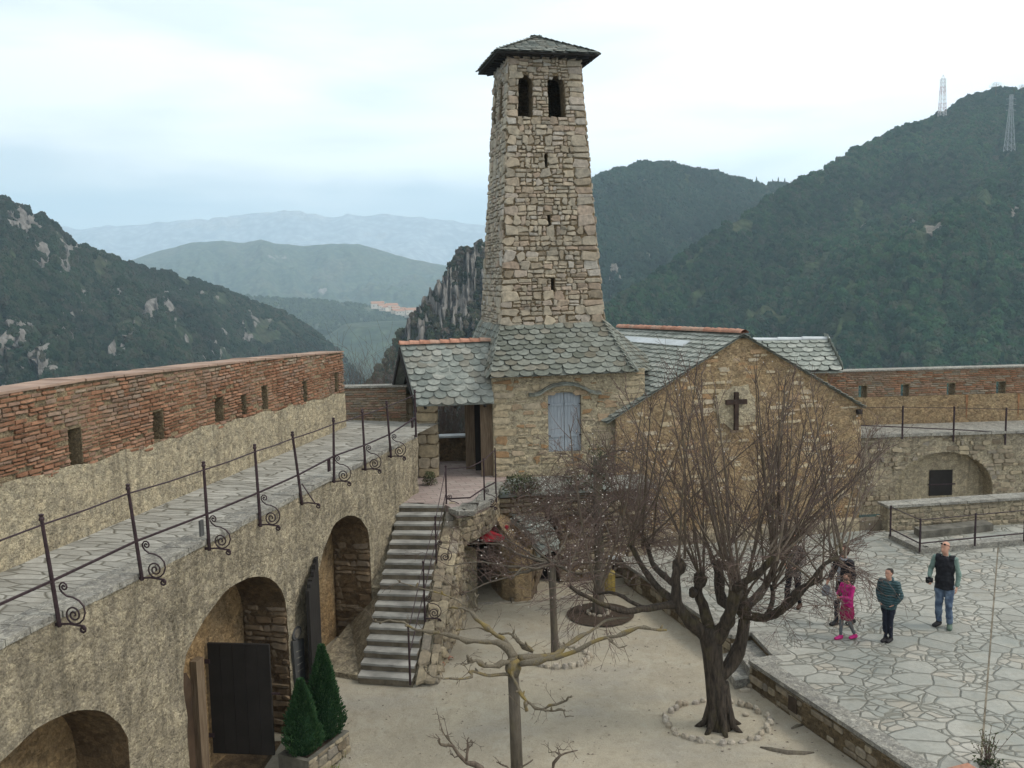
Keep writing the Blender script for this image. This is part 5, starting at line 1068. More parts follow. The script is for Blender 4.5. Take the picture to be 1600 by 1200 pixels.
# leafy tree on the right hilltop
def puff_tree(p,h,seed,label,mat='conifer'):
    t=thing('hilltop_tree',label,'tree',p); r=random.Random(seed); mb=MB(); mb.tube([p-V(0,0,1),p+V(0,0,h*.5),p+V(.2,0,h*.9)],[h*.04,h*.03,.05],5)
    for k in range(6): a=k*1.05; mb.tube([p+V(0,0,h*.4),p+V(math.cos(a)*h*.35,math.sin(a)*h*.35,h*(.65+.1*(k%3)))],[h*.02,.03],4)
    mb.build('trunk','grey_trunk',t); mb=MB()
    for k in range(420):
        a=r.uniform(0,6.28); q=r.random()**.5; z=r.uniform(.45,1); rr=h*.62*q*math.sin(math.pi*min(1,(z-.38)/.66))**.6; c=p+V(math.cos(a)*rr,math.sin(a)*rr,z*h); s=h*.045
        d1=V(r.uniform(-1,1),r.uniform(-1,1),r.uniform(-1,1))*s; d2=V(r.uniform(-1,1),r.uniform(-1,1),r.uniform(-1,1))*s; mb.add([c,c+d1,c+d2],[(0,1,2)],r.random()*.6)
    mb.build('crown',mat,t)
puff_tree(at(1556,146,640),7,3,'round topped tree alone on the crest of the right hill'); puff_tree(at(1596,143,640),4.5,4,'small tree on the hilltop at the right edge of the photo'); puff_tree(at(1585,146,640),3.6,6,'slim little tree between the round crest tree and the right edge')
# ---- lattice towers
def pylon(p,h,wb,wt,label,bands,arms=0):
    t=thing('lattice_tower',label,'tower',p); n=9
    cols={}
    def ring(k): f=k/n; w_=wb+(wt-wb)*min(1,f*1.25); return [p+V(a*w_/2,b*w_/2,h*f) for a,b in((-1,-1),(1,-1),(1,1),(-1,1))]
    for a in range(4): mb=MB(); mb.tube([ring(k)[a] for k in range(n+1)],.14,4); mb.build('leg',bands,t)
    mb=MB()
    for k in range(n):
        R_,S_=ring(k),ring(k+1)
        for a in range(4): b=(a+1)%4; mb.tube([R_[a],S_[b]],.07,3); mb.tube([R_[b],S_[a]],.07,3); mb.tube([S_[a],S_[b]],.08,3)
    mb.build('lattice',bands,t)
    mb=MB()
    if arms:
        for z in(.72,.82,.92): mb.tube([p+V(-arms,0,h*z),p+V(0,0,h*(z+.03)),p+V(arms,0,h*z)],.12,4)
    else:
        tp_=p+V(0,0,h); mb.tube([tp_+V(-wt/2,0,0),tp_+V(0,0,2.2),tp_+V(wt/2,0,0)],.12,4); mb.tube([tp_,tp_+V(0,0,2.6)],.06,4)
    mb.build('head',bands,t)
plain('pylon_white',(.42,.4,.4),.6,1,.001,.1); plain('pylon_grey',(.3,.32,.32),.6,1,.001,.1)
t=NT('pylon_bands',.6); sp3=t.n('ShaderNodeSeparateXYZ'); t.L(t.pos,sp3.inputs[0]); q=t.math('FRACT',t.math('MULTIPLY',sp3.outputs[2],.11)); M['pylon_bands']=t.end(t.mix(t.math('GREATER_THAN',q,.5),(.5,.48,.48),(.32,.2,.2)))
pylon(at(1472,181,560),20.5,3.4,2.2,'pale lattice mast standing on the shoulder of the right hill against the sky','pylon_bands')
pylon(at(1577,236,500),28,4.0,1.2,'thin grey pylon on the wooded slope of the right hill near the right edge','pylon_grey',2.5)
# ================================================================ BARE TREES
def limb(mb,pts,r0,r1,rg,n=7,wob=.0,knob=0):
    P=[Vector(p) for p in pts]; out=[]; 
    for i in range(len(P)-1):
        p0=P[max(i-1,0)];p1=P[i];p2=P[i+1];p3=P[min(i+2,len(P)-1)]; m_=max(2,int((p2-p1).length/.12))
        for k in range(m_):
            t=k/m_; out.append(.5*((2*p1)+(p2-p0)*t+(2*p0-5*p1+4*p2-p3)*t*t+(3*p1-p0-3*p2+p3)*t**3))
    out.append(P[-1]); N=len(out); rad=[]
    for i,p in enumerate(out):
        t=i/(N-1); rr=r0+(r1-r0)*t**.8
        if knob and rg.random()<.35: rr*=rg.uniform(1.1,1+knob)
        rad.append(rr); out[i]=p+V(rg.uniform(-1,1),rg.uniform(-1,1),rg.uniform(-1,1))*(wob*min(1,i))
    mb.tube(out,rad,n,rg.random()); return out,rad
def twig(mb,p,d,L_,r,rg,lev,kids,up=.25,droop=0,buds=None,crook=.16):
    n=max(3,int(L_/.16)); pts=[p]; c=Vector(p); d=Vector(d).normalized(); seg=L_/n
    for i in range(n):
        d=(d+V(rg.uniform(-1,1),rg.uniform(-1,1),rg.uniform(-1,1))*crook+V(0,0,up*.18-droop*.2)).normalized(); c=c+d*seg; pts.append(c)
    mb.tube(pts,[max(.0028,r*(1-.75*i/n)) for i in range(n+1)],4 if r>.012 else 3,rg.random(),cap=False)
    if buds is not None and rg.random()<.045: buds.append(pts[-1])
    if lev>0:
        for k in range(kids[0]):
            t=rg.uniform(.2,1); i=min(n-1,int(t*n)); b=lerp(pts[i],pts[i+1],t*n-i if t*n-i<1 else 1); dd=(pts[i+1]-pts[i]).normalized(); s=dd.cross(V(rg.uniform(-1,1),rg.uniform(-1,1),rg.uniform(-1,1))).normalized()
            twig(mb,b,dd*rg.uniform(.7,1.1)+s*rg.uniform(.5,1),L_*rg.uniform(.22,.5),max(.0032,r*.5),rg,lev-1,kids[1:],up,droop,buds,crook)
def bud_mesh(buds,parent,rg,size=.014):
    mb=MB()
    for b in buds:
        s=size*rg.uniform(.7,1.4); v=[b+V(*o)*s for o in((1,0,0),(-1,0,0),(0,1,0),(0,-1,0),(0,0,1),(0,0,-1))]; mb.add(v,[(0,2,4),(2,1,4),(1,3,4),(3,0,4),(2,0,5),(1,2,5),(3,1,5),(0,3,5)])
    o=mb.build('buds','bud',parent); o['kind']='stuff'
rg=random.Random(17)
bt0=onz(1124,1136,0); D0=bt0.y
linden=thing('linden_tree','big bare pollarded linden with dark ridged trunk and fan of upright shoots inside stone ring','tree',bt0)
mb=MB(); A=lambda x,y,dd=0: at(x,y,D0+dd)
for k in range(7):
    a=k*.9+.3; mb.tube([bt0+V(math.cos(a)*.42,math.sin(a)*.42,-.04),bt0+V(math.cos(a)*.25,math.sin(a)*.25,.08),bt0+V(math.cos(a)*.14,math.sin(a)*.14,.4),bt0+V(math.cos(a)*.1,math.sin(a)*.1,.8)],[.035,.06,.085,.07],7,.5)
mb.tube([bt0-V(0,0,.1),bt0+V(0,0,.12),A(1121,1100),A(1117,1060),A(1113,1020),A(1110,996),A(1108,980)],[.25,.21,.178,.168,.17,.19,.15],14,.5)
kn=[]   # knobs the shoots grow from
def bough(pts,r0,r1,knob=.25,rec=True):
    o,rd=limb(mb,[A(*p) for p in pts],r0,r1,rg,9,.008,knob); 
    if rec: kn.append((o[-1],r1))
    return o
bough([(1122,1060,0),(1140,1040,.1),(1152,1018,.1),(1160,990,.1),(1163,965,.1),(1160,945,.15)],.115,.1)
bough([(1112,1000,0),(1098,990,0),(1080,972,-.1),(1066,956,-.2),(1058,940,-.2),(1056,905,-.2),(1060,876,-.1)],.12,.07)
bough([(1110,1000,0),(1106,970,.1),(1098,945,.2),(1090,925,.2),(1094,900,.3)],.12,.07)
bough([(1112,1005,0),(1128,985,-.1),(1140,962,-.3),(1146,938,-.4),(1150,915,-.5)],.13,.085)
bough([(1150,950,.1),(1128,938,.3),(1124,910,.4),(1122,880,.5)],.1,.08)
bough([(1156,962,.1),(1172,962,0),(1196,965,-.2),(1216,956,-.3),(1234,936,-.4),(1252,918,-.5),(1285,905,-.6)],.085,.04)
bough([(1196,965,-.2),(1207,940,0),(1206,915,.2)],.05,.035)
bough([(1058,945,-.2),(1040,946,-.3),(1004,952,-.6),(980,956,-.8),(956,950,-.9),(930,938,-1),(905,926,-1),(890,915,-1)],.07,.025)
bough([(1010,950,-.5),(992,944,-.4),(974,932,-.3),(952,925,-.2),(930,930,0)],.04,.02)
bough([(1056,940,-.2),(1030,920,.2),(1005,888,.4),(985,850,.6)],.07,.04)
bough([(1056,915,-.2),(1038,900,.3),(1020,880,.8),(1012,850,1)],.06,.04)
bough([(1160,950,.1),(1186,930,.6),(1204,900,1),(1215,870,1.2)],.09,.05)
bough([(1148,920,-.5),(1170,905,-.8),(1192,890,-1),(1206,868,-1.1)],.07,.045)
bough([(1204,965,-.2),(1232,948,-.8),(1262,915,-1),(1290,880,-1.1),(1310,872,-1.1)],.05,.03)
# swollen pollard heads
for p,r_ in((A(1160,946,.1),.2),(A(1060,884,-.1),.16),(A(1093,905,.3),.16),(A(1149,925,-.4),.17),(A(1122,885,.5),.13),(A(1082,925,.1),.1),(A(1134,880,0),.12)):
    mb.tube([p+V(-.02,0,-r_*.9),p+V(0,0,-r_*.5),p+V(.02,0,0),p+V(0,0,r_*.5),p+V(.02,0,r_*.85)],[r_*.4,r_*.7,r_*.78,r_*.6,r_*.3],9,.5)
mb.build('trunk','linden_bark',linden,smooth=True)
mb=MB(); tw=MB(); buds=[]
tops=[]
for k in range(112):
    o,r_=kn[rg.randrange(len(kn))] if k%5 else kn[k//5%len(kn)]
    # aim at the dome of the crown
    for _ in range(30):
        tx=rg.uniform(870,1425); 
        if rg.random()<max(.4,1-abs(tx-1150)/400): break
    u=(tx-1130)/300; ty=566+max(0,u*u)*150+rg.random()**1.5*220
    if tx>1270 and rg.random()<.6: ty=rg.uniform(680,900)
    if tx>1320: ty=max(ty,670)
    if abs(tx-1149)<26 and ty<700: continue
    T=A(tx,ty,rg.uniform(-1.5,1.6)*(1-abs(u)*.4)); ox=FPX*(o.x)/o.y+800
    # grow from the nearest suitable head
    o,r_=min((kn[rg.randrange(len(kn))] for _ in range(3)),key=lambda q: abs((q[0]-T).x)+.4*abs((q[0]-T).y)); o=o+V(rg.uniform(-.1,.1),rg.uniform(-.1,.1),rg.uniform(-.1,.1))
    dv=T-o
    if abs(dv.x)>1.25*max(.1,dv.z)+.35 or abs(dv.y)>1.6*max(.2,dv.z): continue
    mid=o+dv*.45+V(dv.x*.05,dv.y*.05,-.03*abs(dv.x)+ (.12*abs(dv.x) if rg.random()<.6 else -.05)); 
    r0=min(.029,.008+.006*dv.length)*rg.uniform(.7,1.15)
    pts,_=limb(mb,[o,mid+V(rg.uniform(-.08,.08),rg.uniform(-.08,.08),0),T],r0,.006,rg,5,.006)
    n=len(pts)
    for j in range(10):
        t=rg.uniform(.18,1)**.8; i=min(n-2,int(t*(n-1))); dd=(pts[i+1]-pts[i]).normalized(); s=dd.cross(V(rg.uniform(-1,1),rg.uniform(-1,1),rg.uniform(-1,1))).normalized()
        twig(tw,pts[i],dd+s*rg.uniform(.4,.85)+V(0,0,.1),rg.uniform(.3,1.05)*(1.15-t*.5),.0075,rg,1,(3,),.2,0,buds)
# fine tufts from the boughs, drooping outer sprays
for (o,r_) in kn:
    for j in range(10): twig(tw,o,V(rg.uniform(-1,1),rg.uniform(-1,1),rg.uniform(-.2,1)),rg.uniform(.4,1.1),.008,rg,2,(5,2),.1,.1,buds)
for x,y in((1300,880),(1270,915),(1240,930),(1310,870),(905,925),(940,935),(1230,950)):
    for j in range(7): twig(tw,A(x+rg.uniform(-15,15),y+rg.uniform(-8,8),rg.uniform(-1,0)),V(rg.uniform(-.5,1) if x>1100 else rg.uniform(-1,.5),rg.uniform(-.6,.6),rg.uniform(-1,.35)),rg.uniform(.5,1.2),.009,rg,2,(5,2),0,.25,buds)
mb.build('shoots','shoot_bark',linden); tw.build('twigs','twig_bark',linden)['kind']='stuff'; bud_mesh(buds,linden,rg,.009)
def ring(c,r_,label,n=30,gap=None,ry=1,seed=1,sz=.11):
    t=thing('stone_ring',label,'stone ring',c); r=random.Random(seed); mb=MB()
    for i in range(n):
        a=2*math.pi*i/n+r.uniform(-.04,.04)
        if gap and gap[0]<a<gap[1]: continue
        rr=r_*r.uniform(.96,1.05); p=c+V(math.cos(a)*rr,math.sin(a)*rr*ry,0); tz=r.uniform(.05,.1); L_=2*math.pi*r_/n*.5*r.uniform(.7,1.05); ww=sz*r.uniform(.35,.6)
        e=V(-math.sin(a),math.cos(a),0); f=V(math.cos(a),math.sin(a),0); vs=[];k=7
        for lev,(s_,z_) in enumerate(((1,-.03),(1.02,tz*.5),(.6,tz))):
            for j in range(k): q=2*math.pi*j/k; vs.append(p+e*math.cos(q)*L_*s_*r.uniform(.88,1.1)+f*math.sin(q)*ww*s_*r.uniform(.88,1.1)+V(0,0,z_*r.uniform(.9,1.1)))
        mb.add(vs,[(l*k+j,l*k+(j+1)%k,(l+1)*k+(j+1)%k,(l+1)*k+j) for l in(0,1) for j in range(k)]+[tuple(range(2*k,3*k))],r.random())
    mb.build('stones','ring_stone',t,smooth=False)
ring(onz(1120,1128,0),.9,'circle of pale rounded stones in the sand round the big linden',34,seed=2,ry=.88)
# middle tree on a pole
p2=onz(867,1027,0); D2=p2.y
tree2=thing('pollard_tree','slender pollarded tree in the middle of the court inside a half ring of stones','tree',p2)
ring(p2+V(.08,.0,0),.62,'smaller broken circle of stones round the slender middle tree',22,gap=(1.6,2.7),seed=3,ry=.9,sz=.15)
top2=at(862,880,D2); mb=MB(); mb.tube([p2-V(0,0,.05),p2+V(0,0,.3),lerp(p2,top2,.6),top2],[.085,.078,.07,.085],9,.5); tw=MB(); buds=[]
for k,(x,y,dd,L_) in enumerate(((700,884,-.4,1),(735,850,.5,1),(790,842,1,1),(850,815,.8,.8),(900,820,.9,.9),(960,850,.6,1),(1010,880,.1,1),(980,905,-.6,1),(890,900,-1,.8),(800,905,-.9,1),(760,905,-.2,1),(930,880,-.8,1),(830,850,-.6,1),(720,930,-.6,.9))):
    e=at(x,y,D2+dd); m1=lerp(top2,e,.35)+V(0,0,-.05+rg.uniform(-.06,.08)); m2=lerp(top2,e,.7)+V(rg.uniform(-.08,.08),0,rg.uniform(-.02,.14))
    pts,_=limb(mb,[top2,m1,m2,e],.035,.009,rg,5,.012,.5)
    for j in range(12):
        i=rg.randrange(len(pts)//4,len(pts)); twig(tw,pts[i],V(rg.uniform(-.7,.7)+(e-top2).x*.3,rg.uniform(-.7,.7),rg.uniform(.0,1)),rg.uniform(.3,.95),.008,rg,2,(4,2),.12,.05,buds)
mb.build('trunk','grey_trunk',tree2,smooth=True); tw.build('twigs','twig_bark',tree2)['kind']='stuff'; bud_mesh(buds,tree2,rg)
# rear tree in the dark bed
p3=onz(935,958,0); D3=p3.y
bed=MB(); bc=onz(938,960,0); k=36
bed.add([bc+V(0,0,.012)]+[bc+V(math.cos(2*math.pi*i/k)*.78,math.sin(2*math.pi*i/k)*.78,.01) for i in range(k)],[(0,1+i,1+(i+1)%k) for i in range(k)]); bd=bed.build('tree_bed','soil'); bd['kind']='structure'
ring(p3,.24,'tiny ring of pale stones at the foot of the rear tree in its dark bed',12,seed=5,sz=.08)
tree3=thing('plane_tree','bare thicket crowned tree with grey trunk standing in a dark oval bed before the house','tree',p3)
top3=at(934,715,D3); mb=MB(); mb.tube([p3-V(0,0,.05),p3+V(0,0,.2),at(937,880,D3),at(934,800,D3),top3],[.16,.14,.12,.105,.11],10,.5); tw=MB(); buds=[]
for k in range(40):
    t=rg.uniform(.42,1) if k%3 else rg.uniform(.42,.7); s=lerp(p3,top3,t); a=k*2.399; R_=rg.uniform(1.1,2.15)*(1.12-.45*max(0,t-.6)/.4); e=s+V(math.cos(a)*R_,math.sin(a)*R_*.75,rg.uniform(-.35,.35))
    if (e.x-p3.x)<-1.1 and e.z>2.6: e.z=2.5
    m_=lerp(s,e,.5)+V(0,0,rg.uniform(.05,.4))
    pts,_=limb(mb,[s,m_,e],.026,.006,rg,4,.012,.3)
    for j in range(15):
        i=rg.randrange(len(pts)//4,len(pts)); twig(tw,pts[i],V(rg.uniform(-.8,.8)+math.cos(a)*.5,rg.uniform(-.8,.8),rg.uniform(-.5,.8)),rg.uniform(.3,.9),.008,rg,2,(5,2),.0,.08,buds,.22)
mb.build('trunk','grey_trunk',tree3,smooth=True); tw.build('twigs','twig_bark',tree3)['kind']='stuff'; bud_mesh(buds,tree3,rg)
mb=MB(); r=random.Random(9)
for k in range(500):
    c=lerp(at(934,760,D3),at(938,698,D3),r.random())+V(r.gauss(0,.13),r.gauss(0,.1),r.gauss(0,.06)); s=.05; mb.add([c,c+V(r.uniform(-s,s),r.uniform(-s,s),r.uniform(-s,s)),c+V(r.uniform(-s,s),r.uniform(-s,s),r.uniform(-s,s))],[(0,1,2)],r.random()*.5)
mb.build('ivy','shrub_leaf',tree3)['kind']='stuff'
# front knobbly tree
DF=14.2; FX=lambda q,dd=0: at(620+q[0]/3.636,900+q[1]/3.636,DF+dd)
hub=FX((660,500)); base=V(hub.x+.03,hub.y+.05,-.1)
ft=thing('plane_tree','lichen covered knobbly pollard with wide crooked arms on a straight post-like trunk in the foreground','tree',V(base.x,base.y,0))
mb=MB(); mb.tube([base,lerp(base,hub,.5),hub-V(0,0,.15)],[.1,.092,.086],9,.5); mb.build('trunk','grey_trunk',ft,smooth=True)
mb=MB(); mb.tube([hub-V(0,0,.2),hub-V(0,0,.08),hub+V(0,0,.03),hub+V(0,.0,.12)],[.085,.13,.12,.05],9,.5)
arms=[([(700,500),(800,490),(900,462),(1000,430),(1100,385),(1200,350),(1290,330),(1370,295),(1450,302),(1530,312)],.058,.016,-.1,-.5),
 ([(690,470),(800,466),(900,445),(960,400),(1050,340),(1130,295),(1190,250),(1260,245),(1320,240)],.048,.012,.1,1.0),
 ([(665,470),(650,440),(600,390),(540,375),(480,370),(400,370),(300,340),(230,320),(150,310),(90,300),(40,262),(-40,255),(-120,262)],.055,.012,0,.4),
 ([(670,470),(640,400),(600,350),(540,320),(480,270),(430,220),(400,190),(340,182),(300,180)],.055,.014,.1,1.0),
 ([(400,190),(350,140),(290,115),(230,95),(170,80),(60,50),(0,20)],.02,.006,1.0,1.3),([(430,220),(460,180),(440,150),(465,105)],.016,.006,.95,1.0),
 ([(660,490),(600,495),(550,515),(500,510),(450,480),(410,490),(405,450)],.042,.02,-.05,-.3),([(420,490),(380,505),(360,500)],.012,.006,-.3,-.3),
 ([(645,560),(560,560),(500,565),(440,540),(415,545),(430,570),(380,585),(300,580),(240,577),(180,552),(150,520)],.036,.01,-.05,-.6),
 ([(650,540),(680,620),(710,680),(760,730),(820,757),(870,732),(940,720),(970,690),(990,690)],.032,.01,-.1,-.7),([(820,757),(880,770),(920,760),(950,765),(955,795),(1005,795)],.02,.008,-.5,-.8),([(728,715),(735,745),(738,765)],.03,.026,-.35,-.35),
 ([(775,430),(720,405),(690,360),(650,330),(620,325),(580,335)],.032,.016,.5,.5),([(660,330),(690,370),(740,400),(775,425)],.02,.02,.5,.4),([(540,320),(480,300),(430,295),(340,310)],.012,.005,.6,.5),
 ([(1210,360),(1230,390),(1260,405),(1310,395)],.014,.006,-.4,-.5)]
tw=MB(); buds=[]
for pts,r0,r1,d0_,d1_ in arms:
    P=[FX(q,d0_+(d1_-d0_)*i/(len(pts)-1)) for i,q in enumerate(pts)]; o,_=limb(mb,P,r0*.82,r1,rg,8,.012,.95)
    for j in range(len(o)//3): q=o[rg.randrange(len(o))]; e=q+V(rg.uniform(-.06,.06),rg.uniform(-.05,.05),rg.uniform(-.03,.08)); mb.tube([q,lerp(q,e,.6),e],[.016,.018,.009],5,rg.random())
    for j in range(max(2,len(pts)//2)): twig(tw,o[-1-rg.randrange(min(len(o)-1,14))],V(rg.uniform(-1,1),rg.uniform(-1,1),rg.uniform(-.6,1)),rg.uniform(.12,.35),.006,rg,1,(3,),.1,.1)
mb.build('branches','plane_bark',ft,smooth=True); tw.build('twigs','shoot_bark',ft)['kind']='stuff'
# nearest tree, only its top tips show
DN=11.6; NX=lambda q,dd=0: at(620+q[0]/3.636,900+q[1]/3.636,DN+dd); hubn=at(775,1300,DN)
nt_=thing('plane_tree','nearest bare tree of which only gnarled grey branch tips rise over the bottom edge','tree',V(hubn.x,hubn.y,-.4))
mb=MB(); mb.tube([V(hubn.x,hubn.y,-.5),hubn+V(0,0,.05)],[.11,.11],9,.5); mb.build('trunk','grey_trunk',nt_,smooth=True); mb=MB(); tw=MB()
hq=(563,1454)
for pts,r0,r1,dd in(([hq,(530,1200),(480,1090),(400,1060),(350,1010),(320,965),(270,962),(240,950),(243,925)],.045,.012,.0),([(330,980),(290,920),(272,905),(250,850),(225,745)],.014,.003,.1),([(300,930),(285,880),(270,815)],.008,.003,.1),([(395,1050),(405,965),(400,935),(410,915)],.018,.006,-.1),([(380,990),(430,960),(420,930)],.01,.004,-.1),([hq,(780,1250),(880,1120),(890,1060),(930,1020),(980,1000),(1025,990)],.035,.008,.2),([(930,1020),(900,1000),(865,1003)],.012,.005,.2),([(930,1015),(920,985),(950,990)],.01,.004,.2),([hq,(600,1200),(640,1100),(600,1072),(565,1055)],.03,.006,.4),([hq,(700,1200),(690,1100),(740,1070),(772,1042)],.03,.008,.4),([(350,1020),(330,1030),(310,1010)],.01,.004,0)):
    P=[NX(q,dd) for q in pts]; o,_=limb(mb,P,r0,r1,rg,7,.005,.6)
    for j in range(4): twig(tw,o[-1-rg.randrange(min(len(o)-1,10))],V(rg.uniform(-1,1),rg.uniform(-1,1),rg.uniform(-.2,1)),rg.uniform(.08,.22),.005,rg,1,(2,),.2,0)
mb.build('branches','shoot_bark',nt_,smooth=True); tw.build('twigs','shoot_bark',nt_)['kind']='stuff'
# dark shrubs on the ledge, by the porch, twigs behind the walk end
def shrub(p,rx,ry,rz,n,seed,label,mat='shrub_leaf',tw_n=60,leaf=.05,name='shrub'):
    t=thing(name,label,'shrub',p); r=random.Random(seed); mb=MB(); tw=MB()
    for k in range(tw_n): twig(tw,p+V(r.uniform(-rx,rx)*.4,r.uniform(-ry,ry)*.4,0),V(r.uniform(-1,1)*rx,r.uniform(-1,1)*ry,r.uniform(.3,1)*rz*1.4),rz*r.uniform(.6,1.2),.008,r,1,(4,),.05,0)
    for k in range(n):
        a=r.uniform(0,6.28); q=r.random()**.5; z=r.random()**.8; c=p+V(math.cos(a)*q*rx*(1.05-z*.5),math.sin(a)*q*ry*(1.05-z*.5),z*rz); mb.add([c,c+V(r.uniform(-1,1),r.uniform(-1,1),r.uniform(-1,1))*leaf,c+V(r.uniform(-1,1),r.uniform(-1,1),r.uniform(-1,1))*leaf],[(0,1,2)],r.random())
    tw.build('twigs','twig_bark',t)['kind']='stuff'
    if n: mb.build('foliage',mat,t)['kind']='stuff'
shrub(onz(815,772,2.4),.6,.3,.5,900,1,'sparse dark shrub on the slate ledge nearest the landing railing'); shrub(onz(900,765,2.4),.6,.3,.35,300,2,'thin twiggy shrub on the slate ledge under the shuttered window')
shrub(onz(672,757,LZ)+V(0,-.1,0),.22,.18,.35,900,3,'small dark bush at the foot of the porch pillar','shrub_leaf',10,.03)
for i,(x,y,d,w_,h_) in enumerate(((705,690,29.5,1.1,2.1),(590,640,28.5,1.2,2.0))): 
    q=at(x,y,d); shrub(V(q.x,q.y,WZ-1.6 if i else 2.2),w_,.6,2.6 if i==0 else 3.0,0,20+i,('bare twiggy bush seen through the open back of the porch','bare reddish twigs rising behind the end parapet of the wall walk')[i],tw_n=150)
# ================================================================ COURT OBJECTS
# black door leaf
hz_=hit(328,1090,PW(0,0,-.8),wn_); hd=PW((hz_-wa).dot(wu),0,-.8); dz0=at(328,1177,hd.y).z; dz1=at(328,1005,hd.y).z
door=thing('door_leaf','tall black plank door leaf standing open across the second arch','door',V(hd.x,hd.y,dz0)); e=at(420,1005,hd.y-.12); du=V(e.x-hd.x,e.y-hd.y,0); dw=du.length; du.normalize(); dn=V(du.y,-du.x,0)
mb=MB()
for i in range(5): mb.box(V(hd.x,hd.y,dz0)+du*(dw*i/5+.003),du*(dw/5-.006),dn*(-.05-.004*(i%2)),(0,0,dz1-dz0))
mb.build('planks','dark_wood',door); mb=MB()
for z in(.15,.82): mb.box(V(hd.x,hd.y,lerp(dz0,dz1,z))-du*.08+dn*.0,du*.12,dn*.02,(0,0,.07))
for z in(.17,.84): mb.box(V(hd.x,hd.y,lerp(dz0,dz1,z)-.05)+du*.02-dn*.055,du*(dw-.05),-dn*.02,(0,0,.1))
mb.build('hinge_straps','iron',door); mb=MB(); q=V(hd.x,hd.y,lerp(dz0,dz1,.56))+du*(dw+.01); mb.box(q,du*.14,dn*.03,(0,0,.025)); mb.build('latch','iron',door)
# plaques
def onwall(pts,h): return [hit(x,y,PW(0,0,h),wn_) for x,y in pts]
a=onwall([(456,1002),(473,997),(476,1060),(462,1072)],.025); pq=thing('wall_plaque','grey rectangular plaque on the pier between the second and third arches','plaque',a[3]); mb=MB(); mb.prism([p+wn_*.02 for p in a],-wn_*.05); mb.build('board','grey_sign',pq)
mb=MB(); c=sum(a,V(0,0,0))/4; 
for k in range(4): z=lerp(a[0],a[3],.25+.15*k); z2=lerp(a[1],a[2],.25+.15*k); mb.prism([lerp(z,z2,.2)+wn_*.024,lerp(z,z2,.8)+wn_*.024,lerp(z,z2,.8)+wn_*.024-V(0,0,.012),lerp(z,z2,.2)+wn_*.024-V(0,0,.012)],-wn_*.003)
mb.build('relief_bars','coping',pq)
c=onwall([(463,989)],.02)[0]; ov_=thing('oval_plaque','small pale oval medallion above the grey plaque','medallion',c); mb=MB(); mb.prism([c+wu*.17*math.cos(i*math.pi/10)+V(0,0,.115*math.sin(i*math.pi/10))+wn_*.02 for i in range(20)],-wn_*.05); mb.build('rim','grey_sign',ov_); mb=MB(); mb.prism([c+wu*.12*math.cos(i*math.pi/10)+V(0,0,.08*math.sin(i*math.pi/10))+wn_*.03 for i in range(20)],-wn_*.008); mb.build('face','pale_oval',ov_)
# second black door leaf, seen almost edge on
hg=PW(A3['s0']+.02,0,.03); ne=at(483,930,hg.y-1.0); zn2=at(483,925,hg.y-1.0).z; hg.z=ne.z=0; dl=thing('door_leaf','narrow black door leaf seen nearly edge on, standing open beside the third arch','door',V(hg.x,hg.y,0)); zt2=at(493,866,hg.y).z; gz2=court_z(hg.x,hg.y)-.1
u=V(ne.x-hg.x,ne.y-hg.y,0); wv2=u.length; u.normalize(); n=V(u.y,-u.x,0); mb=MB(); r=random.Random(4)
for i in range(6): mb.box(hg+u*(wv2*i/6+.002)+V(0,0,gz2+.1),u*(wv2/6-.004),n*(.05+r.uniform(0,.025)),(0,0,lerp(zt2,zn2,(i+.5)/6)-gz2-.1-r.uniform(0,.06)))
mb.build('planks','dark_wood',dl); mb=MB()
for z in(.2,.7): mb.box(hg+n*.07+V(0,0,lerp(gz2,zt2,z)),u*wv2*.85,n*.015,(0,0,.08))
mb.build('cross_boards','dark_wood',dl)
# topiaries in a stone trough
def cone_bush(c,rb,h,n,seed,label,group):
    t=thing('conical_bush',label,'topiary',c,group); r=random.Random(seed); mb=MB()
    prof=lambda z: rb*(min(1,.62+z*2.6) if z<.15 else (1-((z-.15)/.85)**1.25))
    core=MB(); vs=[];k=12; zz=[0,.08,.2,.4,.6,.8,.96]
    for z in zz:
        for j in range(k): a=2*math.pi*j/k; vs.append(c+V(math.cos(a)*prof(z)*.84,math.sin(a)*prof(z)*.84,z*h))
    core.add(vs,[(l*k+j,l*k+(j+1)%k,(l+1)*k+(j+1)%k,(l+1)*k+j) for l in range(len(zz)-1) for j in range(k)],0); core.build('inner_foliage','conifer',t)
    for i in range(n):
        z=r.random()**.8; a=r.uniform(0,6.28); R_=prof(z)*(r.uniform(.74,1.14) if r.random()<.93 else r.uniform(1.1,1.32))*(1+.09*math.sin(a*3+z*9)+.07*math.sin(a*5-z*17))+.012; p=c+V(math.cos(a)*R_,math.sin(a)*R_,z*h); d=V(math.cos(a),math.sin(a),1.1+r.uniform(-.4,.6)).normalized(); s=d.cross(V(r.uniform(-1,1),r.uniform(-1,1),r.uniform(-1,1))).normalized()
        L_=r.uniform(.04,.085); mb.add([p,p+d*L_*.5+s*.012,p+d*L_,p+d*L_*.5-s*.012],[(0,1,2,3)],min(1,max(0,r.gauss(.5,.25))))
    mb.tube([c-V(0,0,.12),c+V(0,0,h*.2)],.03,6,0); mb.build('foliage','conifer',t)['kind']='stuff'
gz=-.38
qa=onz(508,1150,gz+.34); qb=onz(474,1175,gz+.34)
h1_=at(491,1011,qa.y).z-qa.z; h2_=at(475,1064,qb.y).z-qb.z
cone_bush(qa,.29,h1_,9000,1,'taller of the two clipped dark green conical bushes beside the second arch','conical bushes by the arch'); cone_bush(qb,.275,h2_,6500,2,'shorter conical bush in front, nearer the black door','conical bushes by the arch')
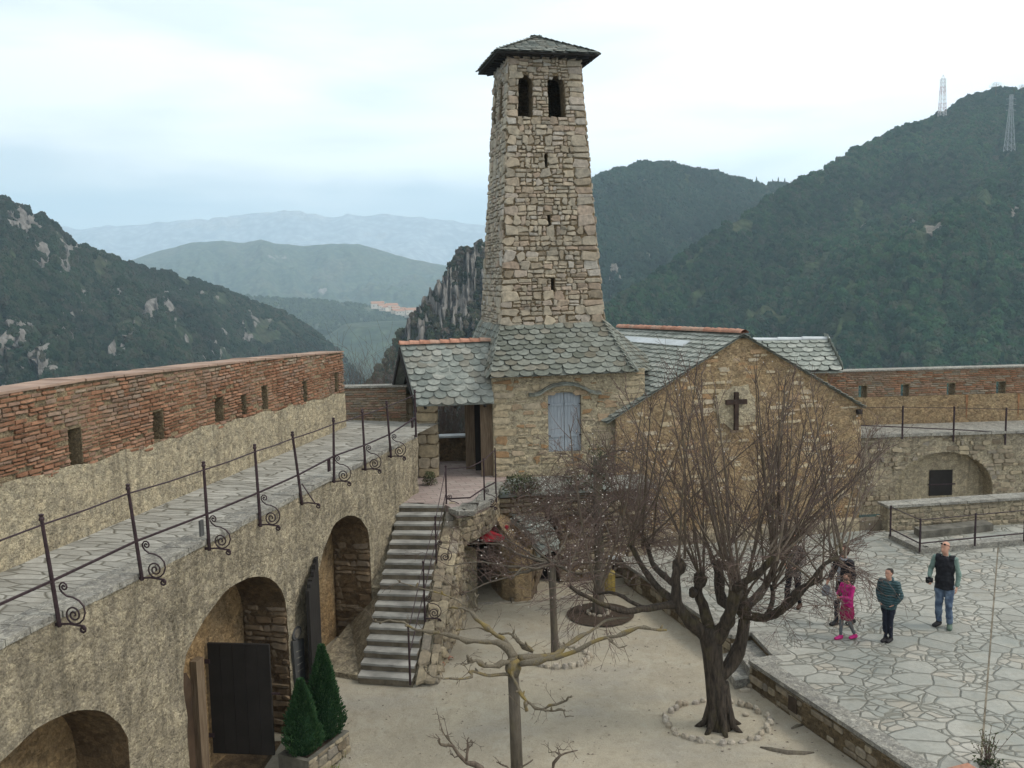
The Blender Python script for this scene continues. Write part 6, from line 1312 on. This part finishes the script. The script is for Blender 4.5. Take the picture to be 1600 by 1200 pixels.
tr_=thing('stone_trough','long rough dark stone trough under the two conical bushes','trough',V(qa.x,qa.y,gz)); cA=lerp(qa,qb,1.45); cB=lerp(qa,qb,-.45); tu=(cA-cB); tu.z=0; L_=tu.length; tu.normalize(); tn=V(-tu.y,tu.x,0); o=V(cB.x,cB.y,gz-.15)
mb=MB(); W2=.27
for s_ in(-1,1): mb.box(o+tn*(W2*s_-.04),tu*L_,tn*.08,(0,0,.52))
for f in(0,L_-.08): mb.box(o+tu*f-tn*(W2-.045),tu*.08,tn*(2*W2-.09),(0,0,.52))
mb.build('body','pot_stone',tr_); mb=MB(); mb.box(o+tu*.08-tn*(W2-.04),tu*(L_-.16),tn*(2*W2-.08),(0,0,.47)); mb.build('earth','soil',tr_)
mb=MB(); Pt=lambda s,z,h: o+tu*(L_-s)-tn*0+ (tn*(W2+.04+h) if (tn.x>0) else -tn*(W2+.04+h))+V(0,0,z)
courses(mb,Pt,L_,.52,hr=(.12,.2),wr=(.15,.35),gap=.02,bulge=.03,seed=8,jit=.3); mb.build('stone_facing','rubble_stone',tr_)
# weeds by the trough
wd=thing('weeds','yellow green weeds growing along the stone trough at the wall foot','weeds',onz(520,1170,gz)); wd['kind']='stuff'; r=random.Random(3); mb=MB()
for k in range(1500):
    t=r.random(); x=r.gauss(515-45*t,12); y=1135+62*t+r.uniform(-6,6)+5
    p=onz(x,y,0); p.z=court_z(p.x,p.y); 
    if r.random()<.3: continue
    hgt=r.uniform(.04,.2); a=r.uniform(0,6.28); s=V(math.cos(a),math.sin(a),0)*.012; tpv=p+V(r.uniform(-.06,.06),r.uniform(-.06,.06),hgt); mb.add([p-s,p+s,tpv],[(0,1,2)],r.random())
    if r.random()<.5: mb.add([tpv,tpv+V(r.uniform(-.03,.03),r.uniform(-.03,.03),.01),tpv+V(r.uniform(-.03,.03),r.uniform(-.03,.03),-.01)],[(0,1,2)],r.uniform(.4,1))
wo=mb.build('blades','weed_leaf',wd); wo['kind']='stuff'
# planter + tiles at the stair foot
pc_=onz(680,1017,0); pl=thing('clay_planter','square weathered clay planter with bare earth beside the stair foot','planter',pc_); mb=MB(); hh=.36
bq=[onz(664,1016,0),onz(688,1022,0),onz(701,1000,0),onz(678,996,0)]
cc=sum(bq,V(0,0,0))/4
mb=MB(); tpq=[cc+(b-cc)*1.15+V(0,0,hh) for b in bq]; inq=[cc+(b-cc)*.9+V(0,0,hh) for b in bq]; inb=[cc+(b-cc)*.88+V(0,0,hh-.09) for b in bq]
for i in range(4):
    j=(i+1)%4; mb.quad(bq[i],bq[j],tpq[j],tpq[i]); mb.quad(tpq[i],tpq[j],inq[j],inq[i]); mb.quad(inq[i],inq[j],inb[j],inb[i])
mb.build('pot','pot_clay',pl); mb=MB(); mb.add(inb,[(0,1,2,3)]); mb.build('earth','soil',pl)
tl=[((662,1040),(690,1029)),((664,1046),(694,1041)),((667,1030),(686,1022)),((676,1024),(697,1036)),((688,1024),(705,1033))]
labs=['curved terracotta tile lying lowest and furthest left of the little heap by the planter','terracotta tile lying flat at the front of the heap by the planter','terracotta tile closest to the planter at the back of the heap','terracotta tile lying across the middle of the heap by the planter','terracotta tile at the right end of the heap by the planter']
for i,((x0,y0),(x1,y1)) in enumerate(tl):
    a=onz(x0,y0,0);b=onz(x1,y1,0); a.z=b.z=.01+.03*(i%3); t=thing('roof_tile',labs[i],'tile',a,'spare roof tiles'); mb=MB(); e=(b-a).normalized(); s=V(-e.y,e.x,0); vs=[]
    for p,rr in((a,.085),(b,.065)):
        for j in range(7): an=math.pi*j/6; vs.append(p+s*math.cos(an)*rr+V(0,0,math.sin(an)*rr*.8))
        for j in range(7): an=math.pi*j/6; vs.append(p+s*math.cos(an)*(rr-.012)+V(0,0,math.sin(an)*(rr-.012)*.8))
    mb.add(vs,[(j,j+1,15+j,14+j) for j in range(6)]+[(7+j+1,7+j,21+j,22+j) for j in range(6)]+[(j+1,j,7+j,8+j) for j in range(6)]+[(14+j,15+j,22+j,21+j) for j in range(6)],r.random()); mb.build('tile','terracotta',t)
# loose stones and root
def rock(c,rx,ry,rz,rot,seed):
    r=random.Random(seed); mb=MB(); k=9; vs=[]
    for s_,z_ in((.9,-.02),(1,.35),(.8,.8),(.35,1)):
        for j in range(k): a=2*math.pi*j/k; x=math.cos(a)*rx*s_*r.uniform(.85,1.1); y=math.sin(a)*ry*s_*r.uniform(.85,1.1); vs.append(c+V(x*math.cos(rot)-y*math.sin(rot),x*math.sin(rot)+y*math.cos(rot),z_*rz))
    mb.add(vs,[(l*k+j,l*k+(j+1)%k,(l+1)*k+(j+1)%k,(l+1)*k+j) for l in range(3) for j in range(k)]+[tuple(range(3*k,4*k))],r.random()); return mb
for i,(x,y,a,b,c,ro,lab) in enumerate(((1160,1072,.15,.1,.1,.1,'left pale loose stone at the foot of the terrace steps'),(1177,1074,.17,.07,.1,.5,'longest grey loose stone against the terrace wall foot'),(1164,1081,.13,.06,.07,.1,'small flat loose stone nearest the camera by the terrace steps'),(1165,1118,.06,.05,.05,0,'fist sized brown stone lying between the linden trunk and its stone ring'))):
    p=onz(x,y,0); mb=rock(p,a,b,c,ro,i); o=mb.build('loose_stone','ring_stone'); o['label']=lab; o['category']='stone'
for i,(pp,rr,lab) in enumerate((([(1188,1168),(1205,1172),(1230,1177),(1255,1178),(1272,1176)],[.02,.05,.055,.05,.015],'long pale grey root or driftwood lying on the sand right of the stone ring'),([(1237,1138),(1246,1134),(1256,1132)],[.015,.03,.012],'short grey stick on the sand near the terrace wall'))):
    mb=MB(); mb.tube([onz(x,y,.015) for x,y in pp],rr,8,.5,flat=1); o=mb.build('fallen_branch','grey_trunk',smooth=True); o['label']=lab; o['category']='branch'
# dry plant and red tiles at the bottom right
pp=onz(1543,1196,TZ); dp=thing('dry_plant','dry seed headed weed growing from a paving joint at the bottom right','plant',pp); r=random.Random(8); mb=MB(); hd_=MB()
for k in range(26):
    e=pp+V(r.gauss(0,.1),r.gauss(0,.08),r.uniform(.25,.6)); mb.tube([pp+V(r.gauss(0,.03),r.gauss(0,.03),0),lerp(pp,e,.5)+V(r.gauss(0,.02),0,0),e],.004,3)
    for j in range(5): c=lerp(pp,e,r.uniform(.5,1))+V(r.gauss(0,.02),0,0); s=.018; hd_.add([c,c+V(s,0,s),c+V(-s*.5,0,s*1.3)],[(0,1,2)],r.random())
for k in range(120): c=pp+V(r.gauss(0,.09),r.gauss(0,.07),abs(r.gauss(0,.05))); hd_.add([c,c+V(r.uniform(-.05,.05),r.uniform(-.05,.05),.03),c+V(r.uniform(-.05,.05),r.uniform(-.05,.05),.03)],[(0,1,2)],r.random()*.5)
mb.build('stems','twig_bark',dp)['kind']='stuff'; hd_.build('seed_heads','shrub_leaf',dp)['kind']='stuff'
rb_=thing('terracotta_trough','corner of a red terracotta trough cut by the bottom edge, beside the dry plant','trough',onz(1505,1205,TZ)); a=onz(1512,1199,TZ);mb=MB(); mb.cbox((a.x-.1,a.y-.3,TZ),.4,.5,.07,.35,.2); o=mb.build('rim','terracotta',rb_)

lt=MB(); r=random.Random(99)
for k in range(2600):
    x=r.uniform(-3.2,5.8); y=r.uniform(12.2,24); p=V(x,y,0)
    if (p-wa).dot(wn_)<.2 or (V(x,y,0)-V(tb.x,tb.y,0)).dot(sp_)>-.05 : continue
    near=min(1,abs((V(x,y,0)-V(tb.x,tb.y,0)).dot(sp_))/1.5)
    if r.random()<near*.55: continue
    s=r.uniform(.006,.028); z=court_z(x,y)+.031*math.sin(x*1.3+y)*math.cos(y*.9)+.004; a=r.uniform(0,6.28); e=V(math.cos(a),math.sin(a),0); f=V(-math.sin(a),math.cos(a),0)
    if r.random()<.6: lt.add([p+V(0,0,z)+e*s,p+V(0,0,z)+f*s*.7,p+V(0,0,z)-e*s,p+V(0,0,z)-f*s*.6,p+V(0,0,z+s*.7)],[(0,1,4),(1,2,4),(2,3,4),(3,0,4)],r.random(),0)
    else: lt.add([p+V(0,0,z)+e*s*1.2,p+V(0,0,z+.006)+f*s*.6,p+V(0,0,z)-e*s*1.2,p+V(0,0,z+.008)-f*s*.6],[(0,1,2,3)],r.random(),1)
o=lt.build('pebbles_and_leaf_litter',['ring_stone','twig_bark']); o['kind']='stuff'
# ================================================================ PEOPLE
for nm,c in dict(skin=(.52,.29,.21),hair_brown=(.06,.03,.018),hair_dark=(.025,.018,.014),hair_grey=(.2,.17,.15),black_fabric=(.012,.012,.016),navy_fabric=(.014,.017,.03),grey_leggings=(.1,.115,.125),pink_fabric=(.42,.012,.16),pink_skirt=(.25,.01,.07),sage_fabric=(.16,.23,.2),white_cloth=(.6,.6,.6),grey_scarf=(.25,.26,.28),shoe_dark=(.02,.018,.02),shoe_sage=(.09,.13,.1),shoe_pink=(.55,.03,.2),eye_dark=(.01,.008,.007),lip=(.3,.09,.08),khaki_patch=(.12,.1,.09),metal_dark=(.02,.02,.022)).items(): plain(nm,c,.75,20,.003,.25)
t=NT('denim',.85); n=t.noise(6,5); M['denim']=t.end(t.mix(t.val(n,.4,.65),(.05,.075,.125),(.14,.19,.26)),t.bump(t.noise(30,3),.003))
t=NT('teal_quilted',.55); sz3=t.n('ShaderNodeSeparateXYZ'); t.L(t.pos,sz3.inputs[0]); wv3=t.math('ABSOLUTE',t.math('SINE',t.math('MULTIPLY',sz3.outputs[2],62))); M['teal_quilted']=t.end(t.mix(wv3,(.027,.058,.066),(.031,.068,.077)),t.bump(wv3,.012))
t=NT('patterned_fabric',.8); v=t.vor(38,out='Color'); s3=t.n('ShaderNodeSeparateColor'); t.L(v,s3.inputs[0]); M['patterned_fabric']=t.end(t.ramp(s3.outputs[0],[(0,(.02,.02,.02)),(.5,(.07,.06,.055)),(.85,(.2,.17,.15))]))
def ell(mb,pts,rr,side,k=16):
    P=[Vector(p) for p in pts]; N=len(P); vs=[]
    for i,p in enumerate(P):
        d=(P[min(i+1,N-1)]-P[max(i-1,0)]).normalized(); s=Vector(side); s=(s-d*s.dot(d)).normalized(); q=d.cross(s); r_=rr[i]; rx,ry=r_ if isinstance(r_,(tuple,list)) else (r_,r_)
        for j in range(k): a=2*math.pi*j/k; vs.append(p+s*math.cos(a)*rx+q*math.sin(a)*ry)
    mb.add(vs,[(i*k+j,i*k+(j+1)%k,(i+1)*k+(j+1)%k,(i+1)*k+j) for i in range(N-1) for j in range(k)]+[tuple(reversed(range(k))),tuple(range((N-1)*k,N*k))])
def remesh(mb,name,mat,parent,vox,smooth=6):
    o=mb.build('tmp',mat); me0=o.data; a=o.modifiers.new('r','REMESH'); a.mode='VOXEL'; a.voxel_size=vox; a.use_smooth_shade=True;
    if name not in('body','hair','shoe'):
        if 'folds' not in bpy.data.textures: q=bpy.data.textures.new('folds','CLOUDS'); q.noise_scale=.11; q.noise_depth=2
        dd=o.modifiers.new('d','DISPLACE'); dd.texture=bpy.data.textures['folds']; dd.strength=.045; dd.mid_level=.5; dd.texture_coords='LOCAL'
    b=o.modifiers.new('s','SMOOTH'); b.iterations=smooth; b.factor=.5
    dg=bpy.context.evaluated_depsgraph_get(); me=bpy.data.meshes.new_from_object(o.evaluated_get(dg)); bpy.data.objects.remove(o); bpy.data.meshes.remove(me0)
    if not me.materials: me.materials.append(M[mat])
    q=bpy.data.objects.new(name,me); COL.objects.link(q); q.parent=parent; return q
def person(loc,head,h,pose,wear,label):
    """joints are local (side, forward, up) for a 1.75 m figure"""
    t=thing('person',label,'person',loc); s=h/1.75; f=Vector(head).normalized(); sd=V(f.y,-f.x,0)
    t.rotation_euler=(0,0,math.atan2(sd.y,sd.x)); t.scale=(s,s,s)
    X=V(1,0,0); hip=pose.get('hip',(0,0,.93)); J={k:Vector(v) for k,v in pose.items()}
    J.setdefault('hip',V(0,0,.93)); J.setdefault('chest',V(0,0,1.28)); J.setdefault('neck',V(0,.0,1.46)); J.setdefault('head',V(0,.02,1.63))
    hd=J['head']; lk=J.get('look',V(0,1,0)).normalized(); hs=V(lk.y,-lk.x,0).normalized()
    def torso(mb,g,z0=.86,hem=None,w_=1):
        hp=J['hip']; ch=J['chest']; 
        pts=[V(hp.x,hp.y,z0),hp+V(0,0,.06),lerp(hp,ch,.45),ch,V(ch.x,ch.y-.005,ch.z+.12),J['neck']+V(0,-.01,-.03)]; rr=[(.155*w_+g,.11+g),(.158*w_+g,.113+g),(.135*w_+g,.1+g),(.17*w_+g,.118+g),(.165*w_+g,.095+g),(.07+g,.07+g)]
        if hem: pts=[V(hp.x,hp.y,hem[0])]+pts; rr=[(hem[1],hem[2])]+rr
        ell(mb,pts,rr,X)
    def arm(mb,g,k,end=1.0,kk=1):
        sh,el,wr=J['sh'+k],J['el'+k],J['wr'+k]; e=lerp(el,wr,end)
        ell(mb,[lerp(J['chest']+V(0,0,.12),sh,.55),sh,lerp(sh,el,.35),lerp(sh,el,.8),el,lerp(el,e,.4),e],[.05+g,.056+g,.05+g,.042+g,.041+g,.038+g,.028+g],V(0,1,0),12)
    def leg(mb,g,k,end=1.0,cuff=None):
        hp=J['hip']+V(.085*(1 if k=='R' else -1),0,-.02); kn_,an=J['kn'+k],J['an'+k]; e=lerp(kn_,an,end)
        ell(mb,[hp+V(0,0,.06),hp+V(0,0,-.06),lerp(hp,kn_,.4),kn_,lerp(kn_,e,.35),e],[.08+g,.088+g,.078+g,.058+g,.055+g,(.036+g) if cuff is None else cuff],X,14)
    def foot(mb,g,k,z=0):
        an=J['an'+k]; fd=J.get('ft'+k,V(0,1,0)).normalized(); base=V(an.x,an.y,an.z-.09)
        ell(mb,[base-fd*.06+V(0,0,.045),base-fd*.03+V(0,0,.045),base+fd*.07+V(0,0,.04),base+fd*.15+V(0,0,.03),base+fd*.19+V(0,0,.028)],[(.03+g,.03+g),(.038+g,.04+g),(.044+g,.035+g),(.043+g,.026+g),(.025+g,.016+g)],V(fd.y,-fd.x,0),12)
        ell(mb,[base+V(0,0,.05),an+V(0,0,.02)],[.04+g,.042+g],X,10)
    mb=MB()
    # head
    zz=[-.118,-.1,-.06,-.01,.04,.08,.107,.12]; rx=[.022,.045,.06,.071,.075,.067,.045,.012]; ry=[.03,.055,.078,.09,.097,.087,.058,.016]; fo_=[.045,.035,.02,.008,0,-.006,-.01,-.01]
    ell(mb,[hd+V(0,0,z)+lk*o for z,o in zip(zz,fo_)],list(zip(rx,ry)),hs,18)
    ell(mb,[hd+lk*.088+V(0,0,.025),hd+lk*.106+V(0,0,-.01),hd+lk*.112+V(0,0,-.028),hd+lk*.085+V(0,0,-.04)],[.008,.012,.015,.008],hs,8)
    for e_ in(-1,1): ell(mb,[hd+hs*.07*e_+V(0,0,-.03),hd+hs*.079*e_+V(0,0,0),hd+hs*.074*e_+V(0,0,.03)],[(.006,.013),(.009,.02),(.006,.014)],hs,8)
    ell(mb,[J['neck']+V(0,-.01,-.06),J['neck']+V(0,0,.02),hd+V(0,0,-.05)],[.065,.055,.052],X,12)
    torso(mb,-.012)
    for k in 'LR':
        arm(mb,-.008,k); leg(mb,-.012,k); foot(mb,-.006,k)
        wr,el=J['wr'+k],J['el'+k]; d=J.get('hd'+k,(wr-el)).normalized(); pn=J.get('pn'+k,V(1 if k=='R' else -1,0,0)); pn=(pn-d*pn.dot(d)).normalized(); ac=d.cross(pn).normalized()
        ell(mb,[wr-d*.02,wr+d*.03,wr+d*.085],[(.022,.018),(.036,.016),(.04,.014)],ac,12)
        curl=pose.get('curl',.5)
        for q,(off,ln) in enumerate(((-.03,.06),(-.01,.072),(.011,.068),(.03,.052))):
            b=wr+d*.08+ac*off; b1=b+d*ln*.5-pn*ln*.15*curl; b2=b1+d*ln*.4-pn*ln*.5*curl; ell(mb,[b,b1,b2],[.0095,.009,.007],ac,8)
        b=wr+d*.025+ac*(.03 if k=='L' else -.03)*1; ell(mb,[b,b+d*.03+ac*(.03 if k=='L' else -.03),b+d*.06+ac*(.035 if k=='L' else -.035)-pn*.01],[.012,.011,.008],pn,8)
    body=remesh(mb,'body','skin',t,.0075,3)
    for e_ in(-1,1): mb=MB(); c=hd+lk*.083+hs*.03*e_+V(0,0,.016); mb.tube([c-hs*.014,c-hs*.007,c+hs*.007,c+hs*.014],[.003,.009,.009,.003],6); mb.build('eye','eye_dark',t)
    mb=MB(); c=hd+lk*.086+V(0,0,-.062); mb.tube([c-hs*.022,c+lk*.006,c+hs*.022],[.003,.008,.003],6); mb.build('mouth','lip',t)
    for nm,mat,fn in wear:
        mb=MB(); fn(mb,dict(torso=torso,arm=arm,leg=leg,foot=foot,J=J,hd=hd,lk=lk,hs=hs,X=X)); remesh(mb,nm,mat,t,.011,4)
    return t,J,(lambda p: V(*loc)+ (sd*Vector(p).x+f*Vector(p).y)*s+V(0,0,Vector(p).z*s))
def hair(back=.014,top=.016,low=-.03,long_=None):
    def fn(mb,c):
        hd,lk,hs=c['hd'],c['lk'],c['hs']; zz=[low,.0,.04,.08,.112,.13]; 
        ell(mb,[hd-lk*(.03+back*.5)+V(0,0,z) for z in zz[:3]]+[hd-lk*(.012)+V(0,0,z) for z in zz[3:]],[(.06,.068),(.078,.076),(.086,.084),(.082,.098),(.056,.07),(.018,.025)],hs,16)
        if long_=='tail': ell(mb,[hd-lk*.1+V(0,0,.05),hd-lk*.13+V(0,0,.02),hd-lk*.125+V(0,0,-.06),hd-lk*.1+V(0,0,-.13)],[.03,.032,.026,.012],hs,10)
        if long_=='long':
            ell(mb,[hd-lk*.05+V(0,0,.04),hd-lk*.065+V(0,0,-.06),hd-lk*.06+V(0,0,-.17),hd-lk*.05+V(0,0,-.24)],[(.082,.05),(.085,.045),(.075,.035),(.05,.02)],hs,12)
    return fn
def jacket(g=.016,hem=(.8,.175,.14),sleeves=1,col=True,w_=1,hood=False):
    def fn(mb,c):
        c['torso'](mb,g,hem=hem,w_=w_)
        if sleeves:
            for k in 'LR': c['arm'](mb,g,k,.96)
        else:
            for k in 'LR': ell(mb,[lerp(c['J']['chest']+V(0,0,.12),c['J']['sh'+k],.5),lerp(c['J']['chest']+V(0,0,.12),c['J']['sh'+k],.98)],[.085,.08],V(0,1,0),12)
        n=c['J']['neck']
        if col: ell(mb,[n+V(0,-.01,-.05),n+V(0,-.005,.02)],[(.085,.08),(.072,.07)],c['X'],14)
        if hood: ell(mb,[n+V(-.07,-.05,.0),n+V(-.03,-.1,.02),n+V(.03,-.1,.02),n+V(.07,-.05,0)],[.03,.05,.05,.03],V(0,0,1),12)
    return fn
def legs(g=.01,end=1,cuff=None,top=True):
    def fn(mb,c):
        for k in 'LR': c['leg'](mb,g,k,end,cuff)
        hp=c['J']['hip']; ell(mb,[hp+V(0,0,-.09),hp+V(0,0,0),hp+V(0,0,.1)],[(.14,.09),(.158+g*.5,.112+g*.5),(.15,.108)],c['X'],16)
    return fn
def shoes(k): return lambda mb,c: c['foot'](mb,.012,k)
ST=dict(shR=(.185,0,1.415),shL=(-.185,0,1.415))
# man with a camera, at the right
pm=onz(1474,979,TZ)
man,J_,Wm=person(pm,(-.62,-.78,0),1.77,dict(ST,elR=(.27,.03,1.15),wrR=(.22,.25,1.02),elL=(-.25,-.03,1.13),wrL=(-.24,.06,.88),knR=(.09,.03,.5),anR=(.1,-.04,.09),knL=(-.1,.05,.5),anL=(-.12,.02,.09),ftR=(.3,1,0),ftL=(-.25,1,0),look=(.35,1,-.1),head=(0,.03,1.64),pnR=(0,0,1)),
 [('jeans','denim',legs(.014,.98,.062)),('shirt','sage_fabric',jacket(.01,(.84,.16,.12))),('vest','black_fabric',jacket(.03,(.8,.19,.155),0)),('hood','sage_fabric',lambda mb,c: ell(mb,[c['J']['neck']+V(-.07,-.05,.0),c['J']['neck']+V(-.03,-.11,.0),c['J']['neck']+V(.03,-.11,.0),c['J']['neck']+V(.07,-.05,0)],[.03,.05,.05,.03],V(0,0,1),12)),('shoe','shoe_sage',shoes('L')),('shoe','shoe_dark',shoes('R')),('hair','hair_grey',lambda mb,c: ell(mb,[c['hd']-c['lk']*.03+V(0,0,-.02),c['hd']-c['lk']*.026+V(0,0,.03),c['hd']-c['lk']*.02+V(0,0,.06)],[(.072,.07),(.074,.076),(.06,.06)],c['hs'],14))],'man in black vest and blue jeans standing at the right, holding a camera')
pc=Wm((.2,.36,1.03)); cmr=thing('camera_gear','black camera held in front of the man in the vest at the right','camera',pc); fd=V(-.62,-.78,0).normalized(); sd2_=V(fd.y,-fd.x,0)
mb=MB(); mb.box(pc-sd2_*.065-fd*.03-V(0,0,.04),sd2_*.13,fd*.06,(0,0,.085)); mb.box(pc-sd2_*.02-fd*.02+V(0,0,.046),sd2_*.04,fd*.04,(0,0,.02)); mb.build('camera_body','metal_dark',cmr); mb=MB(); mb.tube([pc+fd*.03,pc+fd*.07,pc+fd*.13],[.034,.036,.04],10); mb.build('lens','eye_dark',cmr)
ph=Wm((0,.03,1.64)); sg=thing('sunglasses','dark sunglasses pushed up on the head of the man in the vest','sunglasses',ph); lk=Wm((.35,1.03,1.64))-ph; lk=V(lk.x,lk.y,0).normalized(); hs_=V(lk.y,-lk.x,0)
for e_ in(-1,1): c=ph+lk*.075+hs_*.032*e_+V(0,0,.085); mb=MB(); mb.tube([c-hs_*.024,c-hs_*.012,c+hs_*.012,c+hs_*.024],[.008,.018,.018,.008],8); mb.build('lens','red_cloth' if 0 else 'eye_dark',sg)
mb=MB(); mb.tube([ph+hs_*.082-lk*.05+V(0,0,.03),ph+hs_*.07+lk*.06+V(0,0,.08),ph-hs_*.07+lk*.06+V(0,0,.08),ph-hs_*.082-lk*.05+V(0,0,.03)],.005,5); mb.build('frame','iron',sg)
# boy in the teal quilted jacket
pbo=onz(1387,1002,TZ)
person(pbo,(-.75,-.66,0),1.47,dict(ST,elR=(.27,-.04,1.14),wrR=(.15,.07,.93),elL=(-.27,-.04,1.14),wrL=(-.15,.07,.93),hdR=(-.6,.1,-.6),hdL=(.6,.1,-.6),knR=(.06,.03,.5),anR=(.05,.0,.09),knL=(-.06,.01,.5),anL=(-.045,-.05,.09),look=(.1,1,0)),
 [('trousers','navy_fabric',legs(.004,1)),('jacket','teal_quilted',jacket(.032,(.8,.165,.14),1,True,1.02,True)),('shoe','shoe_dark',shoes('L')),('shoe','shoe_dark',shoes('R')),('hair','hair_dark',hair())],'boy in a teal quilted jacket and dark trousers, standing with hands in pockets')
# girl in pink walking
pg=onz(1323,998,TZ)
_,_,Wg=person(pg,(-.93,-.36,0),1.33,dict(ST,elR=(.22,.1,1.17),wrR=(.12,.33,1.2),elL=(-.22,.1,1.16),wrL=(-.08,.33,1.18),knR=(.07,.12,.5),anR=(.07,.14,.09),knL=(-.07,.02,.5),anL=(-.08,-.2,.11),look=(-.1,1,-.15),head=(0,.04,1.63)),
 [('leggings','grey_leggings',legs(.0,1)),('jacket','pink_fabric',jacket(.016,(.9,.16,.125))),('skirt','pink_skirt',lambda mb,c: ell(mb,[V(0,0,.98),V(0,0,.85),V(0,.01,.68),V(0,.01,.56),V(0,.01,.52)],[(.15,.12),(.18,.15),(.2,.18),(.17,.155),(.13,.12)],c['X'],18)),('shoe','shoe_pink',shoes('L')),('shoe','shoe_pink',shoes('R')),('hair','hair_brown',hair(long_='tail'))],'girl in a magenta coat and skirt, grey leggings and pink shoes, walking left')
pp_=Wg((.02,.43,1.24)); lf=thing('leaflet','white folded leaflet held up by the girl in magenta','leaflet',pp_); mb=MB(); u=V(.36,-.93,0); mb.prism([pp_+u*-.1+V(0,0,-.08),pp_+V(-.02,0,-.08),pp_+V(-.02,0,.08),pp_+u*-.1+V(-.02,0,.08)],(-.003,-.001,0)); mb.prism([pp_+V(-.02,0,-.08),pp_+u*.1+V(0,0,-.08),pp_+u*.1+V(-.02,0,.08),pp_+V(-.02,0,.08)],(-.003,-.001,0)); mb.build('paper','white_cloth',lf)
# woman in black behind the girl
pw2=onz(1317,976,TZ)
_,_,Ww=person(pw2,(-.9,-.43,0),1.68,dict(ST,elR=(.24,.04,1.14),wrR=(.2,.22,.98),elL=(-.23,-.05,1.14),wrL=(-.24,.06,.9),knR=(.08,.1,.5),anR=(.08,.1,.09),knL=(-.08,.0,.5),anL=(-.08,-.2,.11),look=(.1,1,-.1)),
 [('trousers','navy_fabric',legs(.004,1)),('jacket','black_fabric',jacket(.02,(.8,.165,.13))),('scarf','grey_scarf',lambda mb,c: (ell(mb,[c['J']['neck']+V(0,-.01,-.06),c['J']['neck']+V(0,.0,.02)],[(.1,.1),(.085,.085)],c['X'],14),ell(mb,[c['J']['neck']+V(0,.08,-.05),V(.0,.15,1.2),V(.0,.15,1.0)],[(.03,.02),(.045,.015),(.045,.015)],c['X'],10))),('shoe','shoe_dark',shoes('L')),('shoe','shoe_dark',shoes('R')),('hair','hair_brown',hair(long_='tail'))],'woman in black jacket with pale scarf walking left just behind the girl in magenta')
pbg=Ww((.2,.3,.8)); bg_=thing('hand_bag','soft grey bag hanging from the hand of the woman in black','bag',pbg); mb=MB(); ell(mb,[pbg+V(0,0,-.16),pbg+V(0,0,-.1),pbg+V(0,0,.02),pbg+V(0,0,.08)],[(.09,.03),(.12,.05),(.1,.04),(.04,.02)],(-.9,-.43,0),12); mb.build('pouch','grey_scarf',bg_,smooth=True); mb=MB(); mb.tube([pbg+V(-.03,-.02,.07),Ww((.2,.24,.95)),pbg+V(.03,.02,.07)],.008,5); mb.build('strap','black_fabric',bg_)
# woman behind the tree
pw3=onz(1239,950,TZ)
person(pw3,(-.55,-.83,0),1.66,dict(ST,elR=(.25,.02,1.15),wrR=(.14,.2,1.06),elL=(-.25,.02,1.15),wrL=(-.14,.2,1.06),knR=(.1,.08,.5),anR=(.13,.1,.09),knL=(-.1,.0,.5),anL=(-.13,-.1,.1),look=(-.2,1,-.1)),
 [('trousers','black_fabric',legs(.004,1)),('jacket','patterned_fabric',jacket(.02,(.78,.18,.14))),('shoe','hair_brown',shoes('L')),('shoe','hair_brown',shoes('R')),('hair','hair_dark',hair(long_='long'))],'woman in a mottled dark jacket and black trousers partly hidden behind the linden branches')
# ================================================================ HAZE
mb=MB(); mb.box((-9000,-60,-300),(18000,0,0),(0,7800,0),(0,0,930)); hz=mb.build('haze','sand'); hz['kind']='stuff'; hz.data.materials.clear()
hm=bpy.data.materials.new('haze_air'); hm.use_nodes=True; n_=hm.node_tree; n_.nodes.clear(); oo=n_.nodes.new('ShaderNodeOutputMaterial'); pv_=n_.nodes.new('ShaderNodeVolumePrincipled'); pv_.inputs['Color'].default_value=(.68,.86,1,1); pv_.inputs['Density'].default_value=1.9e-4; pv_.inputs['Anisotropy'].default_value=.1; n_.links.new(pv_.outputs[0],oo.inputs['Volume']); hz.data.materials.append(hm)
